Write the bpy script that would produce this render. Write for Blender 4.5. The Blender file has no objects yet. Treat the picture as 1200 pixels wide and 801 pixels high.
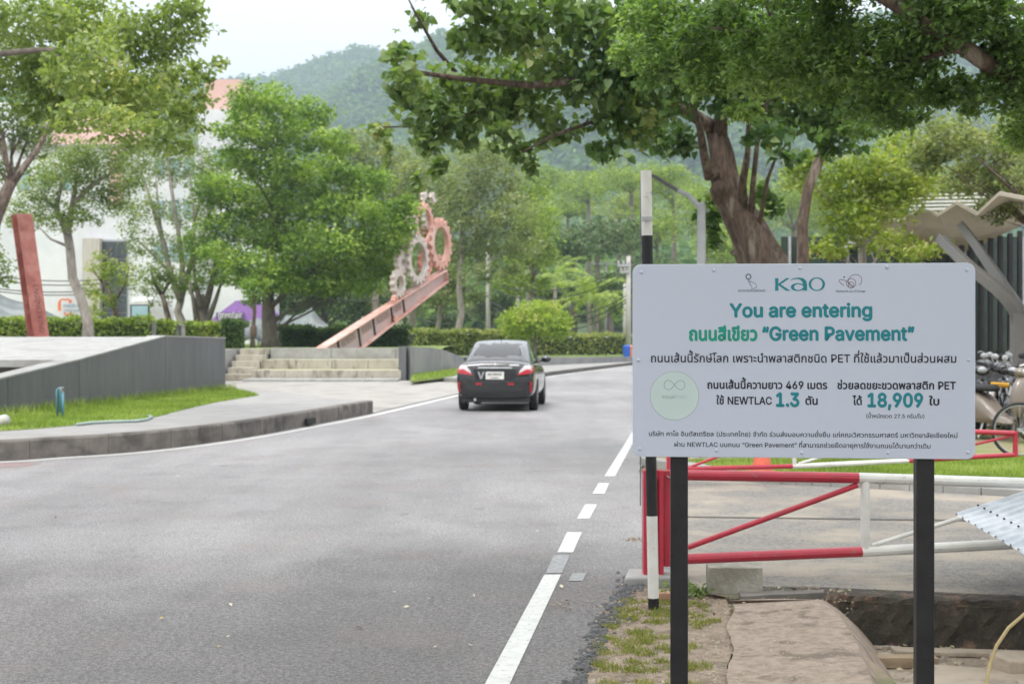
import bpy, bmesh, math, random, os
import numpy as np
from mathutils import Vector, Matrix, Euler
S = bpy.context.scene
COL = S.collection
R = math.radians
rnd = random.Random(7)
# ------------------------------------------------------------------ camera, world, sun, exposure
cam_d = bpy.data.cameras.new('camera'); cam = bpy.data.objects.new('camera', cam_d); COL.objects.link(cam)
cam.location = (0, 0, 1.6); cam.rotation_euler = (R(90), 0, 0)
cam_d.lens = 50; cam_d.sensor_width = 36; cam_d.shift_y = -8.5/1200
cam_d.clip_start = .05; cam_d.clip_end = 6000
cam_d.dof.use_dof = True; cam_d.dof.focus_distance = 5.1; cam_d.dof.aperture_fstop = 6.3
S.camera = cam
w = bpy.data.worlds.new('World'); S.world = w; w.use_nodes = True
nt = w.node_tree; N = nt.nodes; L = nt.links
bg = N['Background']; bg.inputs[1].default_value = .1
sky = N.new('ShaderNodeTexSky'); sky.sky_type = 'NISHITA'; sky.sun_disc = False
SUN_EL, SUN_ROT = R(58), R(-150)
sky.sun_elevation = SUN_EL; sky.sun_rotation = SUN_ROT; sky.dust_density = 3
tc = N.new('ShaderNodeTexCoord'); sp = N.new('ShaderNodeSeparateXYZ'); L.new(tc.outputs['Generated'], sp.inputs[0])
mr = N.new('ShaderNodeMapRange'); L.new(sp.outputs['Z'], mr.inputs[0])
mr.inputs[1].default_value = 0.0; mr.inputs[2].default_value = 1.0; mr.inputs[3].default_value = 5.6; mr.inputs[4].default_value = 25.0
nz = N.new('ShaderNodeTexNoise'); nz.inputs['Scale'].default_value = 2.2; nz.inputs['Detail'].default_value = 5
mp = N.new('ShaderNodeMapping'); mp.inputs['Scale'].default_value = (1, 1, 3); L.new(tc.outputs['Generated'], mp.inputs[0]); L.new(mp.outputs[0], nz.inputs[0])
mr2 = N.new('ShaderNodeMapRange'); L.new(nz.outputs[0], mr2.inputs[0]); mr2.inputs[3].default_value = .9; mr2.inputs[4].default_value = 1.08
mu = N.new('ShaderNodeMath'); mu.operation = 'MULTIPLY'; L.new(mr.outputs[0], mu.inputs[0]); L.new(mr2.outputs[0], mu.inputs[1])
vm = N.new('ShaderNodeVectorMath'); vm.operation = 'SCALE'; vm.inputs[0].default_value = (.985, .995, 1.02); L.new(mu.outputs[0], vm.inputs['Scale'])
mx = N.new('ShaderNodeMix'); mx.data_type = 'RGBA'; mx.inputs[0].default_value = .93
L.new(sky.outputs[0], mx.inputs[6]); L.new(vm.outputs[0], mx.inputs[7]); L.new(mx.outputs[2], bg.inputs[0])
sun_d = bpy.data.lights.new('sun', 'SUN'); sun_d.energy = 1.5; sun_d.angle = R(18); sun_d.color = (1, .96, .9)
sun = bpy.data.objects.new('sun', sun_d); COL.objects.link(sun)
sd = Vector((math.sin(SUN_ROT)*math.cos(SUN_EL), math.cos(SUN_ROT)*math.cos(SUN_EL), math.sin(SUN_EL)))
sun.rotation_euler = sd.to_track_quat('Z', 'Y').to_euler()
S.view_settings.view_transform = 'Standard'; S.view_settings.look = 'None'; S.view_settings.exposure = 0.56; S.view_settings.gamma = 1
S.cycles.max_bounces = 7; S.cycles.diffuse_bounces = 3; S.cycles.glossy_bounces = 3; S.cycles.transmission_bounces = 4
S.cycles.transparent_max_bounces = 8; S.cycles.volume_bounces = 0; S.cycles.use_denoising = True
S.cycles.use_adaptive_sampling = True; S.cycles.adaptive_threshold = .02

F = 1667.0; HY = 392.0
def P(px, py, d): return Vector(((px-600)/F*d, d, 1.6-(py-HY)/F*d))
def G(px, py, z=0.0):
    d = (1.6-z)*F/(py-HY)
    return Vector(((px-600)/F*d, d, z))
# ------------------------------------------------------------------ materials
def _n(nt, t, **k):
    n = nt.nodes.new(t)
    for a, v in k.items(): setattr(n, a, v)
    return n
def mat(name, c1, c2=None, scale=4, rough=.7, bump=0, bscale=None, metal=0, coat=0, spots=None, detail=6, lo=.35, hi=.65, c3=None, s3=.6, l3=.45, h3=.6, spec=.5, stretch=(1, 1, 1), gen=False):
    m = bpy.data.materials.new(name); m.use_nodes = True; nt = m.node_tree; b = nt.nodes['Principled BSDF']; L = nt.links
    b.inputs['Roughness'].default_value = rough; b.inputs['Metallic'].default_value = metal
    b.inputs['Coat Weight'].default_value = coat; b.inputs['Specular IOR Level'].default_value = spec
    c1 = tuple(c1)+(1,)
    if c2 is None: c2 = tuple(x*.82 for x in c1[:3])
    c2 = tuple(c2)+(1,)
    tc = _n(nt, 'ShaderNodeTexCoord'); mp = _n(nt, 'ShaderNodeMapping'); mp.inputs['Scale'].default_value = stretch
    L.new(tc.outputs['Object'], mp.inputs[0]); vec = mp.outputs[0]
    def noise(s, d=detail):
        n = _n(nt, 'ShaderNodeTexNoise'); n.inputs['Scale'].default_value = s; n.inputs['Detail'].default_value = d
        n.inputs['Roughness'].default_value = .65; L.new(vec, n.inputs['Vector']); return n
    def rng(o, a, bb):
        r = _n(nt, 'ShaderNodeMapRange'); r.inputs[1].default_value = a; r.inputs[2].default_value = bb; L.new(o, r.inputs[0]); return r.outputs[0]
    def mix(f, a, bb):
        x = _n(nt, 'ShaderNodeMix', data_type='RGBA')
        L.new(f, x.inputs[0])
        for i, v in ((6, a), (7, bb)):
            if isinstance(v, tuple): x.inputs[i].default_value = v
            else: L.new(v, x.inputs[i])
        return x.outputs[2]
    n1 = noise(scale); col = mix(rng(n1.outputs[0], lo, hi), c1, c2)
    if c3 is not None:
        n3 = noise(s3, 4); col = mix(rng(n3.outputs[0], l3, h3), col, tuple(c3)+(1,))
    if spots:
        sc, cc, th = spots
        v = _n(nt, 'ShaderNodeTexVoronoi'); v.inputs['Scale'].default_value = sc; L.new(vec, v.inputs['Vector'])
        col = mix(rng(v.outputs['Distance'], th, th*.6), col, tuple(cc)+(1,))
    L.new(col, b.inputs['Base Color'])
    if bump:
        nb = noise(bscale or scale*3); bp = _n(nt, 'ShaderNodeBump'); bp.inputs['Strength'].default_value = 1; bp.inputs['Distance'].default_value = bump
        L.new(nb.outputs[0], bp.inputs['Height']); L.new(bp.outputs[0], b.inputs['Normal'])
    return m
def leafmat(name, c1, c2, c3=None, trans=.35, rough=.5, back=None):
    """leaf colours vary from leaf to leaf and from clump to clump"""
    m = bpy.data.materials.new(name); m.use_nodes = True; nt = m.node_tree; b = nt.nodes['Principled BSDF']; L = nt.links
    b.inputs['Roughness'].default_value = rough; b.inputs['Specular IOR Level'].default_value = .4
    g = _n(nt, 'ShaderNodeNewGeometry'); tc = _n(nt, 'ShaderNodeTexCoord')
    n = _n(nt, 'ShaderNodeTexNoise'); n.inputs['Scale'].default_value = .9; n.inputs['Detail'].default_value = 2; L.new(tc.outputs['Object'], n.inputs['Vector'])
    ad = _n(nt, 'ShaderNodeMath', operation='MULTIPLY_ADD'); L.new(g.outputs['Random Per Island'], ad.inputs[0]); ad.inputs[1].default_value = .7
    sb = _n(nt, 'ShaderNodeMath', operation='MULTIPLY_ADD'); L.new(n.outputs[0], sb.inputs[0]); sb.inputs[1].default_value = 1.6; sb.inputs[2].default_value = -.65
    L.new(sb.outputs[0], ad.inputs[2])
    cr = _n(nt, 'ShaderNodeValToRGB'); L.new(ad.outputs[0], cr.inputs[0])
    cr.color_ramp.elements[0].position = .1; cr.color_ramp.elements[0].color = tuple(c1)+(1,)
    cr.color_ramp.elements[1].position = .8; cr.color_ramp.elements[1].color = tuple(c2)+(1,)
    if c3: e = cr.color_ramp.elements.new(.97); e.color = tuple(c3)+(1,)
    L.new(cr.outputs[0], b.inputs['Base Color'])
    t = _n(nt, 'ShaderNodeBsdfTranslucent'); hs = _n(nt, 'ShaderNodeMix', data_type='RGBA'); hs.blend_type = 'MULTIPLY'; hs.inputs[0].default_value = 1
    L.new(cr.outputs[0], hs.inputs[6]); hs.inputs[7].default_value = (1.5, 1.6, .6, 1); L.new(hs.outputs[2], t.inputs[0])
    ms = _n(nt, 'ShaderNodeMixShader'); ms.inputs[0].default_value = trans
    L.new(b.outputs[0], ms.inputs[1]); L.new(t.outputs[0], ms.inputs[2]); L.new(ms.outputs[0], nt.nodes['Material Output'].inputs[0])
    return m
def emis_free(name, c, rough=.5, metal=0, coat=0, spec=.5):
    return mat(name, c, tuple(x*.93 for x in c), 3, rough, metal=metal, coat=coat, spec=spec, detail=2)
# ------------------------------------------------------------------ mesh builder
class MB:
    def __init__(s): s.v = []; s.f = []; s.mi = []; s.cur = 0
    def add(s, vs, fs):
        o = len(s.v); s.v += [tuple(v) for v in vs]; s.f += [tuple(i+o for i in f) for f in fs]; s.mi += [s.cur]*len(fs); return s
    def box(s, c, sz, rot=None, M=None, taper=1.0):
        hx, hy, hz = sz[0]/2, sz[1]/2, sz[2]/2
        vs = [Vector((x*(taper if z > 0 else 1), y*(taper if z > 0 else 1), z)) for z in (-hz, hz) for (x, y) in ((-hx, -hy), (hx, -hy), (hx, hy), (-hx, hy))]
        if rot is not None: e = Euler(rot); vs = [e.to_matrix() @ v for v in vs]
        vs = [v+Vector(c) for v in vs]
        if M is not None: vs = [M @ v for v in vs]
        return s.add(vs, [(3, 2, 1, 0), (4, 5, 6, 7), (0, 1, 5, 4), (1, 2, 6, 5), (2, 3, 7, 6), (3, 0, 4, 7)])
    def bar(s, a, b, w, h=None, up=(0, 0, 1)):
        a, b = Vector(a), Vector(b); h = h or w; d = (b-a).normalized(); u = Vector(up)
        if abs(d.dot(u)) > .98: u = Vector((0, 1, 0))
        x = d.cross(u).normalized(); y = x.cross(d).normalized()
        vs = [p+x*sx*w/2+y*sy*h/2 for p in (a, b) for (sx, sy) in ((-1, -1), (1, -1), (1, 1), (-1, 1))]
        return s.add(vs, [(3, 2, 1, 0), (4, 5, 6, 7), (0, 1, 5, 4), (1, 2, 6, 5), (2, 3, 7, 6), (3, 0, 4, 7)])
    def tube(s, pts, rs, n=8, cap=True, wob=0):
        pts = [Vector(p) for p in pts]
        if not hasattr(rs, '__len__'): rs = [rs]*len(pts)
        prev = None; rings = []; vs = []
        for i, p in enumerate(pts):
            d = (pts[min(i+1, len(pts)-1)]-pts[max(i-1, 0)])
            d = d.normalized() if d.length > 1e-9 else Vector((0, 0, 1))
            if prev is None:
                u = Vector((0, 0, 1)) if abs(d.z) < .9 else Vector((0, 1, 0)); x = d.cross(u).normalized()
            else: x = (prev-d*prev.dot(d)).normalized()
            prev = x; y = d.cross(x)
            for k in range(n):
                a = 2*math.pi*k/n; r = rs[i]*(1+(rnd.uniform(-wob, wob) if wob else 0)); vs.append(p+(x*math.cos(a)+y*math.sin(a))*r)
        fs = []
        for i in range(len(pts)-1):
            for k in range(n): fs.append((i*n+k, i*n+(k+1) % n, (i+1)*n+(k+1) % n, (i+1)*n+k))
        if cap: fs.append(tuple(range(n-1, -1, -1))); fs.append(tuple((len(pts)-1)*n+k for k in range(n)))
        return s.add(vs, fs)
    def prism(s, poly, z0, z1, M=None):
        """poly: list of (x,y); z0,z1 number or list"""
        n = len(poly); Z0 = z0 if hasattr(z0, '__len__') else [z0]*n; Z1 = z1 if hasattr(z1, '__len__') else [z1]*n
        vs = [Vector((p[0], p[1], a)) for p, a in zip(poly, Z0)]+[Vector((p[0], p[1], a)) for p, a in zip(poly, Z1)]
        if M is not None: vs = [M @ v for v in vs]
        fs = [tuple(range(n-1, -1, -1)), tuple(range(n, 2*n))]+[(i, (i+1) % n, n+(i+1) % n, n+i) for i in range(n)]
        return s.add(vs, fs)
    def sph(s, c, r, n=10, m=6, sc=(1, 1, 1), half=False):
        vs = []; fs = []; c = Vector(c)
        m0 = m
        for i in range(m+1):
            t = math.pi*(i/m)*(0.5 if half else 1)
            for k in range(n):
                a = 2*math.pi*k/n; vs.append(c+Vector((math.sin(t)*math.cos(a)*sc[0], math.sin(t)*math.sin(a)*sc[1], math.cos(t)*sc[2]))*r)
        for i in range(m):
            for k in range(n): fs.append((i*n+k, (i+1)*n+k, (i+1)*n+(k+1) % n, i*n+(k+1) % n))
        return s.add(vs, fs)
    def lathe(s, c, prof, n=16, axis='z'):
        vs = []; fs = []; c = Vector(c)
        for (r, z) in prof:
            for k in range(n):
                a = 2*math.pi*k/n; x, y = r*math.cos(a), r*math.sin(a)
                vs.append(c+(Vector((x, y, z)) if axis == 'z' else Vector((z, x, y)) if axis == 'x' else Vector((x, z, y))))
        for i in range(len(prof)-1):
            for k in range(n): fs.append((i*n+k, i*n+(k+1) % n, (i+1)*n+(k+1) % n, (i+1)*n+k))
        return s.add(vs, fs)
    def build(s, name, m=None, parent=None, smooth=False, bevel=0, sub=0, fix=True):
        me = bpy.data.meshes.new(name); me.from_pydata(s.v, [], s.f)
        ms = m if isinstance(m, (list, tuple)) else [m]
        for x in ms:
            if x: me.materials.append(x)
        if len(ms) > 1: me.polygons.foreach_set('material_index', s.mi)
        if fix or bevel:
            bm = bmesh.new(); bm.from_mesh(me)
            bmesh.ops.remove_doubles(bm, verts=bm.verts, dist=1e-6)
            bmesh.ops.recalc_face_normals(bm, faces=bm.faces); bm.to_mesh(me); bm.free()
        if smooth: me.polygons.foreach_set('use_smooth', [True]*len(me.polygons))
        me.update()
        o = bpy.data.objects.new(name, me); COL.objects.link(o)
        if parent is not None: o.parent = parent
        if bevel:
            b = o.modifiers.new('b', 'BEVEL'); b.width = bevel; b.segments = 2; b.limit_method = 'ANGLE'
        if sub:
            b = o.modifiers.new('s', 'SUBSURF'); b.levels = sub; b.render_levels = sub
        return o
def tag(o, label=None, cat=None, group=None, kind=None):
    if label: o['label'] = label
    if cat: o['category'] = cat
    if group: o['group'] = group
    if kind: o['kind'] = kind
    return o
def thing(name, label, cat, loc=(0, 0, 0), rz=0, group=None):
    o = bpy.data.objects.new(name, None); COL.objects.link(o); o.location = loc; o.rotation_euler = (0, 0, rz); o.empty_display_size = .2
    return tag(o, label, cat, group)
def struct(o): o['kind'] = 'structure'; return o
def dup(src, loc, rz=0, label=None, scale=None):
    kids = [c for c in src.children]
    c = src.copy(); COL.objects.link(c); c.location = loc; c.rotation_euler = (0, 0, rz)
    if scale: c.scale = (scale,)*3
    if label: c['label'] = label
    for k in kids:
        q = k.copy(); COL.objects.link(q); q.parent = c
        for k2 in k.children:
            q2 = k2.copy(); COL.objects.link(q2); q2.parent = q
    return c
def mesh_np(name, V, Fq, m, parent=None, smooth=False):
    """V (n,3), Fq (m,k) arrays"""
    me = bpy.data.meshes.new(name); V = np.asarray(V, dtype=np.float32); Fq = np.asarray(Fq, dtype=np.int32)
    me.vertices.add(len(V)); me.vertices.foreach_set('co', V.ravel())
    k = Fq.shape[1]; me.loops.add(Fq.size); me.loops.foreach_set('vertex_index', Fq.ravel())
    me.polygons.add(len(Fq)); me.polygons.foreach_set('loop_start', np.arange(0, Fq.size, k, dtype=np.int32)); me.polygons.foreach_set('loop_total', np.full(len(Fq), k, dtype=np.int32))
    if smooth: me.polygons.foreach_set('use_smooth', np.ones(len(Fq), dtype=bool))
    me.update(calc_edges=True); me.validate()
    if m: me.materials.append(m)
    o = bpy.data.objects.new(name, me); COL.objects.link(o)
    if parent is not None: o.parent = parent
    return o
rng_ = np.random.default_rng(11)
# leaf templates: (verts, faces) in local xy plane, stalk at origin, +x is the tip
LT_SIMPLE = (np.array([(0, 0, 0), (.5, .27, .06), (1, 0, -.05), (.5, -.27, .06)]), np.array([(0, 1, 2), (0, 2, 3)]))
LT_SLIM = (np.array([(0, 0, 0), (.45, .15, .04), (1, 0, -.08), (.45, -.15, .04)]), np.array([(0, 1, 2), (0, 2, 3)]))
LT_HEART = (np.array([(0, 0, 0), (-.08, .28, .03), (.25, .45, .05), (.65, .27, 0), (1.05, 0, -.14), (.65, -.27, 0), (.25, -.45, .05), (-.08, -.28, .03), (.45, 0, -.04)]),
            np.array([(0, 1, 8), (1, 2, 8), (2, 3, 8), (3, 4, 8), (4, 5, 8), (5, 6, 8), (6, 7, 8), (7, 0, 8)]))
def orient(n, droop=0.0, upb=.6):
    """random leaf frames: x along the leaf, z its normal (biased upward)"""
    nrm = rng_.normal(size=(n, 3)); nrm[:, 2] = np.abs(nrm[:, 2])+upb; nrm /= np.linalg.norm(nrm, axis=1)[:, None]
    x = rng_.normal(size=(n, 3)); x[:, 2] -= droop; x -= nrm*(x*nrm).sum(1)[:, None]; x /= np.linalg.norm(x, axis=1)[:, None]+1e-9
    y = np.cross(nrm, x); return x, y, nrm
def leaves(pts, size, tmpl, droop=.3, upb=.6, var=.35):
    n = len(pts); tv, tf = tmpl; x, y, z = orient(n, droop, upb); s = size*(1+rng_.uniform(-var, var, n))
    V = pts[:, None, :]+s[:, None, None]*(tv[None, :, 0, None]*x[:, None, :]+tv[None, :, 1, None]*y[:, None, :]+tv[None, :, 2, None]*z[:, None, :])
    Fq = tf[None]+(np.arange(n)*len(tv))[:, None, None]
    return V.reshape(-1, 3), Fq.reshape(-1, tf.shape[1])
def cloud(lobes, n, clump=.33, flat=.6, nsub=None, uni=.42):
    """points in leafy sub-clumps spread on and in ellipsoid lobes. lobes: (center, (rx,ry,rz))"""
    vol = np.array([l[1][0]*l[1][2]+.2*l[1][1]*l[1][2] for l in lobes]); vol = vol/vol.sum(); out = []
    for (c, r), f in zip(lobes, vol):
        k = max(20, int(n*f)); r = np.array(r, float)
        ns = nsub or max(8, int(k/40))
        d = rng_.normal(size=(ns, 3)); d /= np.linalg.norm(d, axis=1)[:, None]
        rad = rng_.uniform(.25, 1, ns)**.5
        sc = np.array(c)+d*rad[:, None]*r
        cr = clump*r.min()*rng_.uniform(.6, 1.25, ns)
        idx = rng_.integers(0, ns, k); q = rng_.normal(size=(k, 3))*.55; q[:, 2] *= flat
        q = sc[idx]+q*cr[idx][:, None]*1.3
        ku = int(k*uni); d = rng_.normal(size=(ku, 3)); d /= np.linalg.norm(d, axis=1)[:, None]
        q[:ku] = np.array(c)+d*(rng_.random(ku)**.45)[:, None]*r*1.06
        out.append(q)
    return np.concatenate(out)
def limbs(mb, trunk, lobes, r0, sub=0, n=6):
    for (c, r) in lobes:
        best = None
        for i in range(len(trunk)-1):
            for j in range(5):
                q = Vector(trunk[i]).lerp(Vector(trunk[i+1]), j/4)
                if i+j/4 < 1: continue
                h = math.hypot(q.x-c[0], q.y-c[1]); e = abs(c[2]-.55*h-q.z)
                if best is None or e < best[0]: best = (e, q)
        start = best[1] if best else trunk[-1]
        a = Vector(start); c = a.lerp(Vector(c), .85); mid = a.lerp(c, .5)+Vector((rnd.uniform(-.1, .1), rnd.uniform(-.1, .1), rnd.uniform(-.05, .12)))*(c-a).length
        mb.tube([a, a.lerp(mid, .55), mid, mid.lerp(c, .6), c], [r0, r0*.8, r0*.6, r0*.42, r0*.15], n)
        for _ in range(sub):
            e = c+Vector((rnd.uniform(-1, 1)*r[0], rnd.uniform(-1, 1)*r[1], rnd.uniform(-.6, 1)*r[2]))*.8
            mb.tube([mid, mid.lerp(e, .5)+Vector((0, 0, .05*(e-mid).length)), e], [r0*.42, r0*.25, r0*.06], 5)
def tree(name, label, trunk, r0, r1, lobes, n, size, lm, bm_, tmpl=LT_SIMPLE, droop=.3, upb=.6, clump=.33, flat=.6, group=None, cat='tree', sub=2, branches=True, nsub=None):
    """trunk: list of points (world); lobes world coordinates"""
    b = Vector(trunk[0]); t = thing(name, label, cat, b, 0, group)
    tr = [Vector(p)-b for p in trunk]; lb = [(Vector(c)-b, r) for c, r in lobes]
    mb = MB(); k = len(tr)
    mb.tube(tr, [(r0*1.35 if i == 0 else r0+(r1-r0)*i/(k-1)) for i in range(k)], 10, wob=.06)
    mb.build('trunk', bm_, t, smooth=True)
    if branches:
        m2 = MB(); limbs(m2, tr, lb, r1*.42, sub); m2.build('branches', bm_, t, smooth=True)
    V, Fq = leaves(cloud([(tuple(c), r) for c, r in lb], n, clump, flat, nsub), size, tmpl, droop, upb)
    mesh_np('crown', V, Fq, lm, t)
    return t
def LB(px, py, d, rx, rz, ry=None):
    """ellipsoid lobe whose extents are given as seen from the photograph's distance"""
    k = d/F; return (P(px, py, d), (rx*k, (ry if ry is not None else rx)*k, rz*k))
# ------------------------------------------------------------------ shared materials
M_asph = None
BARK = mat('bark_grey', (.20, .17, .14), (.11, .09, .075), 9, .9, .02, 14, stretch=(1, 1, .35))
BARKD = mat('bark_dark', (.17, .12, .09), (.055, .038, .03), 16, .95, .05, 13, stretch=(1, 1, .28), c3=(.26, .22, .175), s3=5, l3=.54, h3=.66)
BARKL = mat('bark_pale', (.36, .33, .28), (.2, .175, .15), 6, .9, .01, 12, stretch=(1, 1, .4))
CONC = mat('concrete_grey', (.36, .355, .34), (.27, .265, .25), 3, .85, .004, 30, c3=(.22, .21, .19), s3=.9, l3=.5, h3=.75)
CONCD = mat('concrete_dark', (.13, .132, .135), (.10, .102, .105), 5, .75, .003, 30, c3=(.085, .087, .088), s3=.8, l3=.5, h3=.8, stretch=(1, 1, .25))
BLACKP = mat('black_paint', (.013, .013, .015), (.022, .022, .024), 14, .45, .0006, 60, spec=.3)
WHITEP = mat('white_paint', (.68, .67, .64), (.56, .55, .52), 5, .5, .0008, 40, c3=(.34, .31, .27), s3=15, l3=.64, h3=.7)
REDP = mat('red_gloss_paint', (.44, .02, .045), (.34, .02, .04), 4, .4, .0008, 30, coat=.2, c3=(.22, .09, .08), s3=17, l3=.64, h3=.68)
STEELG = mat('steel_grey', (.42, .43, .44), (.33, .34, .35), 5, .45, metal=.3)
GLASSD = mat('dark_window_glass', (.03, .04, .045), (.05, .06, .065), 2, .08, spec=.8)
RUST = mat('red_oxide_steel', (.40, .115, .085), (.28, .085, .068), 3, .6, .003, 20, c3=(.46, .19, .15), s3=1.3)
ORANGEP = mat('faded_orange_steel', (.62, .27, .2), (.5, .2, .15), 3, .6, c3=(.66, .42, .36), s3=1.6, l3=.4, h3=.7)
PINKG = mat('pale_grey_weathered_steel', (.60, .54, .51), (.42, .34, .31), 3, .7, c3=(.55, .36, .31), s3=1.5, l3=.5, h3=.8)
RUBBER = mat('black_rubber', (.012, .012, .013), (.02, .02, .02), 20, .7)
CHROME = mat('chrome', (.75, .75, .76), (.65, .65, .66), 3, .12, metal=1)
TEAL = emis_free('teal_print', (.0, .19, .235), .5)
GREENT = emis_free('green_print', (.0, .26, .18), .5)
INK = emis_free('navy_black_print', (.012, .012, .028), .5)
# ================================================================== GROUND, ROAD, WALLS
def asphalt(name):
    m = bpy.data.materials.new(name); m.use_nodes = True; nt = m.node_tree; b = nt.nodes['Principled BSDF']; L = nt.links
    tc = _n(nt, 'ShaderNodeTexCoord'); v = tc.outputs['Object']
    def noise(s, d, sc=None):
        n = _n(nt, 'ShaderNodeTexNoise'); n.inputs['Scale'].default_value = s; n.inputs['Detail'].default_value = d; n.inputs['Roughness'].default_value = .6
        if sc: mp = _n(nt, 'ShaderNodeMapping'); mp.inputs['Scale'].default_value = sc; mp.inputs['Rotation'].default_value = (0, 0, .1); L.new(v, mp.inputs[0]); L.new(mp.outputs[0], n.inputs['Vector'])
        else: L.new(v, n.inputs['Vector'])
        return n.outputs[0]
    def rng(o, a, bb, c=0., d=1.):
        r = _n(nt, 'ShaderNodeMapRange'); r.inputs[1].default_value = a; r.inputs[2].default_value = bb; r.inputs[3].default_value = c; r.inputs[4].default_value = d; L.new(o, r.inputs[0]); return r.outputs[0]
    def mix(f, a, bb, bt='MIX'):
        x = _n(nt, 'ShaderNodeMix', data_type='RGBA'); x.blend_type = bt
        if isinstance(f, float): x.inputs[0].default_value = f
        else: L.new(f, x.inputs[0])
        for i, q in ((6, a), (7, bb)):
            if isinstance(q, tuple): x.inputs[i].default_value = q+(1,)
            else: L.new(q, x.inputs[i])
        return x.outputs[2]
    vo = _n(nt, 'ShaderNodeTexVoronoi'); vo.inputs['Scale'].default_value = 120; L.new(v, vo.inputs['Vector'])
    bwv = _n(nt, 'ShaderNodeRGBToBW'); L.new(vo.outputs['Color'], bwv.inputs[0])
    stone = mix(rng(bwv.outputs[0], .25, .75), (.15, .143, .143), (.30, .287, .285))
    c = mix(rng(noise(75, 5), .50, .60, 0, .85), stone, (.065, .061, .061))
    c = mix(rng(noise(230, 2), .64, .70), c, (.58, .56, .53))
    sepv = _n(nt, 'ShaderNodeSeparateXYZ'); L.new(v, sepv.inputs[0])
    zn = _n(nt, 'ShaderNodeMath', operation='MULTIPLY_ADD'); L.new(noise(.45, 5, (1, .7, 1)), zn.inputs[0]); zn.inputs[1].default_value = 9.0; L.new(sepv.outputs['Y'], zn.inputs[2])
    zone = rng(zn.outputs[0], 13.2, 15.8, 1, 0)                            # overhead tree shade and dirt painted into the near stretch, with coarser speckle
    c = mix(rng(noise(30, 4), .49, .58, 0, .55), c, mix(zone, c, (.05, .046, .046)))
    def mul(c, f): 
        x = _n(nt, 'ShaderNodeVectorMath', operation='SCALE'); L.new(c, x.inputs[0]); L.new(f, x.inputs['Scale']); return x.outputs[0]
    c = mul(c, rng(noise(.24, 4, (1, .5, 1)), .32, .68, .80, 1.38))        # broad worn pale areas
    c = mul(c, rng(noise(1.5, 6, (1, .10, 1)), .35, .7, 1.10, .88))        # wheel tracks along the lane
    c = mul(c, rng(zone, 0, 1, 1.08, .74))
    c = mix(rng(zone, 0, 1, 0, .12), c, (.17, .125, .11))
    c = mul(c, rng(noise(1.3, 7), .50, .74, 1.0, .78))                     # patches
    c = mix(rng(noise(.9, 7), .54, .74, 0, .45), c, (.20, .155, .135))     # dusty brown stains
    c = mix(rng(noise(2.4, 8), .67, .70, 0, .5), c, (.075, .072, .07))     # oil spots
    L.new(c, b.inputs['Base Color']); b.inputs['Roughness'].default_value = .62; b.inputs['Specular IOR Level'].default_value = .5
    ad = _n(nt, 'ShaderNodeMath', operation='MULTIPLY_ADD'); L.new(noise(60, 4), ad.inputs[0]); ad.inputs[1].default_value = 1.5; L.new(vo.outputs['Distance'], ad.inputs[2])
    bp = _n(nt, 'ShaderNodeBump'); bp.inputs['Strength'].default_value = .9; bp.inputs['Distance'].default_value = .006; L.new(ad.outputs[0], bp.inputs['Height']); L.new(bp.outputs[0], b.inputs['Normal'])
    return m
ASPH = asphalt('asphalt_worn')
GROUNDM = mat('dry_soil', (.30, .235, .17), (.19, .15, .105), 3, .95, .02, 12, c3=(.10, .13, .04), s3=.5, l3=.45, h3=.6)
SOIL = mat('sandy_soil', (.33, .255, .195), (.19, .14, .105), 9, .95, .012, 40, c3=(.14, .11, .075), s3=4, l3=.5, h3=.68)
LAWN = mat('lawn_turf', (.20, .27, .06), (.14, .19, .045), 5, .9, .02, 30, c3=(.24, .28, .07), s3=.4, l3=.5, h3=.7)
DRYLAWN = mat('patchy_lawn', (.16, .22, .05), (.27, .21, .13), 1.1, .95, .02, 20, c3=(.3, .22, .14), s3=.6, l3=.5, h3=.6)
DRIVE = mat('driveway_concrete', (.27, .25, .225), (.14, .13, .12), 30, .9, .012, 45, spots=(55, (.40, .375, .34), .28), c3=(.33, .285, .225), s3=.9, l3=.45, h3=.62)
WALKM = mat('sandy_concrete_walk', (.38, .30, .24), (.24, .185, .145), 19, .92, .02, 26, c3=(.17, .13, .10), s3=4.5, l3=.54, h3=.64, spots=(26, (.3, .23, .17), .1))
SIDEM = mat('sidewalk_concrete', (.295, .285, .27), (.245, .237, .225), 2.2, .85, .004, 50, c3=(.20, .193, .182), s3=.9, l3=.5, h3=.8)
KERBF = mat('kerb_concrete', (.20, .175, .155), (.11, .098, .086), 3, .9, .006, 30, c3=(.05, .046, .04), s3=1.6, l3=.5, h3=.7)
APRON = mat('pale_apron_concrete', (.33, .312, .285), (.275, .26, .235), 1.6, .85, .004, 40, c3=(.225, .21, .19), s3=.8, l3=.5, h3=.7)
MOSS = mat('mossy_wet_concrete', (.075, .06, .045), (.032, .03, .022), 7, .85, .02, 25, c3=(.22, .14, .10), s3=5, l3=.55, h3=.7)
PAINT = mat('road_marking_paint', (.60, .60, .57), (.48, .48, .46), 12, .6, .003, 90, c3=(.27, .265, .26), s3=38, l3=.60, h3=.66)
PAINTF = mat('faded_marking_paint', (.30, .30, .30), (.22, .22, .22), 22, .6, .002, 90, lo=.4, hi=.55)
STONE = mat('pale_step_block', (.44, .41, .34), (.33, .30, .24), 4, .9, .008, 12, c3=(.17, .155, .12), s3=2.6, l3=.52, h3=.66, stretch=(1, 1, .35))
GREENSTONE = mat('mossy_tread', (.3, .33, .15), (.36, .33, .24), 2.5, .95, .01, 20)

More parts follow.
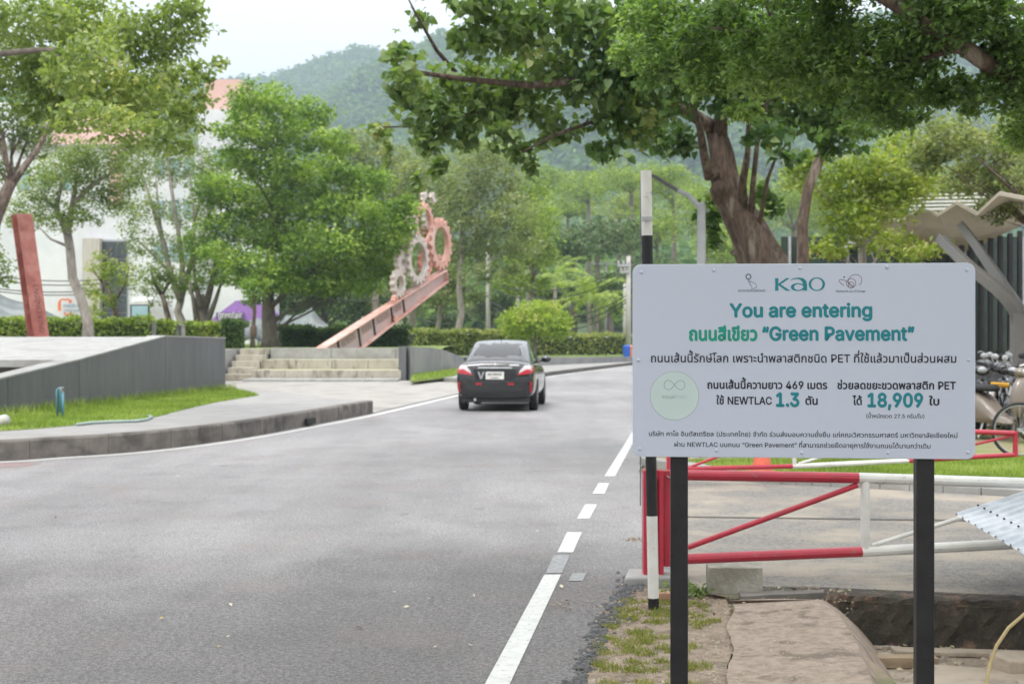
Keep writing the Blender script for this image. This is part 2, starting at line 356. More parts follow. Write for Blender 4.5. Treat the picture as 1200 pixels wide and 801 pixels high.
# ---- natural ground, one sheet to the horizon with the shallow drain cut into it
mb = MB(); B = 3200; z = -.03
mb.add([(-B, -B, z), (1.8, -B, z), (1.8, 8.76, z), (-B, 8.76, z)], [(0, 1, 2, 3)])
mb.add([(-B, 8.76, z), (1.8, 8.76, z), (12, 6.3, z), (B, 6.3, z), (B, B, z), (-B, B, z)], [(0, 1, 2, 3, 4, 5)])
mb.add([(12, -B, z), (B, -B, z), (B, 6.3, z), (12, 6.3, z)], [(0, 1, 2, 3)])
mb.add([(1.8, -B, z), (12, -B, z), (12, -14, z), (1.8, -14, z)], [(0, 1, 2, 3)])
struct(mb.build('ground', GROUNDM))
mb = MB(); zf = -.29
mb.add([(1.5, -14, zf), (12, -14, zf), (12, 6.3, zf), (1.8, 8.76, zf), (1.5, 8.76, zf)], [(0, 1, 2, 3, 4)])
mb.add([(12, -14, zf), (12, -14, z), (12, 6.3, z), (12, 6.3, zf)], [(0, 1, 2, 3)])
mb.add([(1.8, -14, zf), (12, -14, zf), (12, -14, z), (1.8, -14, z)], [(0, 1, 2, 3)])
struct(mb.build('drain_floor', mat('drain_silt', (.34, .28, .22), (.2, .16, .12), 5, .9, .015, 25, c3=(.42, .37, .31), s3=2)))
mb = MB(); n = 200
for i in range(0):
    a, b = i/n, (i+1)/n
    def q(t, zz, dy=0): return (1.78+10.3*t, 8.765-2.483*t+dy, zz)
    
    mb.add([q(a, zf), q(b, zf), q(b, .008), q(a, .008), q(a, .008, .3), q(b, .008, .3), q(a, zf, .3), q(b, zf, .3)], [(0, 1, 2, 3), (3, 2, 5, 4), (4, 5, 7, 6)])
rws = [(0, zf), (.0, -.22), (.0, -.15), (.0, -.08), (.0, -.02), (.012, .004), (.05, .012), (.14, .010), (.30, .006), (.3, zf)]; n = 220; V = []
for i in range(n+1):
    t = i/n
    for k, (dy, zz) in enumerate(rws): V.append((1.78+10.3*t, 8.765-2.483*t+dy+(rnd.gauss(0, .009) if k < 8 else 0), zz+(rnd.gauss(0, .005) if 0 < k < 8 else 0)))
m_ = len(rws); mb.add(V, [(i*m_+k, (i+1)*m_+k, (i+1)*m_+k+1, i*m_+k+1) for i in range(n) for k in range(m_-1)])
struct(mb.build('drain_wall', MOSS))

# ---- asphalt
def poly_sheet(name, pts, z, m, skirt=.04, jag=0, kindtag=True, seg=None):
    if jag:
        out = []
        for i, p in enumerate(pts):
            q = pts[(i+1) % len(pts)]; d = math.dist(p, q)
            out.append(p)
            if d < 12:
                k = int(d/(seg or .12))
                for j in range(1, k):
                    t = j/k; out.append((p[0]+(q[0]-p[0])*t+rnd.uniform(-jag, jag), p[1]+(q[1]-p[1])*t+rnd.uniform(-jag, jag)))
        pts = out
    o = MB().prism(pts, z-skirt, z).build(name, m)
    if kindtag: struct(o)
    return o
def gp(px, py, z=0.): v = G(px, py, z); return (v.x, v.y)
KL = [(-60, 15.2), (-20, 15.8), (-11, 16.6), (-8.2, 17.2), gp(0, 541), gp(75, 536), gp(150, 531), gp(225, 523), gp(300, 512), gp(370, 499), gp(445, 484), gp(535, 463), gp(592, 451), gp(650, 440), gp(740, 428.3), (11, 92), (22, 128)]
RE = [(40, 150), (26, 122), (16, 88), (11.6, 73), (8, 56), (5.6, 45), (3.4, 31), (2.35, 23.5), (1.9, 19.5), gp(748, 553), gp(775, 560), gp(786, 580), gp(796, 610), gp(802, 650), gp(800, 676), gp(765, 679), gp(735, 682), gp(724, 700), gp(708, 725), gp(694, 752), gp(676, 792), gp(672, 806), (.17, 5.2), (.02, 3), (-.1, -16)]
left = [(-60, -16)]
def back_off(pts, d):
    out = []
    for i, p in enumerate(pts):
        a = Vector(pts[max(i-1, 0)]); b = Vector(pts[min(i+1, len(pts)-1)]); t = (b-a).normalized(); nn = Vector((-t.y, t.x)); out.append((p[0]+nn.x*d, p[1]+nn.y*d))
    return out
KB = back_off(KL, .16)
road_pts = [(-60, -16), ]+KB+RE
mbr = []
for i, p in enumerate(road_pts):
    mbr.append(p)
    if p in RE and RE.index(p) >= 9 and i+1 < len(road_pts):
        q = road_pts[i+1]; d = math.dist(p, q); k = max(1, int(d/.05))
        if d < 6:
            for j in range(1, k): t = j/k; mbr.append((p[0]+(q[0]-p[0])*t+rnd.gauss(0, .014), p[1]+(q[1]-p[1])*t+rnd.gauss(0, .014)))
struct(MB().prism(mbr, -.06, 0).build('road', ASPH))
# ---- edge line and lane dashes
def stroke(name, pts, wd, z, m, parent=None):
    a = back_off(pts, wd/2); b = back_off(pts, -wd/2); mb = MB()
    for i in range(len(pts)-1): mb.add([(*a[i], z), (*b[i], z), (*b[i+1], z), (*a[i+1], z)], [(0, 1, 2, 3)])
    return mb.build(name, m, parent)
def smooth_pts(pts, k=6):
    out = []
    for i in range(len(pts)-1):
        p0 = pts[max(i-1, 0)]; p1 = pts[i]; p2 = pts[i+1]; p3 = pts[min(i+2, len(pts)-1)]
        for j in range(k):
            t = j/k; out.append(tuple(.5*((2*p1[c])+(-p0[c]+p2[c])*t+(2*p0[c]-5*p1[c]+4*p2[c]-p3[c])*t*t+(-p0[c]+3*p1[c]-3*p2[c]+p3[c])*t**3) for c in (0, 1)))
    out.append(pts[-1]); return out
struct(stroke('edge_line', smooth_pts(back_off(KL[2:], -.06)), .13, .004, PAINT))
def quad_px(name, q, m, z=.004):
    return tag(MB().add([G(x, y, z) for x, y in q], [(0, 1, 2, 3)]).build(name, m), kind='structure')
quad_px('lane_dash', [(562, 812), (592, 812), (657.5, 672.6), (638, 672.6)], PAINT)
quad_px('faded_lane_dash', [(639.5, 671), (658.5, 671), (668, 650), (649, 650)], PAINTF)
for q in ([(653, 646.6), (671.6, 646.6), (682, 623), (664.5, 623)], [(676.5, 607), (691, 607), (699.6, 590.5), (685.6, 590.5)], [(694.4, 578), (708.4, 578), (714, 565.6), (701.4, 565.6)], [(708.4, 557.5), (720.7, 557.5), (752, 500), (744.5, 500)]):
    quad_px('lane_dash', q, PAINT)
quad_px('faded_lane_dash', [(666, 680), (683, 680), (687, 671), (671, 671)], PAINTF)
struct(MB().add([G(-8, 541.8, .003), G(0, 547.5, .003), G(30, 546, .003), G(48, 542.5, .003), G(30, 541.6, .003)], [(0, 1, 2, 3, 4)]).build('red_kerb_paint_patch', mat('worn_red_paint', (.24, .13, .12), (.19, .17, .165), 8, .7)))
# ---- left sidewalk with kerb
i0, i1 = 1, 10
front = smooth_pts(KB[i0:i1+1], 5)
side = [p for p in front]+[(-4.1, 30.6), (-6.0, 34.9), (-7.2, 35.3), (-30, 38), (-60, 38)]
struct(MB().prism(side, -.05, .25).build('sidewalk', SIDEM, bevel=0))
nk = len(front); inn = back_off(front, .17); ks = MB()
segs = []
acc = 0; last = 0
for i in range(1, nk):
    acc += math.dist(front[i-1], front[i])
    if acc > 1.0 or i == nk-1:
        segs.append((last, i)); last = i; acc = 0
kk = thing('kerb', 'long grey concrete kerb curving along the left sidewalk edge', 'kerb', (front[nk//2][0], front[nk//2][1], 0))
kk['kind'] = 'structure'; del kk['category']; del kk['label']
off = Vector(kk.location)
for (a, b) in segs:
    f2 = front[a:b+1]; g2 = inn[a:b+1]; t = .004/max(.3, math.dist(f2[0], f2[-1]))
    def lerp(p, q, t): return (p[0]+(q[0]-p[0])*t, p[1]+(q[1]-p[1])*t)
    f2 = [lerp(f2[0], f2[1], .02)]+f2[1:-1]+[lerp(f2[-1], f2[-2], .02)]
    f3 = [(p[0]+(u[0]-p[0])*-.12-off.x, p[1]+(u[1]-p[1])*-.12-off.y) for p, u in zip(f2, g2)]; g3 = [(p[0]-off.x, p[1]-off.y) for p in g2]
    f3t = [lerp(p, u, .1) for p, u in zip(f3, g3)]
    m_ = MB(); n_ = len(f3); V = [(*p, -.04) for p in f3]+[(*p, .235) for p in f3]+[(*p, .262) for p in f3t]+[(*p, .262) for p in g3]+[(*p, .2) for p in g3]
    Fc = [(r*n_+i, r*n_+i+1, (r+1)*n_+i+1, (r+1)*n_+i) for r in range(4) for i in range(n_-1)]+[(0, n_, 2*n_, 3*n_, 4*n_), tuple(r*n_+n_-1 for r in (4, 3, 2, 1, 0))]
    m_.add(V, Fc).build('kerbstone', KERBF, kk)
# apron and the sidewalk that runs on beyond the car
struct(MB().prism([KB[10], KB[11], KB[12], (-3.3, 49.2), (-60, 49.2), (-60, 30), (-6, 33), KB[9]], -.05, .012).build('apron', APRON))
fk = smooth_pts(KB[12:16], 5)
struct(MB().prism(fk+[(9.4, 93.5), (6.0, 77.0), (1.6, 68), (-1.9, 60), (-3.4, 50.2)], -.05, .14).build('far_sidewalk', SIDEM))
m_ = MB(); a_ = back_off(fk, .16)
for i in range(len(fk)-1): m_.add([(*fk[i], -.03), (*fk[i+1], -.03), (*fk[i+1], .15), (*fk[i], .15), (*a_[i+1], .15), (*a_[i], .15), (*a_[i+1], .1), (*a_[i], .1)], [(0, 1, 2, 3), (3, 2, 4, 5), (5, 4, 6, 7)])
struct(m_.build('far_kerb', KERBF))
# grass strip on the left sidewalk (turf under blades)
GS = [(-30, 19), (-9.0, 19.2)]+[gp(x, y, .25) for x, y in ((0, 505), (50, 502), (100, 497), (150, 494), (185, 488), (215, 480), (250, 472), (304, 463))]+[(-6.9, 35.2), (-7.0, 34.7), (-8.5, 23.7), (-9.1, 19.9), (-30, 24)]
struct(MB().prism(GS, .24, .258).build('grass_strip_soil', LAWN))
# ---- ramp wall of dark panels
def wy(t): return (-9.02+(t-20)*.1404, t)
WZ = [(20, .52), (23.7, .89), (26.5, 1.14), (30.8, 1.585), (34.6, 1.535)]
def wz(t):
    for (a, za), (b, zb) in zip(WZ, WZ[1:]):
        if t <= b: return za+(zb-za)*(t-a)/(b-a)
    return WZ[-1][1]
rw = thing('ramp_wall', 'dark grey panelled ramp wall sloping down to the left above the grass strip', 'wall', (*wy(30.8), .25))
for a, b in ((20, 23.9), (23.9, 26.6), (26.6, 30.8), (30.8, 34.6)):
    a2, b2 = a+.008, b-.008; mbp = MB(); nx, ny = -.99*.34, .139*.34
    (xa, ya), (xb, yb) = wy(a2), wy(b2); o = rw.location
    V = []
    for (x, y, t) in ((xa, ya, a2), (xb, yb, b2), (xb+nx, yb+ny, b2), (xa+nx, ya+ny, a2)): V.append((x-o.x, y-o.y, -.1)); V.append((x-o.x, y-o.y, wz(t)-.25-.03))
    mbp.add(V, [(0, 2, 3, 1), (2, 4, 5, 3), (4, 6, 7, 5), (6, 0, 1, 7), (1, 3, 5, 7)]); mbp.build('wall_panel', CONCD, rw, bevel=.006)
    mbp = MB(); V = []
    for (x, y, t) in ((xa+.01, ya, a2-.004), (xb+.01, yb, b2+.004), (xb+nx-.01, yb+ny, b2+.004), (xa+nx-.01, ya+ny, a2-.004)): V.append((x-o.x, y-o.y, wz(t)-.25-.03)); V.append((x-o.x, y-o.y, wz(t)-.25))
    mbp.add(V, [(0, 2, 3, 1), (2, 4, 5, 3), (4, 6, 7, 5), (6, 0, 1, 7), (1, 3, 5, 7), (0, 2, 4, 6)]); mbp.build('coping', CONC, rw)
sl = thing('ramp_slab', 'pale inclined concrete slab behind the lowest part of the ramp wall', 'slab', (-11, 32, .25))
o = sl.location
MB().add([Vector(v)-o for v in ((-15, 29.2, 1.07), (-8.3, 30.2, 1.07), (-8.7, 41, 1.54), (-17, 41, 1.54), (-15, 29.2, .92), (-8.3, 30.2, .92), (-8.7, 41, .92), (-17, 41, .92))], [(0, 1, 2, 3), (0, 4, 5, 1), (1, 5, 6, 2), (2, 6, 7, 3), (3, 7, 4, 0), (4, 7, 6, 5)]).build('sloped_top', CONC, sl)
MB().box((-.9, 3.8, .33), (5.6, 8.0, .66)).build('stone_base', STONE, sl)
struct(MB().prism([(-60, 24), (-30, 24), (-9.45, 20.5), (-7.5, 34.9), (-8.8, 41), (-60, 41)], -.05, .27).build('ramp_court', SIDEM))
# ---- stepped seating
st = thing('stepped_seating', 'low tiers of pale mossy blocks climbing to the lawn behind the grey wall', 'steps', (-7, 50, 0))
o = st.location
X0, X1 = -9.1, -3.86
def blockrow(y0, y1, z0, z1, L_, m, nm):
    x = X0
    while x < X1-.02:
        w_ = min(L_*rnd.uniform(.93, 1.06), X1-x)
        if X1-x-w_ < .25: w_ = X1-x
        dy = rnd.uniform(-.015, .015)
        MB().box((x+w_/2-o.x, (y0+y1)/2-o.y+dy, (z0+z1)/2), (w_-.014, y1-y0, z1-z0+rnd.uniform(-.006, .006))).build(nm, m, st, bevel=.006); x += w_
blockrow(48.0, 49.4, -.02, .095, 1.4, CONC, 'paving_block')
blockrow(49.5, 49.95, .0, .365, 1.25, STONE, 'block'); blockrow(51.5, 51.95, .3, .70, 1.25, STONE, 'block'); blockrow(53.5, 53.8, .6, 1.10, 2.4, CONC, 'cap_block')
MB().box((-6.48-o.x, 50.72-o.y, .33), (5.3, 1.5, .06)).build('grass_tread', GREENSTONE, st); MB().box((-6.48-o.x, 52.72-o.y, .66), (5.3, 1.5, .06)).build('grass_tread', GREENSTONE, st)
for k in range(5): MB().box((-9.62-o.x, 50.4+k*.75-o.y, .11+k*.215), (1.0, 1.1, .215)).build('step', STONE, st, bevel=.01)
# ---- retaining wall running off to the right
rt = thing('retaining_wall', 'grey retaining wall dropping from the stepped seating and running on behind the car', 'wall', (-3.7, 49.6, 0))
pts = [(481, 49.6, 1.18), (505, 53, 1.12), (520, 56, 1.0), (535, 58.2, .78), (548, 60, .60), (570, 62, .56), (640, 68, .52), (740, 77, .40), (860, 92, .36), (930, 104, .34)]
mb = MB(); V = []
for px, Y, zt in pts:
    X = (px-600)/F*Y; V += [(X+3.7, Y-49.6, -.05), (X+3.7, Y-49.6, zt), (X+3.7-.15, Y-49.6+.26, zt), (X+3.7-.15, Y-49.6+.26, -.05)]
Fc = []
for i in range(len(pts)-1):
    a = i*4; b = a+4; Fc += [(a, b, b+1, a+1), (a+1, b+1, b+2, a+2), (a+2, b+2, b+3, a+3)]
mb.add(V, Fc+[(0, 1, 2, 3)]).build('wall_run', mat('mid_grey_render', (.20, .20, .20), (.16, .16, .165), 2, .8, c3=(.24, .235, .23), s3=.7), rt)
MB().box((-.12, .15, .58), (.26, .5, 1.22)).build('end_pier', CONCD, rt, bevel=.01)
# ---- lawns behind
TZ = [(-60, 1.08), (-3.72, 1.08)]
mb = MB(); rows = []
line = [((px-600)/F*Y-.16, Y+.28, zt-.05) for px, Y, zt in pts]
line = [(-60, 53.85, 1.08), (-9.2, 53.85, 1.08), (-4.0, 53.85, 1.08)]+line[1:]
for (x, y, z_) in line: rows.append([(x, y, z_), (x-4 if x > -3 else x, y+14, z_*.9+.05), (x-9 if x > -3 else x, 112 if y < 100 else y+22, z_*.9+.05)])
V = [p for r in rows for p in r]; Fc = []
for i in range(len(rows)-1):
    for j in range(2): a = i*3+j; Fc.append((a, a+3, a+4, a+1))
mb.add(V, Fc); struct(mb.build('back_lawn', LAWN))
struct(MB().prism([(-60, 41.1), (-8.9, 41.1), (-10.3, 49), (-10.3, 49.9), (-10.2, 53.8), (-60, 53.8)], -.05, 1.06).build('court_terrace', SIDEM))
gw = [gp(481, 446.5, .14), gp(530, 441, .14), gp(545, 436, .14), (-1.9, 60.2), (-3.5, 50.5)]
struct(MB().prism(gw, .1, .16).build('grass_bed', LAWN))
# far yard
struct(MB().prism([(-70, 112), (60, 112), (60, 150), (-70, 150)], -.04, .05).build('back_yard_paving', CONC))
# ---- entrance driveway on the right
dpx = [(800, 702), (806, 660), (800, 625), (792, 596), (786, 572), (800, 558), (840, 563), (1000, 572.5), (1200, 584), (1560, 604)]
dp = [gp(x, y) for x, y in dpx]+[(12, 6.55), (6.5, 7.86), (1.85, 8.98), (1.3, 8.98)]
struct(MB().prism(dp, -.04, .012).build('driveway', DRIVE))
struct(MB().add([(*gp(770, 606), .0165), (*gp(772, 607.3), .0165), (*gp(1400, 616), .0165), (*gp(1400, 614.2), .0165)], [(0, 1, 2, 3)]).build('driveway_joint', mat('dark_joint', (.11, .1, .09), None, 5, .9)))
kp = smooth_pts([gp(x, y) for x, y in ((748, 543), (765, 546.5), (800, 551), (840, 560), (900, 567.5), (1000, 572.5), (1200, 583.5), (1560, 604))], 5)
k2 = thing('driveway_kerb', None, None, (kp[0][0], kp[0][1], 0)); k2['kind'] = 'structure'; o = k2.location; kb2 = back_off(kp, .2)
for i in range(len(kp)-1):
    p, q, r_, s_ = kp[i], kp[i+1], kb2[i+1], kb2[i]
    e = .012; p2 = (p[0]+(q[0]-p[0])*e, p[1]+(q[1]-p[1])*e); s2 = (s_[0]+(r_[0]-s_[0])*e, s_[1]+(r_[1]-s_[1])*e)
    MB().prism([(a[0]-o.x, a[1]-o.y) for a in (p2, q, r_, s2)], -.05, .085).build('kerbstone', CONC, k2, bevel=.01)
gl = [(x, y) for x, y in kb2]+[(14, 14), (40, 14), (40, 60), (8, 60), (5.2, 40), (3.0, 27), (2.0, 19.6)]
struct(MB().prism(gl, -.05, .055).build('parking_lawn', DRYLAWN))
struct(MB().prism([(x, y) for x, y in kb2[8:]]+[gp(1700, 552), gp(1200, 543), gp(960, 543), gp(830, 545)], -.04, .063).build('green_verge', LAWN))
struct(MB().prism([(9.0, 20.5), (40, 20.5), (40, 34), (7.6, 34)], -.05, .075).build('parking_slab', CONC))
# ---- front walk slab, its bevel and the verge
inner = [(850, 703), (905, 701), (962, 702), (985, 722), (1004, 752), (1020, 792), (1034, 850), (1060, 960)]
top = [(*gp(x, y, .035), .035) for x, y in inner]
outer = [(*gp(x, y, -.02), -.02) for x, y in ((968, 697),)]+[(*gp(x, y, -.27), -.27) for x, y in ((985, 708), (1012, 738), (1031, 768), (1056, 815), (1078, 872), (1120, 985))]
lf = [(*gp(x, y, .012), .012) for x, y in [(856+rnd.gauss(0, .8)+4*math.sin(k*.7), 706+k*3.4+k*k*.12) for k in range(32)]]
near = [(*gp(1060, 2600, .035), .035)]
V = top+outer+lf
mb = MB(); nt_ = len(top)
mb.add(V, [tuple([0, 1, 2, 3, 4, 5, 6, 7]+[nt_+len(outer)+i for i in range(len(lf)-1, -1, -1)])]+[(2, nt_, nt_+1, 3)]+[(3+i, nt_+1+i, nt_+2+i, 4+i) for i in range(0, 4)]+[(7, nt_+5, nt_+6)])
struct(mb.build('front_walk', WALKM))
MBs = MB().prism([gp(868, 706.5), gp(866, 700), gp(964, 698.5), gp(967, 702)], -.05, .042); struct(MBs.build('walk_lip', KERBF))
vp = [gp(x, y) for x, y in ((735, 684), (800, 690), (850, 698), (856, 715), (864, 745), (852, 780), (862, 830), (850, 980))]+[(.35, 2), (-.1, 2)]+[gp(x, y) for x, y in ((668, 812), (672, 795), (690, 752), (705, 725), (720, 700))]
struct(MB().prism(vp, -.05, -.004).build('verge_soil', SOIL))

dq = KB[9]; MB().box((0, 0, 0), (.42, .06, .10)).build('drain_mouth', mat('drain_dark', (.02, .02, .02), None, 4, .9), kk)
_a = Vector(gp(362, 500.7)); _b = Vector(gp(378, 497.6)); _m = (_a+_b)/2; _o = bpy.data.objects['drain_mouth']; _t = (_b-_a).normalized(); _o.rotation_euler = (0, 0, math.atan2(_t.y, _t.x)); _n2 = Vector((-_t.y, _t.x)); _m = _m+_n2*.10; _o.location = (_m.x-kk.location.x, _m.y-kk.location.y, .09)
# ================================================================== FOREGROUND THINGS
try:
    FONT = bpy.data.fonts.load(os.path.join(bpy.utils.resource_path('LOCAL'), 'datafiles', 'fonts', 'Inter.woff2'))
except Exception:
    FONT = None
def _glyphs(b, thai):
    c = bpy.data.curves.new('t', 'FONT'); c.body = b; c.size = 1; c.resolution_u = 3
    if FONT and not thai: c.font = FONT
    o = bpy.data.objects.new('t', c); me = bpy.data.meshes.new_from_object(o); bpy.data.objects.remove(o); bpy.data.curves.remove(c)
    v = np.empty(len(me.vertices)*3); me.vertices.foreach_get('co', v); v = v.reshape(-1, 3)
    f = [tuple(p.vertices) for p in me.polygons]; bpy.data.meshes.remove(me); return v, f
NH = _glyphs('น', True)[0][:, 1].max(); CAPH = NH/.80
LSC = CAPH/_glyphs('H', False)[0][:, 1].max()
def text_mesh(name, body, m, bold=0., parent=None):
    """flat lettering in the local xz plane facing -y, left end at x=0, baseline z=0"""
    up = set('ิีึืั็'); tn = set('่้๊๋์'); bars = {}
    def adv(b, th):
        if th not in bars: bars[th] = _glyphs('|', th)[0][:, 0].max()
        return _glyphs(b+'|', th)[0][:, 0].max()-bars[th]
    runs = []
    for ch in body:
        th = '\u0e00' <= ch <= '\u0e7f'
        if runs and (runs[-1][1] == th or ch == ' '): runs[-1][0] += ch
        else: runs.append([ch, th])
    allv = []; allf = []; x = 0
    for b0, th in runs:
        base = ''; tones = []
        for i, ch in enumerate(b0):
            if ch in tn and ((i > 0 and b0[i-1] in up) or (i+1 < len(b0) and b0[i+1] == 'ำ')): tones.append((len(base), ch))
            else: base += ch
        V, Fc = _glyphs(base, th); V = V*(1 if th else LSC); V[:, 0] += x; allv.append(V); allf.append(Fc)
        for k, ch in tones:
            av = adv(base[:k], th); wn = adv('น', th)
            tv, tf = _glyphs('น'+ch, th); nh = NH; keep = tv[:, 1] > nh*1.04
            idx = {}; vv = []
            for j, kx in enumerate(keep):
                if kx: idx[j] = len(vv); vv.append(tv[j]+np.array([av-wn+x, nh*.36, 0]))
            allv.append(np.array(vv).reshape(-1, 3)); allf.append([tuple(idx[a] for a in f) for f in tf if all(a in idx for a in f)])
        x += adv(base, th)*(1 if th else LSC)
    VV = []; FF = []
    for v, f in zip(allv, allf):
        o = sum(len(x) for x in VV); VV.append(v); FF += [tuple(i+o for i in q) for q in f]
    VV = np.concatenate(VV); x0 = VV[:, 0].min(); VV[:, 0] -= x0
    wd = VV[:, 0].max(); out = []; of = []
    sh = [(0, 0)] if not bold else [(-bold, 0), (bold, 0), (0, bold), (0, -bold), (-bold*.7, bold*.7), (bold*.7, -bold*.7)]
    for s_, (dx, dy) in enumerate(sh):
        o = len(out)*len(VV); out.append(np.stack([VV[:, 0]+dx, np.full(len(VV), -s_*.002), VV[:, 1]+dy], 1)); of += [tuple(i+o for i in q) for q in FF]
    return np.concatenate(out), of, wd
# ---- the board
BW, BH = 1.19, .684
board = thing('information_sign', 'white bilingual sign board with teal lettering on two black posts in the foreground', 'sign', (0, 0, 0))
p0 = P(742, 309, 5.08); p1 = P(1137, 309, 4.97)
ux = Vector((p1.x-p0.x, p1.y-p0.y, 0)); ang = math.atan2(ux.y, ux.x); board.rotation_euler = (0, 0, ang)
ctr = P(939.5, 422.5, 5.02); board.location = (ctr.x, ctr.y, 0); cz = ctr.z
def uv(px, py): return ((px-939.5)/396.5*BW, cz-(py-422.5)/227.5*BH)
SIGNW = mat('sign_board_white', (.47, .51, .62), (.46, .50, .61), 2, .32, coat=.15, spec=.5)
def rrect(w_, h_, r, cx, cz_, y0, y1, n=8):
    pts = []
    for (sx, sy, a0) in ((1, 1, 0), (-1, 1, 90), (-1, -1, 180), (1, -1, 270)):
        for k in range(n+1): a = R(a0+90*k/n); pts.append((cx+sx*(w_/2-r)+r*math.cos(a), cz_+sy*(h_/2-r)+r*math.sin(a)))
    m_ = MB(); N_ = len(pts); m_.add([(x, y0, z_) for x, z_ in pts]+[(x, y1, z_) for x, z_ in pts], [tuple(range(N_)), tuple(range(2*N_-1, N_-1, -1))]+[(i, (i+1) % N_, N_+(i+1) % N_, N_+i) for i in range(N_)]); return m_
rrect(BW, BH, .03, 0, cz, -.012, 0).build('board', SIGNW, board, bevel=.002)
for px in (796.5, 1082):
    x, _ = uv(px, 0); MB().box((x, .032, (cz+BH/2-.05)/2), (.062, .06, cz+BH/2-.05)).build('post', BLACKP, board, bevel=.003)
for px, py in [(752, 318), (837, 316), (937, 314), (1037, 313), (1128, 317), (748, 422), (1130, 421), (750, 527), (840, 528), (939, 530), (1038, 529), (1129, 528)]:
    x, z_ = uv(px, py); mbx = MB(); mbx.lathe((x, -.0122, z_), [(.0066, 0), (.0062, -.0018), (.004, -.0032), (0.0001, -.0036)], 12, 'y'); mbx.build('rivet', SIGNW, board, smooth=True)
def place_text(body, x0, x1, base, m, bold, name='lettering', cap=None):
    V, f, wd = text_mesh(name, body, m, bold)
    a, zb = uv(x0, base); b, _ = uv(x1, base); s = (b-a)/wd; sz = s
    if cap: sz = cap/396.5*BW/CAPH
    V = V*np.array([s, s*.12, sz]); V[:, 1] -= .0127; V[:, 0] += a; V[:, 2] += zb
    me = bpy.data.meshes.new(name); me.from_pydata(V.tolist(), [], f); me.materials.append(m); o = bpy.data.objects.new(name, me); COL.objects.link(o); o.parent = board; return o
place_text('You are entering', 856, 1019.5, 371, TEAL, .042, cap=15.2)
place_text('ถนนสีเขียว', 808.5, 887, 398.5, GREENT, .045, cap=14.6)
place_text('“Green Pavement”', 894, 1068, 398.3, TEAL, .042, cap=15.2)
place_text('ถนนเส้นนี้รักษ์โลก เพราะนำพลาสติกชนิด PET ที่ใช้แล้วมาเป็นส่วนผสม', 763, 1116, 424.3, INK, .018, cap=9.2)
place_text('ถนนเส้นนี้ความยาว 469 เมตร', 829.5, 968.3, 455.2, INK, .032, cap=8.6)
place_text('ช่วยลดขยะขวดพลาสติก PET', 980.5, 1115.3, 455.2, INK, .032, cap=8.6)
place_text('ใช้ NEWTLAC', 840, 904.3, 473.6, INK, .028, cap=8.6)
place_text('1.3', 910, 935.7, 475.6, TEAL, .045, cap=15.2)
place_text('ตัน', 943.7, 957.3, 473.6, INK, .032, cap=8.8)
place_text('ได้', 998, 1008.3, 473.6, INK, .032, cap=8.8)
place_text('18,909', 1015.5, 1077.7, 475.6, TEAL, .045, cap=15.2)
place_text('ใบ', 1085.3, 1096.5, 473.6, INK, .032, cap=8.8)
place_text('(น้ำหนักขวด 27.5 กรัม/ใบ)', 1013.5, 1079.7, 488.8, INK, .01, cap=4.4)
place_text('บริษัท คาโอ อินดัสเตรียล (ประเทศไทย) จำกัด ร่วมส่งมอบความยั่งยืน แก่คณะวิศวกรรมศาสตร์ มหาวิทยาลัยเชียงใหม่', 760.8, 1117.3, 511.4, INK, .012, cap=5.2)
place_text('ผ่าน NEWTLAC บนถนน “Green Pavement” ที่สามารถช่วยยืดอายุการใช้งานถนนได้นานกว่าเดิม', 790.8, 1086.7, 523.8, INK, .012, cap=5.2)
place_text('ENGINEERING', 865.5, 896.8, 341.6, INK, .0, cap=2.6)
place_text('Sharing the Joy of Change', 978.5, 1012, 342.4, INK, .0, cap=2.6)
PALEG = emis_free('pale_mint_print', (.50, .60, .60), .4); THIN = emis_free('thin_grey_print', (.24, .29, .33), .5); PLUM = emis_free('plum_print', (.12, .02, .05), .5)
def disc(cx, cy, r, m, y, name, n=48):
    x, z_ = uv(cx, cy); k = BW/396.5; mb_ = MB(); mb_.add([(x, y, z_)]+[(x+r*k*math.cos(2*math.pi*i/n), y, z_+r*k*math.sin(2*math.pi*i/n)) for i in range(n)], [(0, 1+i, 1+(i+1) % n) for i in range(n)]); return mb_.build(name, m, board, fix=False)
def line_px(pts, wd, m, name, y=-.0129, closed=False):
    """flat printed line"""
    q = [Vector(uv(*p)) for p in pts]; k = BW/396.5; mb_ = MB(); n = len(q); V = []
    for i in range(n):
        a = q[(i-1) % n] if closed or i else q[0]; b = q[(i+1) % n] if closed or i < n-1 else q[-1]; t = (b-a); t = t/ (t.length or 1); nn = Vector((-t.y, t.x))*wd*k/2
        V += [(q[i].x+nn.x, y, q[i].y+nn.y), (q[i].x-nn.x, y, q[i].y-nn.y)]
    Fc = [(2*i, 2*i+1, 2*((i+1) % n)+1, 2*((i+1) % n)) for i in range(n if closed else n-1)]
    mb_.add(V, Fc); return mb_.build(name, m, board, fix=False)
def ell(cx, cy, rx, ry, a0=0, a1=360, rot=0, n=32):
    o = []
    for i in range(n+1):
        a = R(a0+(a1-a0)*i/n); x, y = rx*math.cos(a), ry*math.sin(a); c, s = math.cos(R(rot)), math.sin(R(rot)); o.append((cx+x*c-y*s, cy+x*s+y*c))
    return o
disc(790.7, 464, 28.8, THIN, -.0125, 'round_mark'); disc(790.7, 464, 28.4, PALEG, -.0127, 'round_mark')
inf = []
for i in range(61):
    t = 2*math.pi*i/60; dn = 1+math.sin(t)**2; inf.append((790.8+12.2*math.cos(t)/dn, 451.3+15.5*math.sin(t)*math.cos(t)/dn))
line_px(inf, .7, THIN, 'infinity_mark')
place_text('การไม่สร้างขยะ', 776.3, 804.8, 467.4, TEAL, .0, cap=4.2)
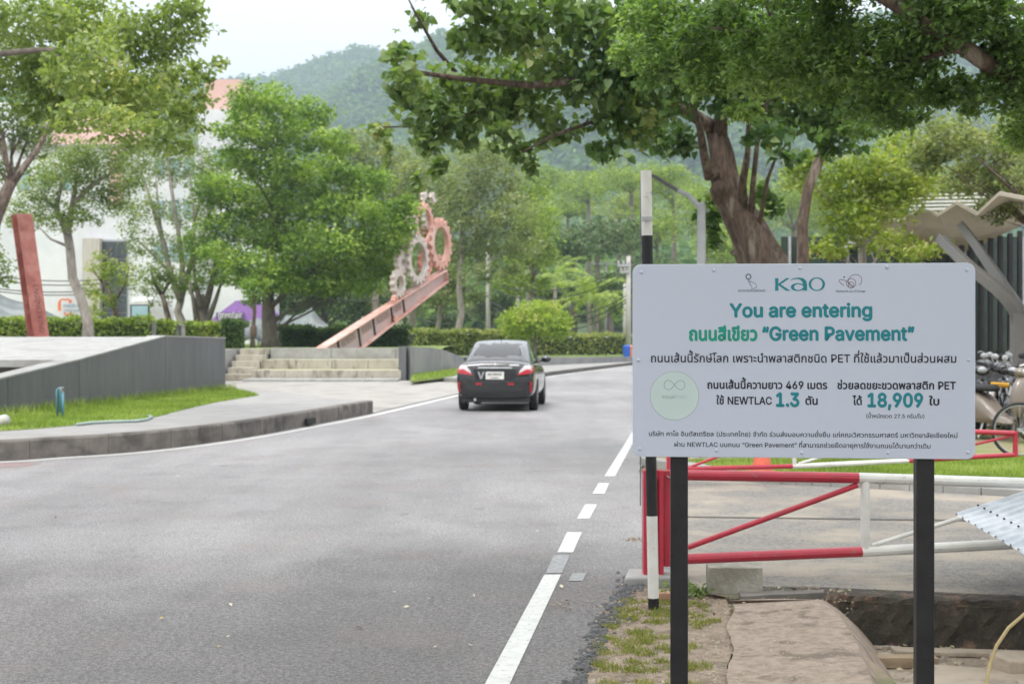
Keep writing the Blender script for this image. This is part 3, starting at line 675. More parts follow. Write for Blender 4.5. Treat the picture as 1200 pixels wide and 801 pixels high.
line_px(ell(877.3, 323.8, 2.9, 2.9), 1.0, INK, 'logo_mark', closed=False)
line_px([(877.2, 327.2), (877, 329), (879.5, 333), (881.5, 336.5), (880.5, 337.8), (884, 338), (885.5, 336.5), (886.6, 337.6), (886.5, 333.5), (884, 331), (880.5, 330), (878, 328.2)], .45, INK, 'logo_mark')
line_px(ell(1000.5, 329, 8, 7, 140, 440, -30), .5, PLUM, 'logo_mark'); line_px(ell(996, 331.8, 5.4, 5.4), .5, PLUM, 'logo_mark'); line_px(ell(996, 334, 3.3, 3.5), .5, PLUM, 'logo_mark')
line_px([(987.8, 334.8), (984.5, 332.3), (982.3, 329.8), (982.2, 328.2), (984.5, 327.4), (989, 328.6), (993, 331), (996, 333.5), (998.5, 336.5)], .55, PLUM, 'logo_mark'); disc(988, 324.7, .9, INK, -.0128, 'logo_mark', 12)
# company letters: flared k, a with an overhanging stroke, o with swelling sides
def shape_px(pts, name, m, y=-.0128):
    q = [uv(*p) for p in pts]; mb_ = MB(); mb_.add([(x, y, z_) for x, z_ in q], [tuple(range(len(q)))]); return mb_.build(name, m, board)
shape_px([(908.2, 325.8), (912.3, 325.8), (911.9, 333), (912.3, 340.3), (908.2, 340.3), (908.6, 333)], 'logo_letter', TEAL)
shape_px([(911.5, 332.6), (921.2, 325.8), (925.3, 325.6), (914.6, 332.9), (926.3, 340.6), (921.0, 340.3), (911.5, 333.6)], 'logo_letter', TEAL, -.0129)
def ringo(cx, cy, rx, ry, irx, iry, a0=0, a1=360, rot=0, n=40, icx=0):
    O = ell(cx, cy, rx, ry, a0, a1, rot, n); I = ell(cx+icx, cy, irx, iry, a0, a1, rot, n); mb_ = MB(); V = []
    for p, q in zip(O, I): a = uv(*p); b = uv(*q); V += [(a[0], -.0128, a[1]), (b[0], -.0128, b[1])]
    mb_.add(V, [(2*i, 2*i+1, 2*i+3, 2*i+2) for i in range(n)]); return mb_.build('logo_letter', TEAL, board, fix=False)
ringo(956.6, 332.9, 9.5, 7.9, 6.6, 6.7)
ringo(934.6, 336.2, 8.0, 4.6, 4.9, 3.4, 20, 330, icx=.6)
shape_px([(925.2, 328.6), (929, 326.2), (935, 325), (941, 326), (944.3, 329), (945.2, 333), (945.4, 340.3), (940.9, 340.3), (940.8, 334.5), (940, 330.5), (937.5, 327.6), (934, 326.6), (930, 327.1)], 'logo_letter', TEAL, -.0129)

# ---- black and white striped pole in front of the gate
def stripe_pole():
    b = G(766, 713); t = thing('striped_pole', 'tall round pole banded black and white rising behind the left edge of the sign', 'pole', (b.x, b.y, 0))
    d = b.y; zs = [1.6-(y-HY)*d/F for y in (713, 700, 604, 537+8, 330, 276, 200)]
    r = 6.4*d/F
    lean = -(9.0)*d/F/(zs[-1])
    def seg(z0, z1, m, nm='band', rr=r): MB().tube([(lean*z0, 0, z0), (lean*z1, 0, z1)], rr, 16).build(nm, m, t, smooth=False)
    z = [0, zs[1], zs[2], 1.6-(480-HY)*d/F, 1.6-(395-HY)*d/F, 1.6-(308-HY)*d/F-.0, zs[5]+.0, zs[6]]
    seg(-.05, z[1], BLACKP); seg(z[1], z[2], WHITEP); seg(z[2], z[3], BLACKP); seg(z[3], z[4], WHITEP); seg(z[4], zs[5], BLACKP)
    seg(zs[5], zs[6], WHITEP, 'band'); 
    zc = 1.6-(257-HY)*d/F; MB().tube([(lean*zc, 0, zc-.014), (lean*zc, 0, zc+.014)], r*1.08, 16).box((lean*zc-.004, -r*1.05, zc), (.028, .03, .026)).build('clamp', STEELG, t)
    MB().bar((lean*zs[6]-r*.98, .01, .6), (lean*zs[6]-r*.9, .01, zs[6]+.005), .007, .007).build('cable', mat('grey_cable', (.2, .2, .2)), t)
    return t
stripe_pole()
# ---- street lamp arm behind
b = P(822, 480, 18); lp = thing('lamp_post', 'slim grey lamp post with a long arm sloping up to the left behind the sign', 'post', (b.x, b.y, 0)); sc = 18/F
H = 1.6-(240-HY)*sc
MB().tube([(0, 0, 0), (0, 0, H*.9), (0, 0, H)], [.062, .056, .05], 14).build('pole', STEELG, lp); MB().lathe((0, 0, H), [(.055, -.06), (.055, .0), (.03, .03), (.001, .035)], 14).build('cap', STEELG, lp)
MB().tube([(-.02, 0, H-.03), (-15*sc, 0, H+11*sc), (-28*sc, 0, H+17*sc)], [.035, .032, .03], 8).build('arm', STEELG, lp)
MB().tube([(-27*sc, 0, H+16.5*sc), (-58*sc, .0, H+35*sc)], [.026, .022], 8).build('arm_extension', mat('dark_steel', (.12, .125, .13), rough=.5), lp)
MB().box((0, 0, .03), (.3, .3, .06)).build('base_plate', STEELG, lp)

# ---- gate in front
def px_rel(o, px, py, d): return P(px, py, d)-Vector(o.location)
D1 = 9.25; kf = D1/F
g1 = thing('barrier_gate', 'nearer red and white swing barrier gate hinged on a red post behind the sign', 'gate', (P(765, 392, D1).x, D1, 0), group=None)
def gt(pts, d, r, m, nm, o): MB().tube([px_rel(o, x, y, d) for x, y in pts], r, 12).build(nm, m, o, smooth=False)
for o_ in (MB().bar((-.115/2+.006, 0, 0), (-.115/2+.006, 0, 1.6-(550-HY)*kf), .028, .12), MB().bar((.115/2-.006, 0, 0), (.115/2-.006, 0, 1.6-(550-HY)*kf), .028, .12)): o_.build('gate_post', REDP, g1, bevel=.003)
MB().box((0, .045, .36), (.09, .02, .70)).build('gate_post', REDP, g1)
xh = P(782, 0, D1).x-g1.location.x
MB().box((xh, 0, 1.6-(607-HY)*kf), (.05, .05, 112*kf)).build('hinge_stile', REDP, g1, bevel=.003)
for yy in (556, 645): MB().tube([(xh-.06, 0, 1.6-(yy-HY)*kf-.03), (xh-.06, 0, 1.6-(yy-HY)*kf+.03)], .014, 8).bar((-.02, 0, 1.6-(yy-HY)*kf), (xh, 0, 1.6-(yy-HY)*kf), .02).build('hinge', REDP, g1)
gt([(784, 556), (1006, 559.7)], D1, .035, REDP, 'top_rail', g1); gt([(1006, 559.7), (1330, 570)], D1, .0352, WHITEP, 'top_rail', g1)
gt([(784, 655.5), (1010, 646)], D1, .034, REDP, 'bottom_rail', g1); gt([(1010, 646), (1178, 637.5), (1330, 629)], D1, .0345, WHITEP, 'bottom_rail', g1)
gt([(806, 641), (1005, 568)], D1, .019, REDP, 'brace', g1); gt([(1014, 563), (1014, 645)], D1, .03, WHITEP, 'upright', g1); gt([(1022, 639), (1128, 606), (1200, 583), (1220, 574)], D1, .015, WHITEP, 'brace', g1)
gt([(1330, 563), (1330, 632)], D1, .03, WHITEP, 'upright', g1)
mbx = MB()
for dx in (-1, 1): mbx.tube([(xh+.015+dx*.02, -.03, 1.6-(557-HY)*kf), (xh+.05, -.04, 1.6-(561-HY)*kf+dx*.008), (xh+.12, -.035, 1.6-(555-HY)*kf)], .004, 5)
mbx.build('chain', STEELG, g1)
b = G(765, 683); MB().prism([(-.20, -.16), (.22, -.14), (.24, .16), (-.14, .2)], -.04, .05).build('concrete_footing', CONC, g1, bevel=.015)
# ---- gate behind
D2 = 15.0; kf2 = D2/F
g2 = thing('barrier_gate', 'farther red and white swing barrier gate tapering to the right behind the sign', 'gate', (P(786, 392, D2).x, D2, 0))
MB().box((0, 0, .37), (.09, .09, .74)).build('gate_post', REDP, g2, bevel=.004)
gt([(788, 549.5), (929, 546)], D2, .025, REDP, 'bottom_rail', g2); gt([(929, 546), (1065, 539.5)], D2, .0253, WHITEP, 'bottom_rail', g2); gt([(1065, 539.5), (1190, 532.5)], D2, .025, REDP, 'bottom_rail', g2)
gt([(788, 498), (929, 500)], D2, .027, REDP, 'top_rail', g2); gt([(929, 500), (1065, 503)], D2, .0273, WHITEP, 'top_rail', g2); gt([(1065, 503), (1190, 507.5)], D2, .027, REDP, 'top_rail', g2)
gt([(1190, 505), (1190, 535)], D2, .027, REDP, 'upright', g2); gt([(931, 500), (931, 546)], D2, .022, WHITEP, 'upright', g2); gt([(1065, 503), (1065, 539)], D2, .022, REDP, 'upright', g2)
gt([(806, 548), (929, 502)], D2, .015, REDP, 'brace', g2); gt([(936, 543), (1063, 505)], D2, .014, WHITEP, 'brace', g2); gt([(1068, 537), (1188, 510)], D2, .014, REDP, 'brace', g2)
# ---- traffic cone
c_ = P(893, 560, 15.8); co = thing('traffic_cone', 'faded orange traffic cone standing beyond the farther barrier gate', 'cone', (c_.x, c_.y, .06)); OR = mat('orange_plastic', (.62, .12, .06), (.5, .1, .06), 5, .5)
MB().box((0, 0, .015), (.3, .3, .03)).build('base', OR, co, bevel=.008); MB().lathe((0, 0, 0), [(.125, .03), (.11, .06), (.028, .52), (.024, .55), (.001, .552)], 20).build('cone_body', OR, co, smooth=True)
MB().lathe((0, 0, 0), [(.088, .17), (.068, .28)], 20).build('reflective_band', WHITEP, co)
# ---- concrete block
c_ = G(863, 701); cb = MB().box((0, 0, .088), (63*c_.y/F, .17, .166)).build('concrete_block', mat('rough_concrete_block', (.27, .25, .21), (.16, .145, .115), 12, .95, .012, 40, c3=(.34, .32, .28), s3=6), None, bevel=.006); cb.location = (c_.x, c_.y+.09, .016); cb.rotation_euler = (0, 0, R(-2)); tag(cb, 'rough grey concrete block lying at the near end of the driveway', 'block')
# ---- corrugated sheet, leaning over the gate from the right
zs = thing('roofing_sheet', 'corrugated galvanised roofing sheet propped over the barrier gate at the right edge', 'metal sheet', (0, 0, 0))
A = P(1120, 603, 8.7); Bp = P(1205, 652, 7.4); Cc = P(1300, 545, 10.4)
e1 = (Bp-A); e2 = (Cc-A); nn = e1.cross(e2).normalized(); nn = nn if nn.z > 0 else -nn
ZINC = mat('galvanised_sheet', (.46, .49, .52), (.36, .385, .41), 4, .38, .0015, 30, metal=.45, c3=(.56, .58, .60), s3=1.5)
nu = 14*16; V = []; Fc = []; T = 1.35; zs.location = A
for i in range(nu+1):
    t = i/nu*T; ph = (i % 16)/16; h = .0
    if ph < .12: h = .016*math.sin(math.pi*min(1, ph/.12)/2)
    elif ph < .24: h = .016
    elif ph < .36: h = .016*(1-(ph-.24)/.12)
    for s in (0, 1): 
        p = e1*t+e2*s*1.0+nn*h
        V += [p, p-nn*.0012]
for i in range(nu): a = i*4; Fc += [(a, a+4, a+6, a+2), (a+1, a+3, a+7, a+5), (a, a+1, a+5, a+4), (a+2, a+6, a+7, a+3)]
MB().add(V, Fc).build('sheet', ZINC, zs)
for i in range(15):
    for s in (.12, .52, .9):
        if i < 14: p = e1*((i*16+2.9)/nu*T)+e2*s+nn*.018; MB().tube([p, p+nn*.009], [.008, .006], 6).build('roofing_screw', BLACKP, zs)
p_ = MB(); q = e1*.9+e2*.75; p_.tube([q, Vector((q.x+.1, q.y+.3, -A.z))], .03, 8); p_.build('prop', mat('weathered_timber', (.24, .19, .13), None, 8, .9), zs)
# ---- pale cane / hose arc
hp = [P(1153, 830, 6.2), P(1156, 801, 6.25), P(1160, 778, 6.3), P(1168, 756, 6.35), P(1182, 735, 6.4), P(1202, 718, 6.45), P(1230, 704, 6.5), P(1262, 702, 6.5), P(1300, 720, 6.5), P(1330, 800, 6.5), P(1336, 905, 6.5)]
hp = [(hp[0].x-.01, hp[0].y, -.28)]+[tuple(h) for h in hp[:-1]]+[(hp[-1].x, hp[-1].y, -.28)]
hs = MB().tube(hp, .008, 8).build('hose', mat('pale_yellow_hose', (.45, .36, .17), (.3, .22, .1), 10, .6), smooth=True); tag(hs, 'pale yellow hose arching out of the drain at the lower right', 'hose')
# ---- slabs and rubble in the drain
RUB = mat('broken_concrete', (.42, .35, .275), (.33, .275, .215), 6, .9, .01, 30, c3=(.2, .16, .125), s3=3, l3=.55, h3=.72)
def rub(px, py, w_, l_, h_, rz, label, z=-.29, tilt=0, poly=None, nm='broken_slab'):
    c = G(px, py, z+h_); n_ = 7; pl = poly or [(w_/2*math.cos(2*math.pi*(k+rnd.uniform(-.25, .25))/n_)*rnd.uniform(.85, 1.15)*1.1, l_/2*math.sin(2*math.pi*(k+rnd.uniform(-.1, .1))/n_)*rnd.uniform(.85, 1.15)*1.1) for k in range(n_)]
    o = MB().prism(pl, 0, h_).build(nm, RUB, bevel=.008); o.location = (c.x, c.y, z+.003); o.rotation_euler = (R(tilt), R(tilt*.6), R(rz)); return tag(o, label, 'rubble')
rub(1148, 792, .62, .42, .05, -12, 'widest flat broken slab in the drain behind the right sign post', poly=[(-.36, -.3), (.4, -.36), (.46, .14), (.1, .2), (-.3, .24)])
rub(1085, 812, .4, .3, .04, 10, 'broken slab at the foot of the front walk beside the right sign post', poly=[(-.2, -.2), (.16, -.26), (.22, .05), (.06, .24), (-.22, .16)])
rub(1192, 768, .2, .22, .12, 20, 'chunky broken corner of concrete behind the hose', poly=[(-.13, -.1), (.1, -.14), (.16, .06), (0, .12), (-.14, .07)], tilt=4)
rub(1130, 762, .5, .1, .03, -8, 'thin strip of concrete along the foot of the drain wall', poly=[(-.4, -.07), (.42, -.05), (.4, .06), (-.42, .05)])
rub(1230, 800, .3, .3, .06, 40, 'broken slab beside the hose at the right edge')
o = MB().box((0, 0, .03), (.36, .1, .06)).build('timber_offcut', mat('dry_timber', (.36, .27, .18), (.22, .16, .1), 8, .8, stretch=(1, 6, 6)), bevel=.004); c_ = G(1060, 771, -.24); o.location = (c_.x, c_.y, -.286); o.rotation_euler = (0, 0, R(-3)); tag(o, 'short timber offcut lying in the drain left of the right post', 'timber')
o = MB().prism([(-.06, -.04), (.05, -.05), (.07, .03), (-.03, .05)], 0, .05).build('brick_fragment', mat('orange_brick', (.42, .24, .15), (.33, .18, .12), 10, .9)); c_ = G(776, 702); o.location = (c_.x, c_.y, -.005); tag(o, 'small orange brick fragment beside the striped pole', 'brick')
def scatter_chips(name, region, n, s0, s1, m, z, label, cat, flat=.4):
    V = []; Fq = []
    tpl = np.array([(-1, -.7, 0), (.8, -1, 0), (1, .6, 0), (-.6, 1, 0), (-.6, -.4, 1), (.5, -.6, 1), (.6, .4, .9), (-.4, .6, .8)]); tf = np.array([(0, 1, 5, 4), (1, 2, 6, 5), (2, 3, 7, 6), (3, 0, 4, 7), (4, 5, 6, 7)])
    k = 0
    for _ in range(n):
        x, y, zz = region(); s = rnd.uniform(s0, s1); a = rnd.uniform(0, 6.28); c, s_ = math.cos(a), math.sin(a)
        q = tpl*np.array([s, s*rnd.uniform(.5, 1), s*flat])*(1+rng_.uniform(-.2, .2, (8, 3))); q = np.stack([q[:, 0]*c-q[:, 1]*s_+x, q[:, 0]*s_+q[:, 1]*c+y, q[:, 2]+(z if zz is None else zz)], 1)
        V.append(q); Fq.append(tf+k*8); k += 1
    o = mesh_np(name, np.concatenate(V), np.concatenate(Fq), m); tag(o, label, cat, kind='stuff'); return o
edge = [(672, 806), (676, 792), (694, 752), (708, 725), (724, 700), (735, 682), (765, 678)]
def edge_region():
    i = rnd.randrange(len(edge)-1); t = rnd.random(); px = edge[i][0]+(edge[i+1][0]-edge[i][0])*t+rnd.gauss(2, 7); py = edge[i][1]+(edge[i+1][1]-edge[i][1])*t+rnd.gauss(3, 5); v = G(px, max(py, 560)); return v.x, v.y, rnd.uniform(-.012, .004)
scatter_chips('asphalt_crumbs', edge_region, 900, .005, .02, mat('bitumen_crumbs', (.05, .05, .052), (.12, .12, .12), 30, .7), 0, 'loose dark asphalt crumbs along the broken road edge', 'gravel', .7)
def walk_region(): v = G(rnd.uniform(858, 1000), rnd.uniform(706, 812)); return v.x, v.y, .033
scatter_chips('walk_grit', walk_region, 420, .002, .007, RUB, 0, 'grit and small stones scattered over the front walk', 'gravel', .6)
def drive_region(): v = G(rnd.uniform(800, 1220), 590+rnd.random()**.7*108); return v.x, v.y, .011
scatter_chips('driveway_grit', drive_region, 900, .002, .008, mat('grey_grit', (.34, .32, .29), (.16, .15, .135), 30, .9), 0, 'loose grey grit on the driveway', 'gravel', .6)
def verge_region(): v = G(rnd.uniform(690, 858), rnd.uniform(700, 812)); return v.x, v.y, -.006
scatter_chips('verge_pebbles', verge_region, 1100, .003, .010, mat('pebbles', (.42, .37, .3), (.26, .22, .17), 30, .9), 0, 'small pebbles strewn over the soil verge', 'gravel', .6)
def drain_region(): v = G(rnd.uniform(1030, 1280), rnd.uniform(757, 870), -.28); return v.x, v.y, -.291
scatter_chips('drain_rubble', drain_region, 420, .004, .03, RUB, 0, 'small rubble and grit on the floor of the drain', 'rubble', .6)
LITTER = mat('dry_leaf_litter', (.30, .19, .11), (.18, .10, .06), 20, .8, c3=(.42, .36, .24), s3=12)
def litter(name, region, n, size, label, m=LITTER):
    pts = np.array([region() for _ in range(n)], float); V, Fq = leaves(pts, size, LT_SIMPLE, 0, 3.0, .4)
    return tag(mesh_np(name, V, Fq, m), label, 'leaf litter', kind='stuff')
def lr1(): v = G(rnd.gauss(775, 45), rnd.gauss(708, 10)); return v.x, v.y, .006
litter('leaf_litter', lr1, 260, .026, 'brown dry leaves gathered round the foot of the striped pole')
def lr6(): v = G(rnd.uniform(690, 858), rnd.uniform(696, 815)); return v.x, v.y, .0
litter('leaf_litter', lr6, 420, .018, 'brown leaf bits strewn over the whole soil verge')
def lr2(): v = G(rnd.uniform(1030, 1240), 757+rnd.random()**2*60, -.28); return v.x, v.y, -.275
litter('leaf_litter', lr2, 260, .035, 'brown dry leaves along the foot of the drain wall')
def lr3(): v = G(rnd.uniform(905, 1000), rnd.gauss(698, 2.0)); return v.x, v.y+.05, .03
litter('leaf_litter', lr3, 60, .025, 'dry leaves caught against the lip of the front walk')
LY = emis_free('yellow_fallen_leaf', (.46, .37, .10), .6); LP = emis_free('pale_fallen_leaf', (.55, .48, .34), .6); LBm = emis_free('brown_fallen_leaf', (.2, .1, .06), .6)
for i, (px, py, m_, s) in enumerate([(798-440, 551, LY, 1.3), (628, 623, LP, .7), (576, 653, LP, .6), (604, 642, LP, .7), (637, 652, LP, .7), (657, 688, LP, 1.1), (616, 540, LBm, .8), (664, 548, LY, .7), (480, 712, LP, .9), (478, 696, LY, .6), (332, 702, LY, .8), (272, 711, LP, .9), (220, 722, LP, .8), (254, 759, LY, .8), (186, 726, LY, .7), (416, 736, LP, 1.2), (500, 702, LP, .6), (206, 558, LP, .9), (270, 747, LP, .7), (548, 757, LP, .7), (680, 572, LP, .6), (556, 700, LP, .6), (63, 607, LBm, .8), (512, 760, LP, .6), (460, 694, LP, .6)]):
    pts = np.zeros((1, 3)); V, Fq = leaves(pts, .045*s, LT_SIMPLE, 0, 2.2, 0); V[:, 2] -= V[:, 2].min()
    o = mesh_np('fallen_leaf', V, Fq, m_); c_ = G(px, py); o.location = (c_.x, c_.y, .006); col = {LY: 'yellow', LP: 'pale dry', LBm: 'dark brown'}[m_]
    wh = ('at the far left', 'left of centre', 'in the middle of the lane', 'left of the dashes')[min(3, int(px/170))]+(', far', ', halfway', ', near the solid line end', ', near the bottom')[0 if py < 580 else 1 if py < 660 else 2 if py < 720 else 3]
    if i == 0: tag(o, 'yellow fallen leaf alone on the asphalt left of the car', 'leaf', 'leaves fallen on the road')
    else: tag(o, col+' fallen leaf '+wh, 'leaf', 'leaves fallen on the road')
def lr4(): v = G(rnd.gauss(655, 9), rnd.gauss(710, 4)); return v.x, v.y, .006
litter('leaf_litter', lr4, 40, .02, 'brown leaf debris on the asphalt right of the solid line')
def lr5(): v = G(rnd.gauss(742, 9), rnd.gauss(632, 1.6)); return v.x, v.y, .004
litter('leaf_litter', lr5, 90, .022, 'patch of tan leaf crumbs beside the gate post')
# ================================================================== CAR, MOTORCYCLES, CANOPY
from mathutils.bvhtree import BVHTree
def loft(stations, close=True):
    """stations: list of (y, [(x,z)...]) half sections from bottom centre to top centre; mirrored"""
    mb = MB(); n = len(stations[0][1]); V = []
    for y, s in stations:
        ring = [(x, y, z) for x, z in s]+[(-x, y, z) for x, z in s[-2:0:-1]]
        V += ring
    k = 2*n-2; Fc = []
    for i in range(len(stations)-1):
        for j in range(k): Fc.append((i*k+j, i*k+(j+1) % k, (i+1)*k+(j+1) % k, (i+1)*k+j))
    Fc.append(tuple(range(k-1, -1, -1))); Fc.append(tuple((len(stations)-1)*k+j for j in range(k)))
    return mb.add(V, Fc)
def bvh_of(o, lv=2):
    bpy.context.view_layer.update(); dg = bpy.context.evaluated_depsgraph_get(); e = o.evaluated_get(dg); me = e.to_mesh()
    b = BVHTree.FromPolygons([v.co.copy() for v in me.vertices], [tuple(p.vertices) for p in me.polygons]); e.to_mesh_clear(); return b
def stick(bvh, uvp, axis, m, name, parent, off=.006, thick=.0, div=5, smooth=True):
    """a panel of outline uvp laid on the body: axis 'rear' projects (x,z) along +y; 'side+1'/'side-1' projects (y,z) along x"""
    cx = sum(p[0] for p in uvp)/len(uvp); cz_ = sum(p[1] for p in uvp)/len(uvp); n = len(uvp); V = []; Fc = []
    out = []
    for i in range(n):
        for j in range(3): t = j/3; a = uvp[i]; b = uvp[(i+1) % n]; out.append((a[0]+(b[0]-a[0])*t, a[1]+(b[1]-a[1])*t))
    n = len(out); last = None
    def proj(u, v):
        nonlocal last
        if axis == 'rear': o, d = Vector((u, -5, v)), Vector((0, 1, 0))
        elif axis == 'side+1': o, d = Vector((5, u, v)), Vector((-1, 0, 0))
        elif axis == 'side-1': o, d = Vector((-5, u, v)), Vector((1, 0, 0))
        else: o, d = Vector((u, v, 5)), Vector((0, 0, -1))
        h = bvh.ray_cast(o, d)
        if h[0] is None: p = last or o+d*4.2
        else: p = h[0]-d*off
        last = p; return p
    rings = [[proj(cx+(u-cx)*r, cz_+(v-cz_)*r) for u, v in out] for r in [k/div for k in range(1, div+1)]]
    c = proj(cx, cz_); V = [c]+[p for r in rings for p in r]
    for i in range(n): Fc.append((0, 1+i, 1+(i+1) % n))
    for k in range(div-1):
        for i in range(n): a = 1+k*n+i; b = 1+k*n+(i+1) % n; Fc.append((a, a+n, b+n, b))
    d_ = {'rear': Vector((0, 1, 0)), 'side+1': Vector((-1, 0, 0)), 'side-1': Vector((1, 0, 0))}.get(axis, Vector((0, 0, -1)))
    rim = [V[1+(div-1)*n+i]+d_*(off+.012) for i in range(n)]; b0 = len(V); V += rim
    for i in range(n): a = 1+(div-1)*n+i; b = 1+(div-1)*n+(i+1) % n; Fc.append((a, b0+i, b0+(i+1) % n, b))
    return MB().add(V, Fc).build(name, m, parent, smooth=False)
def wheel(parent, x, y, r, w_, sgn=1, alloy=None):
    t = MB(); pr = [(r*.62, -w_*.46), (r*.8, -w_*.5), (r*.96, -w_*.46), (r, -w_*.3), (r, w_*.3), (r*.96, w_*.46), (r*.8, w_*.5), (r*.62, w_*.46)]
    t.lathe((0, 0, 0), pr, 28, 'x'); o = t.build('tyre', RUBBER, parent, smooth=True); o.location = (x, y, r)
    m_ = MB(); m_.lathe((0, 0, 0), [(r*.64, -w_*.4), (r*.64, w_*.4), (r*.58, w_*.44), (r*.55, w_*.3)], 24, 'x')
    for k in range(5):
        a = 2*math.pi*k/5; m_.bar((w_*.36*sgn, 0, 0), (w_*.34*sgn, math.cos(a)*r*.58, math.sin(a)*r*.58), .05, .03)
    m_.lathe((w_*.36*sgn, 0, 0), [(.001, .02*sgn), (.05, .02*sgn), (.06, -.01)], 14, 'x')
    q = m_.build('rim', alloy or STEELG, o); return o
def build_car(loc, rz):
    PB = bpy.data.materials.new('black_car_paint'); PB.use_nodes = True; b = PB.node_tree.nodes['Principled BSDF']
    b.inputs['Base Color'].default_value = (.005, .006, .008, 1); b.inputs['Roughness'].default_value = .22; b.inputs['Coat Weight'].default_value = 1; b.inputs['Coat Roughness'].default_value = .04; b.inputs['Metallic'].default_value = 0
    GL = emis_free('car_glass', (.006, .008, .009), .03, spec=.6)
    RED = emis_free('red_lamp_lens', (.42, .01, .025), .18, coat=.8); RED2 = emis_free('red_reflector', (.32, .006, .015), .3, coat=.5); CLR = emis_free('clear_lamp_lens', (.55, .50, .50), .15, coat=.8)
    c = thing('parked_car', 'black four-door saloon driving away on the road with red tail lamps', 'car', loc, rz); c.name = 'saloon_car'
    def sec(w_, zb, zsh, zt, tuck=.0): return [(0, zb), (w_*.7, zb), (w_*.93, zb+.05), (w_, zb+.22), (w_*.995, zsh-.18), (w_*.955, zsh-.03), (w_*.86, zsh+.02), (w_*.55, zt), (0, zt+.012)]
    st_ = [(-.84, sec(.66, .36, .66, .70)), (-.80, sec(.77, .30, .86, .93)), (-.77, sec(.80, .27, .95, 1.005)), (-.70, sec(.815, .26, .985, 1.045)), (-.45, sec(.832, .23, .985, 1.06)), (0, sec(.838, .21, .965, 1.04)), (.6, sec(.838, .20, .945, .99)), (1.4, sec(.836, .20, .93, .96)), (2.2, sec(.832, .20, .92, .96)), (2.7, sec(.825, .22, .87, .92)), (3.1, sec(.80, .25, .78, .82)), (3.32, sec(.72, .30, .68, .72)), (3.40, sec(.58, .36, .6, .64))]
    body = loft(st_).build('body', PB, c, smooth=True, sub=2)
    def gs(wb, zb, wt, zt): return [(0, zb-.06), (wb, zb-.06), (wb, zb), (wb-(wb-wt)*.25, zb+(zt-zb)*.3), (wb-(wb-wt)*.6, zb+(zt-zb)*.65), (wt, zt-.035), (wt*.9, zt), (wt*.5, zt+.018), (0, zt+.025)]
    cab = loft([(-.50, gs(.64, .99, .58, 1.03)), (-.36, gs(.70, .99, .60, 1.12)), (0, gs(.735, .98, .585, 1.30)), (.36, gs(.75, .97, .575, 1.43)), (.7, gs(.755, .96, .58, 1.475)), (1.3, gs(.755, .95, .585, 1.485)), (1.75, gs(.75, .945, .57, 1.43)), (2.2, gs(.74, .93, .58, 1.19)), (2.55, gs(.72, .90, .6, .98)), (2.65, gs(.68, .88, .58, .92))]).build('roof', PB, c, smooth=True, sub=2)
    bb = bvh_of(body); bc = bvh_of(cab)
    stick(bc, [(-.60, 1.125), (.60, 1.125), (.635, 1.16), (.535, 1.40), (.42, 1.43), (-.42, 1.43), (-.535, 1.40), (-.635, 1.16)], 'rear', RUBBER, 'window_seal', c, .003)
    stick(bc, [(-.53, 1.135), (.53, 1.135), (.585, 1.17), (.50, 1.385), (.40, 1.415), (-.40, 1.415), (-.50, 1.385), (-.585, 1.17)], 'rear', GL, 'rear_window', c, .005)
    for s_, sg in (('side+1', 1), ('side-1', -1)):
        stick(bc, [(.32, 1.04), (1.08, 1.02), (1.08, 1.39), (.75, 1.385), (.48, 1.31)], s_, GL, 'side_window', c, .005)
        stick(bc, [(1.15, 1.02), (2.1, .99), (1.95, 1.12), (1.62, 1.35), (1.15, 1.39)], s_, GL, 'side_window', c, .005)
        stick(bb, [(2.3, .35), (2.92, .33), (2.95, .5), (2.75, .66), (2.45, .66), (2.28, .5)], s_, RUBBER, 'wheel_arch', c, .004)
        stick(bb, [(-.34, .28), (.34, .28), (.36, .48), (.18, .66), (-.18, .66), (-.36, .48)], s_, RUBBER, 'wheel_arch', c, .004)
        stick(bb, [(1.10, .3), (1.125, .3), (1.125, .9), (1.10, .9)], s_, RUBBER, 'door_gap', c, .002); stick(bb, [(.42, .62), (.44, .62), (.36, .88), (.335, .88)], s_, RUBBER, 'door_gap', c, .002)
        stick(bb, [(.62, .80), (.80, .80), (.80, .825), (.62, .825)], s_, PB, 'door_handle', c, .02); stick(bb, [(1.55, .78), (1.73, .78), (1.73, .805), (1.55, .805)], s_, PB, 'door_handle', c, .02)
        # tail lamp: red with a pale upper half
        stick(bb, [(.48*sg, .765), (.75*sg, .80), (.775*sg, .90), (.76*sg, .965), (.62*sg, .965), (.52*sg, .86)], 'rear', CLR, 'tail_lamp', c, .012)
        stick(bb, [(.47*sg, .76), (.77*sg, .795), (.785*sg, .875), (.66*sg, .885), (.50*sg, .80)], 'rear', RED, 'tail_lamp_lens', c, .018)
        stick(bb, [(.72*sg, .40), (.768*sg, .42), (.775*sg, .62), (.73*sg, .64)], 'rear', RED2, 'reflector', c, .010)
        stick(bb, [(.27*sg, .555), (.40*sg, .555), (.40*sg, .605), (.27*sg, .605)], 'rear', RED2, 'reflector', c, .012)
        stick(bb, [(-.5, .79), (-.73, .82), (-.78, .93), (-.6, .955)], s_, RED, 'tail_lamp', c, .008)
        m_ = MB(); m_.bar((sg*.74, 1.98, 1.0), (sg*.84, 1.98, 1.02), .05, .04); m_.sph((sg*.89, 1.97, 1.05), 1, 14, 8, (.115, .075, .078)); m_.build('wing_mirror', PB, c, smooth=True)
        wheel(c, sg*.745, 0, .295, .185, sg); wheel(c, sg*.735, 2.55, .295, .185, sg)
    stick(bb, [(-.36, .90), (.36, .90), (.35, .93), (-.35, .93)], 'rear', STEELG, 'chrome_trim', c, .02)
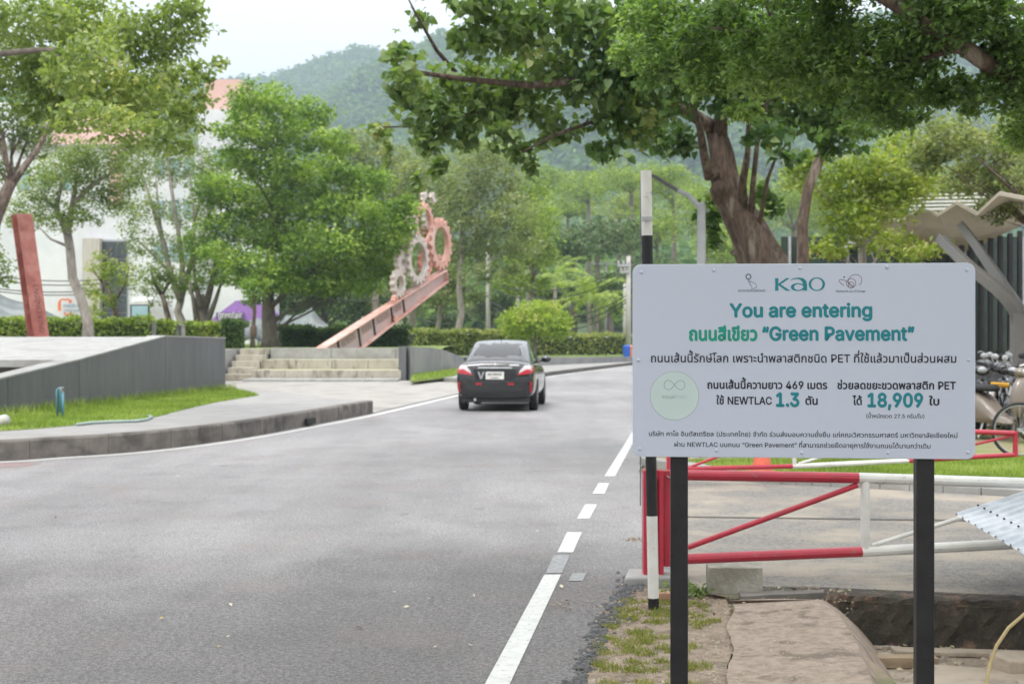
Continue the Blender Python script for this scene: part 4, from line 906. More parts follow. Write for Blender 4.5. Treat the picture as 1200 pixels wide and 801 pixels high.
    # dark bumper insert and lower lip
    stick(bb, [(-.66, .36), (.66, .36), (.60, .47), (-.60, .47)], 'rear', RUBBER, 'bumper_insert', c, .008)
    stick(bb, [(-.40, .65), (.40, .65), (.46, .885), (-.46, .885)], 'rear', BLACKP, 'plate_recess', c, .003)
    for zz, hw in ((.672, .70), (.485, .62)): stick(bb, [(-hw, zz), (hw, zz), (hw, zz+.012), (-hw, zz+.012)], 'rear', RUBBER, 'panel_gap', c, .003, div=2)
    for sx in (-1, 1): stick(bb, [(sx*.455, .67), (sx*.467, .67), (sx*.485, .80), (sx*.473, .80)], 'rear', RUBBER, 'panel_gap', c, .004, div=2)
    pl = stick(bb, [(-.19, .675), (.19, .675), (.19, .83), (-.19, .83)], 'rear', WHITEP, 'number_plate', c, .02)
    yb = min(v.co.y for v in pl.data.vertices)
    def flat_text(b_, x, z, h, m_, bold=.02, nm='lettering', w_=None):
        V, f, wd = text_mesh(nm, b_, m_, bold); s = h/CAPH; sx = (w_/wd) if w_ else s; V = V*np.array([sx, s*.05, s]); V[:, 0] += x-wd*sx/2; V[:, 2] += z; V[:, 1] += yb-.004
        me = bpy.data.meshes.new(nm); me.from_pydata(V.tolist(), [], f); me.materials.append(m_); o = bpy.data.objects.new(nm, me); COL.objects.link(o); o.parent = c; return o
    flat_text('กก 8863', 0, .76, .05, INK, w_=.29); flat_text('เชียงใหม่', 0, .695, .028, INK, .01, w_=.15)
    flat_text('V', -.285, .685, .14, STEELG, .04)
    # three-diamond emblem above the chrome bar
    def dia(cx, cz0, s, ang):
        ca, sa = math.cos(ang), math.sin(ang); return [(cx+ca*u-sa*v, cz0+sa*u+ca*v) for u, v in ((0, 0), (s*.5, s*.29), (s, 0), (s*.5, -s*.29))]
    for a in (90, 210, 330):
        stick(bb, dia(0, .985, .038, R(a)), 'rear', STEELG, 'emblem', c, .016, div=2)
    for x0 in (-.52, .30): stick(bb, [(x0, .955), (x0+.2, .955), (x0+.2, .985), (x0, .985)], 'rear', STEELG, 'badge', c, .010, div=2) if x0 > 0 else stick(bb, [(x0+.06, .958), (x0+.2, .958), (x0+.2, .982), (x0+.06, .982)], 'rear', STEELG, 'badge', c, .010, div=2)
    MB().tube([(0, .62, 1.48), (0, .50, 1.58)], .006, 6).build('antenna', RUBBER, c)
    MB().box((0, 1.2, .26), (1.4, 3.9, .14)).build('underbody', RUBBER, c)
    MB().tube([(-.42, -.80, .25), (-.42, -.5, .25)], .03, 10).build('exhaust_pipe', STEELG, c)
    return c
cc = G(591.5, 480.3); build_car((cc.x-.13, cc.y+.15, 0.0), R(-5.0))

# ---- motorcycles and scooters under the canopy
def motorbike(loc, rz, paint, label, kind='scooter', group='motorcycles parked under the canopy'):
    t = thing('motorcycle' if kind != 'scooter' else 'motor_scooter', label, 'motorcycle' if kind != 'scooter' else 'scooter', loc, rz, group)
    r = .24 if kind == 'scooter' else .29; wb = 1.25; wt = .105 if kind == 'scooter' else .07
    for y in (0, wb):
        w_ = MB().lathe((0, y, r), [(r*.66, -wt*.4), (r*.9, -wt*.5), (r, -wt*.15), (r, wt*.15), (r*.9, wt*.5), (r*.66, wt*.4)], 22, 'x').build('tyre', RUBBER, t, smooth=True)
        m_ = MB().lathe((0, y, r), [(r*.68, -wt*.3), (r*.68, wt*.3), (r*.6, 0), (r*.68, -wt*.3)], 20, 'x')
        for k in range(6): a = k*math.pi/3; m_.bar((0, y, r), (0, y+math.cos(a)*r*.65, r+math.sin(a)*r*.65), .02, .015)
        m_.lathe((0, y, r), [(.001, -.05), (.05, -.05), (.05, .05), (.001, .05)], 12, 'x'); q = m_.build('rim', STEELG, t)
    f = MB(); a0, a1 = (10, 165) if kind == 'scooter' else (30, 140); N_ = 9
    for k in range(N_):
        for (s0, s1) in ((-1, 1),):
            pass
    V = []; 
    for k in range(N_+1):
        a = R(a0+(a1-a0)*k/N_); rr = r+.035
        for x, dr in ((-.075, -.05), (-.06, 0), (0, .018), (.06, 0), (.075, -.05)): V.append((x, wb+math.cos(a)*(rr+dr), r+math.sin(a)*(rr+dr)))
    f.add(V, [(k*5+j, k*5+j+1, k*5+j+6, k*5+j+5) for k in range(N_) for j in range(4)]); f.build('front_fender', paint, t, smooth=True)
    for s in (-1, 1): MB().tube([(s*.055, wb, r), (s*.055, wb-.12, r+.33), (s*.03, wb-.18, r+.5)], .018, 8).build('fork', STEELG, t)
    if kind == 'scooter':
        sh = [(wb-.03, [(0, .36), (.1, .36), (.17, .42), (.19, .55), (.17, .72), (.1, .86), (0, .88)]), (wb-.12, [(0, .32), (.14, .33), (.23, .42), (.26, .56), (.23, .76), (.12, .92), (0, .95)]), (wb-.2, [(0, .32), (.14, .33), (.23, .42), (.25, .56), (.22, .76), (.11, .93), (0, .96)])]
        loft([(y, s) for y, s in sh]).build('leg_shield', paint, t, smooth=True, sub=1)
        loft([(y, [(0, .22), (w_*.8, .22), (w_, .3), (w_, zt-.12), (w_*.8, zt), (0, zt+.02)]) for y, w_, zt in ((wb-.2, .16, .30), (.75, .17, .31), (.55, .17, .5), (.35, .22, .68), (0, .24, .70), (-.25, .2, .68), (-.38, .1, .62))]).build('rear_body', paint, t, smooth=True, sub=1)
        loft([(y, [(0, z), (.14*k, z), (.16*k, z+.05), (.12*k, z+.1), (0, z+.115)]) for y, z, k in ((.62, .68, .5), (.5, .69, .9), (.2, .68, 1.1), (-.05, .72, 1.05), (-.25, .72, .8), (-.34, .72, .4))]).build('seat', RUBBER, t, smooth=True, sub=1)
    else:
        loft([(y, [(0, zb), (w_*.8, zb), (w_, zb+.08), (w_, zt-.08), (w_*.7, zt), (0, zt+.01)]) for y, w_, zb, zt in ((wb-.12, .05, .6, .86), (.95, .12, .42, .85), (.75, .13, .34, .72), (.5, .12, .34, .70), (.2, .12, .5, .74), (-.1, .12, .6, .78), (-.42, .05, .7, .84))]).build('fairing', paint, t, smooth=True, sub=1)
        loft([(y, [(0, z), (.13*k, z), (.14*k, z+.04), (.1*k, z+.08), (0, z+.085)]) for y, z, k in ((.68, .70, .5), (.4, .70, 1), (.1, .74, 1), (-.15, .78, .9), (-.38, .82, .4))]).build('seat', RUBBER, t, smooth=True, sub=1)
        MB().lathe((0, .55, .34), [(.001, -.13), (.12, -.12), (.14, -.04), (.14, .04), (.12, .12), (.001, .13)], 12, 'x').tube([(.12, .4, .25), (.15, .0, .25), (.15, -.35, .32)], [.025, .04, .045], 8).build('engine', STEELG, t, smooth=True)
    hb = MB(); hb.tube([(-.33, wb-.32, 1.02), (-.2, wb-.22, 1.0), (0, wb-.2, .96), (.2, wb-.22, 1.0), (.33, wb-.32, 1.02)], .014, 8); hb.build('handlebar', RUBBER, t, smooth=True)
    for s in (-1, 1):
        MB().tube([(s*.23, wb-.26, 1.01), (s*.36, wb-.33, 1.025)], .019, 8).build('grip', RUBBER, t)
        m_ = MB(); m_.tube([(s*.2, wb-.22, 1.0), (s*.25, wb-.2, 1.14)], .006, 6).sph((s*.28, wb-.2, 1.19), 1, 12, 6, (.06, .015, .045)); m_.build('mirror', STEELG if s > 0 else RUBBER, t, smooth=True)
    hd = MB(); hd.sph((0, wb-.16, .98), 1, 14, 8, (.13, .1, .08)); hd.build('headlight_shell', paint, t, smooth=True)
    MB().sph((0, wb-.09, .985), 1, 14, 8, (.075, .04, .055)).build('headlight', STEELG, t, smooth=True)
    MB().sph((0, -.40, .66), 1, 10, 6, (.07, .03, .04)).build('tail_light', emis_free('red_lamp', (.4, .01, .01), .3), t, smooth=True)
    MB().bar((.1, .45, .28), (.26, .5, .02), .02).build('side_stand', STEELG, t)
    return t
def bike_at(px, py, d, rz, paint, label, kind): v = P(px, 392, d); return motorbike((v.x, d, .08), R(rz), paint, label, kind)
TAUPE = emis_free('taupe_scooter_paint', (.20, .165, .135), .35, coat=.6); BLKP = emis_free('black_motorcycle_paint', (.02, .02, .025), .25, coat=.6); SIL = emis_free('silver_motorcycle_paint', (.22, .23, .25), .3, .4, coat=.4)
WHT = emis_free('white_scooter_paint', (.7, .7, .7), .3, coat=.5); BLU = emis_free('navy_motorcycle_paint', (.03, .04, .14), .3, coat=.5); REDM = emis_free('red_motorcycle_paint', (.4, .03, .03), .3, coat=.5)
bike_at(1134, 0, 21.3, -155, TAUPE, 'taupe retro motor scooter just right of the sign edge', 'scooter')
bike_at(1204, 0, 22.2, 150, BLKP, 'black motorcycle parked behind the bicycle at the right edge', 'motorcycle')
bike_at(1150, 0, 23.8, -160, WHT, 'white motor scooter parked behind the taupe scooter', 'scooter')
bike_at(1182, 0, 24.4, 160, SIL, 'silver motorcycle parked between the white scooter and the canopy column', 'motorcycle')
bike_at(1158, 0, 26.3, 170, BLKP, 'black motorcycle in the second row right of the sign', 'motorcycle')
bike_at(1186, 0, 26.8, -165, BLU, 'navy blue motorcycle in the second row nearest the column', 'motorcycle')
bike_at(1138, 0, 28.4, 175, SIL, 'silver motorcycle in the back row against the low white wall', 'motorcycle')
bike_at(1168, 0, 29.2, -170, REDM, 'red motorcycle in the back row against the low white wall', 'motorcycle')
for k, (px, d, pt, nm) in enumerate(((1146, 22.6, BLKP, 'black motorcycle squeezed in right behind the taupe scooter'), (1170, 23.2, BLKP, 'black motorcycle between the orange cover and the low wall'), (1196, 25.6, BLKP, 'black motorcycle at the foot of the canopy column'), (1126, 25.2, REDM, 'red motorcycle mostly hidden behind the sign'), (1216, 24.8, WHT, 'white motorcycle beside the canopy column'), (1090, 23.5, BLKP, 'black motorcycle parked behind the sign'), (1240, 22, REDM, 'red motorcycle outermost at the right'))): bike_at(px, 0, d, 165, pt, nm, 'motorcycle')
ob = MB().box((0, 0, 0), (.34, .16, .07)).build('orange_seat_cover', emis_free('orange_cover', (.75, .38, .03), .6), bevel=.02); v = P(1174, 451, 21.8); ob.location = v; ob.rotation_euler = (.1, .05, .5); tag(ob, 'orange yellow cover lying on the saddle between the scooters', 'cover')
# ---- bicycle
def bicycle(loc, rz):
    t = thing('bicycle', 'dark bicycle standing on the lawn behind the end of the farther gate', 'bicycle', loc, rz); r = .335
    for y in (0, 1.04):
        w_ = MB(); N_ = 36; V = []; 
        w_.tube([(0, y+math.cos(2*math.pi*k/N_)*r, r+math.sin(2*math.pi*k/N_)*r) for k in range(N_+1)], .019, 8, cap=False); q = w_.build('wheel', RUBBER, t, smooth=True)
        m_ = MB(); m_.tube([(0, y+math.cos(2*math.pi*k/N_)*(r-.025), r+math.sin(2*math.pi*k/N_)*(r-.025)) for k in range(N_+1)], .01, 6, cap=False); m_.build('rim', STEELG, q, smooth=True)
        m_ = MB()
        for k in range(24): a = 2*math.pi*k/24; m_.bar(((-1)**k*.025, y, r), (0, y+math.cos(a)*(r-.02), r+math.sin(a)*(r-.02)), .0025)
        m_.build('spokes', CHROME, q); MB().tube([(-.05, y, r), (.05, y, r)], .022, 10).build('hub', STEELG, q)
    FR = emis_free('dark_bicycle_frame', (.03, .03, .04), .3, coat=.5)
    bbk, seat, head, hd2 = (0, .43, .29), (0, .27, .83), (0, .82, .84), (0, .86, .7)
    MB().tube([bbk, seat], .016, 8).tube([(0, .29, .76), head], .016, 8).tube([bbk, hd2], .018, 8).tube([head, hd2], .02, 8).tube([bbk, (0, 0, r)], .01, 6).tube([(0, .29, .76), (0, 0, r)], .009, 6).build('frame', FR, t, smooth=True)
    for s in (-1, 1): MB().tube([(s*.02, .86, .7), (s*.045, .96, .5), (s*.045, 1.04, r)], .011, 8).build('fork', FR, t, smooth=True)
    MB().tube([seat, (0, .25, .93)], .012, 8).build('seat_post', CHROME, t)
    loft([(y, [(0, .92), (w_, .92), (w_, .95), (0, .965)]) for y, w_ in ((.12, .07), (.2, .075), (.3, .04), (.4, .02))]).build('saddle', RUBBER, t, smooth=True, sub=1)
    MB().tube([(0, .82, .84), (0, .80, .96)], .013, 8).tube([(-.28, .72, .98), (-.15, .80, .97), (0, .8, .96), (.15, .8, .97), (.28, .72, .98)], .011, 8).build('handlebar', CHROME, t, smooth=True)
    MB().lathe((.05, .43, .29), [(.001, -.003), (.095, -.003), (.095, .003), (.001, .003)], 24, 'x').bar((.07, .43, .29), (.07, .40, .12), .015).bar((-.07, .43, .29), (-.07, .46, .46), .015).build('crank', STEELG, t)
    MB().box((.11, .40, .12), (.08, .06, .015)).build('pedal', RUBBER, t); MB().box((-.11, .46, .46), (.08, .06, .015)).build('pedal', RUBBER, t)
    return t
v = P(1195, 392, 18.0); bicycle((v.x, 18.0, .06), R(-96)); bpy.data.objects['bicycle'].location.x += 0
# ---- canopy
CAN = thing('parking_canopy', 'pleated pale canopy roof on grey forked steel columns over the motorcycles', 'canopy', (8, 24, .07)); o = CAN.location
MEM = mat('roof_panel_beige', (.50, .43, .35), (.45, .385, .31), 2, .6); GRS = emis_free('canopy_grey_steel', (.16, .152, .142), .5)
FR_ = [(1360, 150, 18), (1300, 214, 19), (1250, 205, 20), (1212, 236, 21.5), (1172, 228, 23), (1146, 252, 24.5), (1122, 239, 26), (1100, 253, 28), (1078, 245, 30), (1056, 260, 33), (1034, 256, 36), (1005, 285, 41), (985, 290, 45)]
BK_ = [(1460, 205, 25), (1400, 214, 26), (1320, 225, 27.5), (1262, 240, 29.5), (1212, 257, 31.5), (1185, 270, 33.5), (1150, 287, 36), (1128, 298, 38.5), (1103, 310, 41), (1085, 317, 44), (1060, 324, 47.5), (1035, 332, 51), (1010, 337, 55)]
for i in range(len(FR_)-1):
    a, b, c_, d_ = (P(*FR_[i]), P(*FR_[i+1]), P(*BK_[i+1]), P(*BK_[i])); 
    for k in range(4):
        t0, t1 = k/4, (k+1)/4-.004
        q = [a.lerp(d_, t0), b.lerp(c_, t0), b.lerp(c_, t1), a.lerp(d_, t1)]; q = [p-o for p in q]; up = Vector((0, 0, .05))
        MB().add(q+[p+up for p in q], [(3, 2, 1, 0), (4, 5, 6, 7), (0, 1, 5, 4), (1, 2, 6, 5), (2, 3, 7, 6), (3, 0, 4, 7)]).build('roof_panel', MEM, CAN)
    MB().bar(a-o+Vector((0, 0, .02)), b-o+Vector((0, 0, .02)), .03, .06).build('roof_edge', MEM, CAN)
def curved(pts, r0, r1, nm='arm'):
    q = [Vector(p)-o for p in pts]; s_ = []
    for i in range(len(q)-1):
        a_, b_, c__, d__ = q[max(i-1, 0)], q[i], q[i+1], q[min(i+2, len(q)-1)]
        for j in range(5): t_ = j/5; s_.append(.5*((2*b_)+(c__-a_)*t_+(2*a_-5*b_+4*c__-d__)*t_*t_+(3*b_-a_-3*c__+d__)*t_**3))
    s_.append(q[-1]); MB().tube(s_, [r0+(r1-r0)*i/(len(s_)-1) for i in range(len(s_))], 4).build(nm, GRS, CAN, bevel=.01)
def member(pts, w_, h, nm='column'):
    m_ = MB(); pts = [Vector(p)-o for p in pts]
    for i in range(len(pts)-1): m_.bar(pts[i], pts[i+1]+(pts[i+1]-pts[i]).normalized()*.06, w_ if not hasattr(w_, '__len__') else w_[i], h)
    m_.build(nm, GRS, CAN, bevel=.01)
cb_ = P(1197, 470, 24); member([(cb_.x, 24, .07), P(1197, 372, 24)], .30, .3)
curved([P(1197, 425, 24), P(1196, 378, 24), P(1178, 347, 24.1), P(1137, 313, 24.6), P(1102, 279, 25.5)], .155, .11); curved([P(1198, 425, 24), P(1196, 370, 24.1), P(1176, 335, 24.6), P(1150, 296, 25.6), P(1127, 264, 27)], .15, .10); curved([P(1198, 425, 24), P(1200, 375, 24), P(1240, 322, 24), P(1290, 262, 23.5)], .15, .10)
c2 = P(1118, 455, 37); member([(c2.x, 37, .07), P(1118, 375, 37)], .3, .3); member([P(1118, 375, 37), P(1100, 350, 37), P(1078, 296, 38)], .26, .22, 'arm')
sc_ = thing('slatted_screen', 'tall screen of thin black vertical bars on a low white wall behind the motorcycles', 'fence', (P(1120, 0, 33).x, 33, .07)); o2 = sc_.location
x = P(985, 0, 36).x; xe = P(1290, 0, 33).x; i = 0; gwl = MB().box((P(1150, 0, 36).x-o2.x, 4.4, 2.5), (9.6, .1, 3.2)); gq = gwl.build('glass_wall', mat('green_black_glass', (.02, .03, .026), (.045, .065, .052), .8, .12), sc_); gq.rotation_euler = (0, 0, 0)
for kx in range(7): MB().box((P(1150, 0, 36).x-o2.x-4.6+kx*1.53, 4.3, 2.5), (.06, .12, 3.2)).build('mullion', STEELG, sc_)
BS = emis_free('black_steel_bar', (.012, .013, .015), .5); first = None
while x < xe:
    t = (x-P(985, 0, 36).x)/(xe-P(985, 0, 36).x); zt = 3.05+1.35*t
    m_ = MB().box((0, 0, 1.0+ (zt-1.0)/2), (.10, .10, zt-1.0)) ; q = m_.build('bar', BS, sc_); q.location = (x-o2.x, 2-2*t+.0, 0); x += .205
MB().box((P(1140, 0, 33).x-o2.x, 1.0, .95), (8.2, .14, .10)).build('bottom_rail', BS, sc_).rotation_euler = (0, 0, R(-14)); 
MB().box((P(1140, 0, 33).x-o2.x, .9, .45), (9.0, .2, .9)).build('low_wall', WHITEP, sc_).rotation_euler = (0, 0, R(-14))
a, b, c_, d_ = P(940, 318, 44), P(1000, 285, 36), P(1010, 296, 40), P(955, 324, 50)
wo = thing('white_roof_sheet', 'white sloping roof edge showing between the slender trunk and the foliage above the sign', 'roof', a); 
MB().add([p-a for p in (a, b, c_, d_)]+[p-a+Vector((0, 0, .08)) for p in (a, b, c_, d_)], [(3, 2, 1, 0), (4, 5, 6, 7), (0, 1, 5, 4), (1, 2, 6, 5), (2, 3, 7, 6), (3, 0, 4, 7)]).build('roof_sheet', WHITEP, wo)
for p in (a, d_): MB().tube([p-a, Vector((p.x-a.x, p.y-a.y, -a.z))], .06, 8).build('post', STEELG, wo)

lv = thing('louvre_roof', 'white slatted roof strips showing just above the canopy peaks', 'roof', P(1130, 235, 50)); o = lv.location
for k in range(5): MB().bar(P(1070, 229+k*4.2, 50)-o, P(1215, 226+k*4.2, 47)-o, .5, .05).build('louvre', WHITEP, lv)
for px in (1080, 1205): MB().tube([P(px, 228, 50)-o, Vector((P(px, 0, 50).x-o.x, 50-o.y, -o.z))], .07, 8).build('post', STEELG, lv)
# ================================================================== LEFT AND BACKGROUND THINGS
# ---- tilted red steel section
t = thing('steel_column_sculpture', 'leaning dark red steel H section standing behind the pale ramp slab at the left', 'sculpture', (P(46, 400, 46).x, 46, 1.06)); o = t.location
ax0 = P(46, 402, 46)-o; ax1 = P(25, 251, 46)-o; D = (ax1-ax0).normalized(); u = Vector((math.cos(R(38)), math.sin(R(38)), 0)); v_ = Vector((-math.sin(R(38)), math.cos(R(38)), 0))
def plate(c0, c1, du, wd, dv, th, m, nm, par):
    V = []
    for c in (c0, c1):
        for a, b in ((-1, -1), (1, -1), (1, 1), (-1, 1)): V.append(c+du*a*wd/2+dv*b*th/2)
    return MB().add(V, [(3, 2, 1, 0), (4, 5, 6, 7), (0, 1, 5, 4), (1, 2, 6, 5), (2, 3, 7, 6), (3, 0, 4, 7)]).build(nm, m, par, bevel=.008)
s2 = .19
plate(ax0-v_*.27+u*.0, ax1-v_*.27, u, .50, v_, .04, RUST, 'flange', t); plate(ax0+v_*.27, ax1+v_*.27, u, .50, v_, .04, RUST, 'flange', t); plate(ax0, ax1, v_, .5, u, .035, RUST, 'web', t)
V, f, wd = text_mesh('lettering', 'ENGINEERING', INK, .01); sl_ = 1.55/wd; 
W = []
for x_, y_, z_ in V: p = ax0+D*(.35+(wd-x_)*sl_)+u*((z_)*sl_-.05)-v_*(.293)+v_*(y_*.05); W.append(tuple(p))
me = bpy.data.meshes.new('lettering'); me.from_pydata(W, [], f); me.materials.append(emis_free('dark_oxide', (.16, .05, .04), .8)); q = bpy.data.objects.new('lettering', me); COL.objects.link(q); q.parent = t
# ---- gear sculpture on a rising beam
A = P(374, 409, 54.8); Bv = P(519, 317, 65.5); gs_ = thing('gear_sculpture', 'rising pink steel beam carrying interlocked grey and orange gear wheels behind the steps', 'sculpture', (A.x, A.y, 1.08)); o = gs_.location
a_, b_ = A-Vector(o), Bv-Vector(o); Dh = Vector((b_.x-a_.x, b_.y-a_.y, 0)); Lh = Dh.length; Dh.normalize(); Pn = Vector((-Dh.y, Dh.x, 0))
if Pn.y > 0: Pn = -Pn
Db = (b_-a_).normalized(); Up = Pn.cross(Db); Up = Up if Up.z > 0 else -Up
BEAM = mat('faded_red_beam', (.60, .33, .27), (.52, .25, .2), 2, .65, c3=(.62, .42, .37), s3=1.2); BW_ = mat('pale_beam_web', (.50, .36, .33), (.46, .29, .25), 2.5, .7, c3=(.42, .32, .31), s3=1.5)
a_ = a_-Db*.9
plate(a_+Up*.0, b_+Up*.0, Pn, .46, Up, .05, BEAM, 'top_flange', gs_); plate(a_-Up*1.12, b_-Up*.52, Pn, .46, Up, .05, BEAM, 'bottom_flange', gs_)
MB().add([a_-Up*.03-Pn*.02, a_-Up*1.1-Pn*.02, b_-Up*.5-Pn*.02, b_-Up*.03-Pn*.02, a_-Up*.03+Pn*.02, a_-Up*1.1+Pn*.02, b_-Up*.5+Pn*.02, b_-Up*.03+Pn*.02], [(0, 1, 2, 3), (7, 6, 5, 4), (0, 4, 5, 1), (1, 5, 6, 2), (2, 6, 7, 3), (3, 7, 4, 0)]).build('web', BW_, gs_)
plate(b_-Up*.26, b_-Up*.26+Db*.03, Up, .57, Pn, .46, BEAM, 'end_plate', gs_)
def along(px):
    """point of the beam's top flange that shows at photo column px"""
    best = None
    for i in range(400):
        p = a_.lerp(b_, i/399)+Vector(o); x = 600+F*p.x/p.y
        if best is None or abs(x-px) < best[0]: best = (abs(x-px), i/399)
    return best[1]
DK = emis_free('dark_gap_steel', (.03, .025, .025), .7)
for px in (394, 418, 435.5, 456.5, 470.5):
    s_ = along(px); p = a_.lerp(b_, s_); plate(p-Up*.05+Pn*.03, p-Up*(1.08-.6*s_)+Pn*.03, Db, .09, Pn, .1, DK, 'stiffener', gs_)
for px, px2 in ((397, 416), (421, 434), (438, 455), (459, 469)):
    s0, s1 = along(px), along(px2); V, f, wd = text_mesh('lettering', 'ENGINEERING', INK, .008); Lw = (b_-a_).length*(s1-s0)*.86; k_ = Lw/wd; W = []
    p0_ = a_.lerp(b_, s0+(s1-s0)*.07)-Up*.48+Pn*.024
    for x_, y_, z_ in V: W.append(tuple(p0_+Db*(x_*k_)+Up*(z_*.28/CAPH)-Pn*(y_*.02)))
    me = bpy.data.meshes.new('lettering'); me.from_pydata(W, [], f); me.materials.append(emis_free('brown_lettering', (.2, .1, .09), .8)); q = bpy.data.objects.new('lettering', me); COL.objects.link(q); q.parent = gs_
def gear(px, py, rz, hole, teeth, off, m, th=.28, arc=None):
    th *= .45; off *= .6
    # point in the sculpture's plane that shows at px
    lo_, hi_ = -3.0, Lh+4
    for _ in range(40):
        md = (lo_+hi_)/2; p = Vector(o)+Vector((a_.x, a_.y, 0))+Dh*md
        if 600+F*p.x/p.y < px: lo_ = md
        else: hi_ = md
    p = Vector(o)+Vector((a_.x, a_.y, 0))+Dh*lo_+Pn*off; c = Vector((p.x, p.y, 1.6-(py-HY)*p.y/F))-Vector(o); r = rz*p.y/F; rh = hole*p.y/F
    N_ = teeth*4; V = []; Fc = []; rng2 = range(N_+1) if arc else range(N_)
    ks = [k for k in range(N_)] if not arc else [k for k in range(N_) if arc[0] <= 360*k/N_ <= arc[1]]
    for k in ks:
        a = 2*math.pi*k/N_; ro = r if k % 4 in (0, 1) else r*.86
        d = Dh*math.cos(a)+Vector((0, 0, 1))*math.sin(a)
        V += [c+d*ro+Pn*th/2, c+d*ro-Pn*th/2, c+d*rh-Pn*th/2, c+d*rh+Pn*th/2]
    n_ = len(ks); cl = not arc
    for i in range(n_ if cl else n_-1):
        j = (i+1) % n_
        for q in range(4): Fc.append((i*4+q, j*4+q, j*4+(q+1) % 4, i*4+(q+1) % 4))
    if not cl: Fc += [(0, 1, 2, 3), tuple((n_-1)*4+q for q in (3, 2, 1, 0))]
    MB().add(V, Fc).build('gear_wheel', m, gs_, bevel=.01)
gear(464.9, 332, 17, 9, 12, .1, PINKG, .5); gear(471.5, 307, 14.5, 4, 11, -.1, PINKG, .45); gear(486, 304, 30, 20, 18, .2, PINKG, .42); gear(480.5, 263.5, 12.5, 5, 10, .1, PINKG, .6)
gear(496.5, 262.5, 26, 18, 16, 0, ORANGEP, .3); gear(499.5, 308.5, 18, 12, 12, -.1, ORANGEP, .3); gear(514.5, 286, 31, 20, 18, .05, BEAM, .5); gear(505, 258, 12, 4, 10, -.3, PINKG, .4); gear(458.5, 351, 5.5, 1.5, 8, .25, ORANGEP, .4); gear(506, 300, 10, 3, 10, -.3, BEAM, .4)
gear(476, 284, 9, 3, 9, -.3, PINKG, .4); gear(509, 268, 13, 6, 12, -.5, ORANGEP, .4); gear(491, 337, 8, 3, 9, -.3, PINKG, .4); gear(518, 306, 8, 3, 9, -.3, BEAM, .4)
gear(505, 243, 22, 13, 14, -.2, PINKG, .35, arc=(20, 75)); gear(504, 246, 24, 15, 14, -.2, PINKG, .35, arc=(100, 160)); gear(459.5, 374, 5, 1, 8, .28, ORANGEP, .2)
# ---- standpipes, hose, bucket on the grass strip
BLU_P = emis_free('blue_pvc_pipe', (.10, .26, .34), .5)
pz = thing('standpipe', 'pair of blue water pipes with a tap standing in the grass by the ramp wall', 'pipe', G(70, 489, .258)); k_ = pz.location.y/F
MB().tube([(-3*k_, 0, 0), (-3*k_, 0, 33*k_), (0, 0, 34.5*k_), (1*k_, 0, 33*k_), (1*k_, 0, 6*k_)], 1.6*k_, 10).build('pipe', BLU_P, pz, smooth=True); MB().tube([(6*k_, -.1, -.0), (6*k_, -.1, 30*k_)], 1.5*k_, 10).build('pipe', BLU_P, pz, smooth=True)
MB().tube([(6*k_, -.1, 29*k_), (4*k_, -.14, 34*k_)], 1.3*k_, 8).box((5*k_, -.12, 35.5*k_), (5*k_, .03, 1.2*k_)).build('tap', STEELG, pz)
hs = MB().tube([G(x, y, .275) for x, y in ((90, 497), (108, 495), (125, 494), (140, 493.5), (160, 493), (172, 491), (178, 488), (170, 486.5), (163, 487))], .022, 8).build('hose', mat('grey_green_hose', (.25, .36, .33), (.35, .4, .38), 4, .5), smooth=True); tag(hs, 'grey green hose lying curled on the edge of the grass strip', 'hose')
bk = thing('bucket', 'white bucket lying in the grass at the far left edge', 'bucket', G(3, 500, .258)); MB().lathe((0, 0, .09), [(.001, -.10), (.075, -.10), (.09, .08), (.08, .08), (.07, -.08)], 18, 'y').build('bucket_body', mat('dirty_white_plastic', (.6, .58, .54), (.42, .4, .36), 6, .6), bk, smooth=True)
# ---- hedges
def hedge(label, p, q, h, wd, n, size, m, z0, px=None):
    p = Vector((*p, z0)); q = Vector((*q, z0)); t = thing('hedge', label, 'hedge', p, 0, None); L_ = (q-p).length; d = (q-p)/L_; nn = Vector((-d.y, d.x, 0))
    MB().add([nn*s*wd*.36+d*e+Vector((0, 0, z_)) for z_ in (0, h*.9) for e in (0.08, L_-.08) for s in (-1, 1)], [(0, 1, 3, 2), (4, 6, 7, 5), (0, 2, 6, 4), (1, 5, 7, 3), (0, 4, 5, 1), (2, 3, 7, 6)]).build('twigs', mat('dark_twigs', (.05, .06, .03), (.03, .035, .02), 5, .9), t)
    s = rng_.uniform(0, L_, n); k = rng_.random(n); u_ = np.where(k < .5, -wd/2, rng_.uniform(-wd/2, wd/2, n)); z_ = np.where(k < .5, rng_.uniform(.02, h, n), h); 
    wv = .05*np.sin(s*2.3)+.04*np.sin(s*5.1+1); jit = rng_.normal(0, .05, (n, 3))
    nv = np.array(nn); nsign = -1 if nn.y > 0 else 1
    pts = np.outer(s, np.array(d))+np.outer(-u_*nsign*-1 if nsign == 1 else u_, nv)+np.stack([0*z_, 0*z_, z_+wv*(z_ > h*.8)], 1)+jit
    V, Fq = leaves(pts, size, LT_SIMPLE, .1, .5); mesh_np('foliage', V, Fq, m, t); return t
HG1 = leafmat('hedge_leaf_yellowgreen', (.14, .21, .03), (.30, .38, .07), (.42, .44, .14)); HG2 = leafmat('hedge_leaf_dark', (.04, .085, .02), (.10, .16, .04)); HG3 = leafmat('hedge_leaf_tall', (.16, .21, .05), (.32, .36, .11), (.42, .36, .18))
def hx(px, d): return ((px-600)/F*d, d)
hedge('long clipped yellow green hedge behind the leaning red steel section', hx(-420, 56), hx(178, 56), 1.1, 1.0, 15000, .16, HG1, 1.06)
hedge('shortest clipped hedge piece between two posts left of the grey wall end', hx(182, 57), hx(206, 57), .98, .9, 1000, .16, HG1, 1.06)
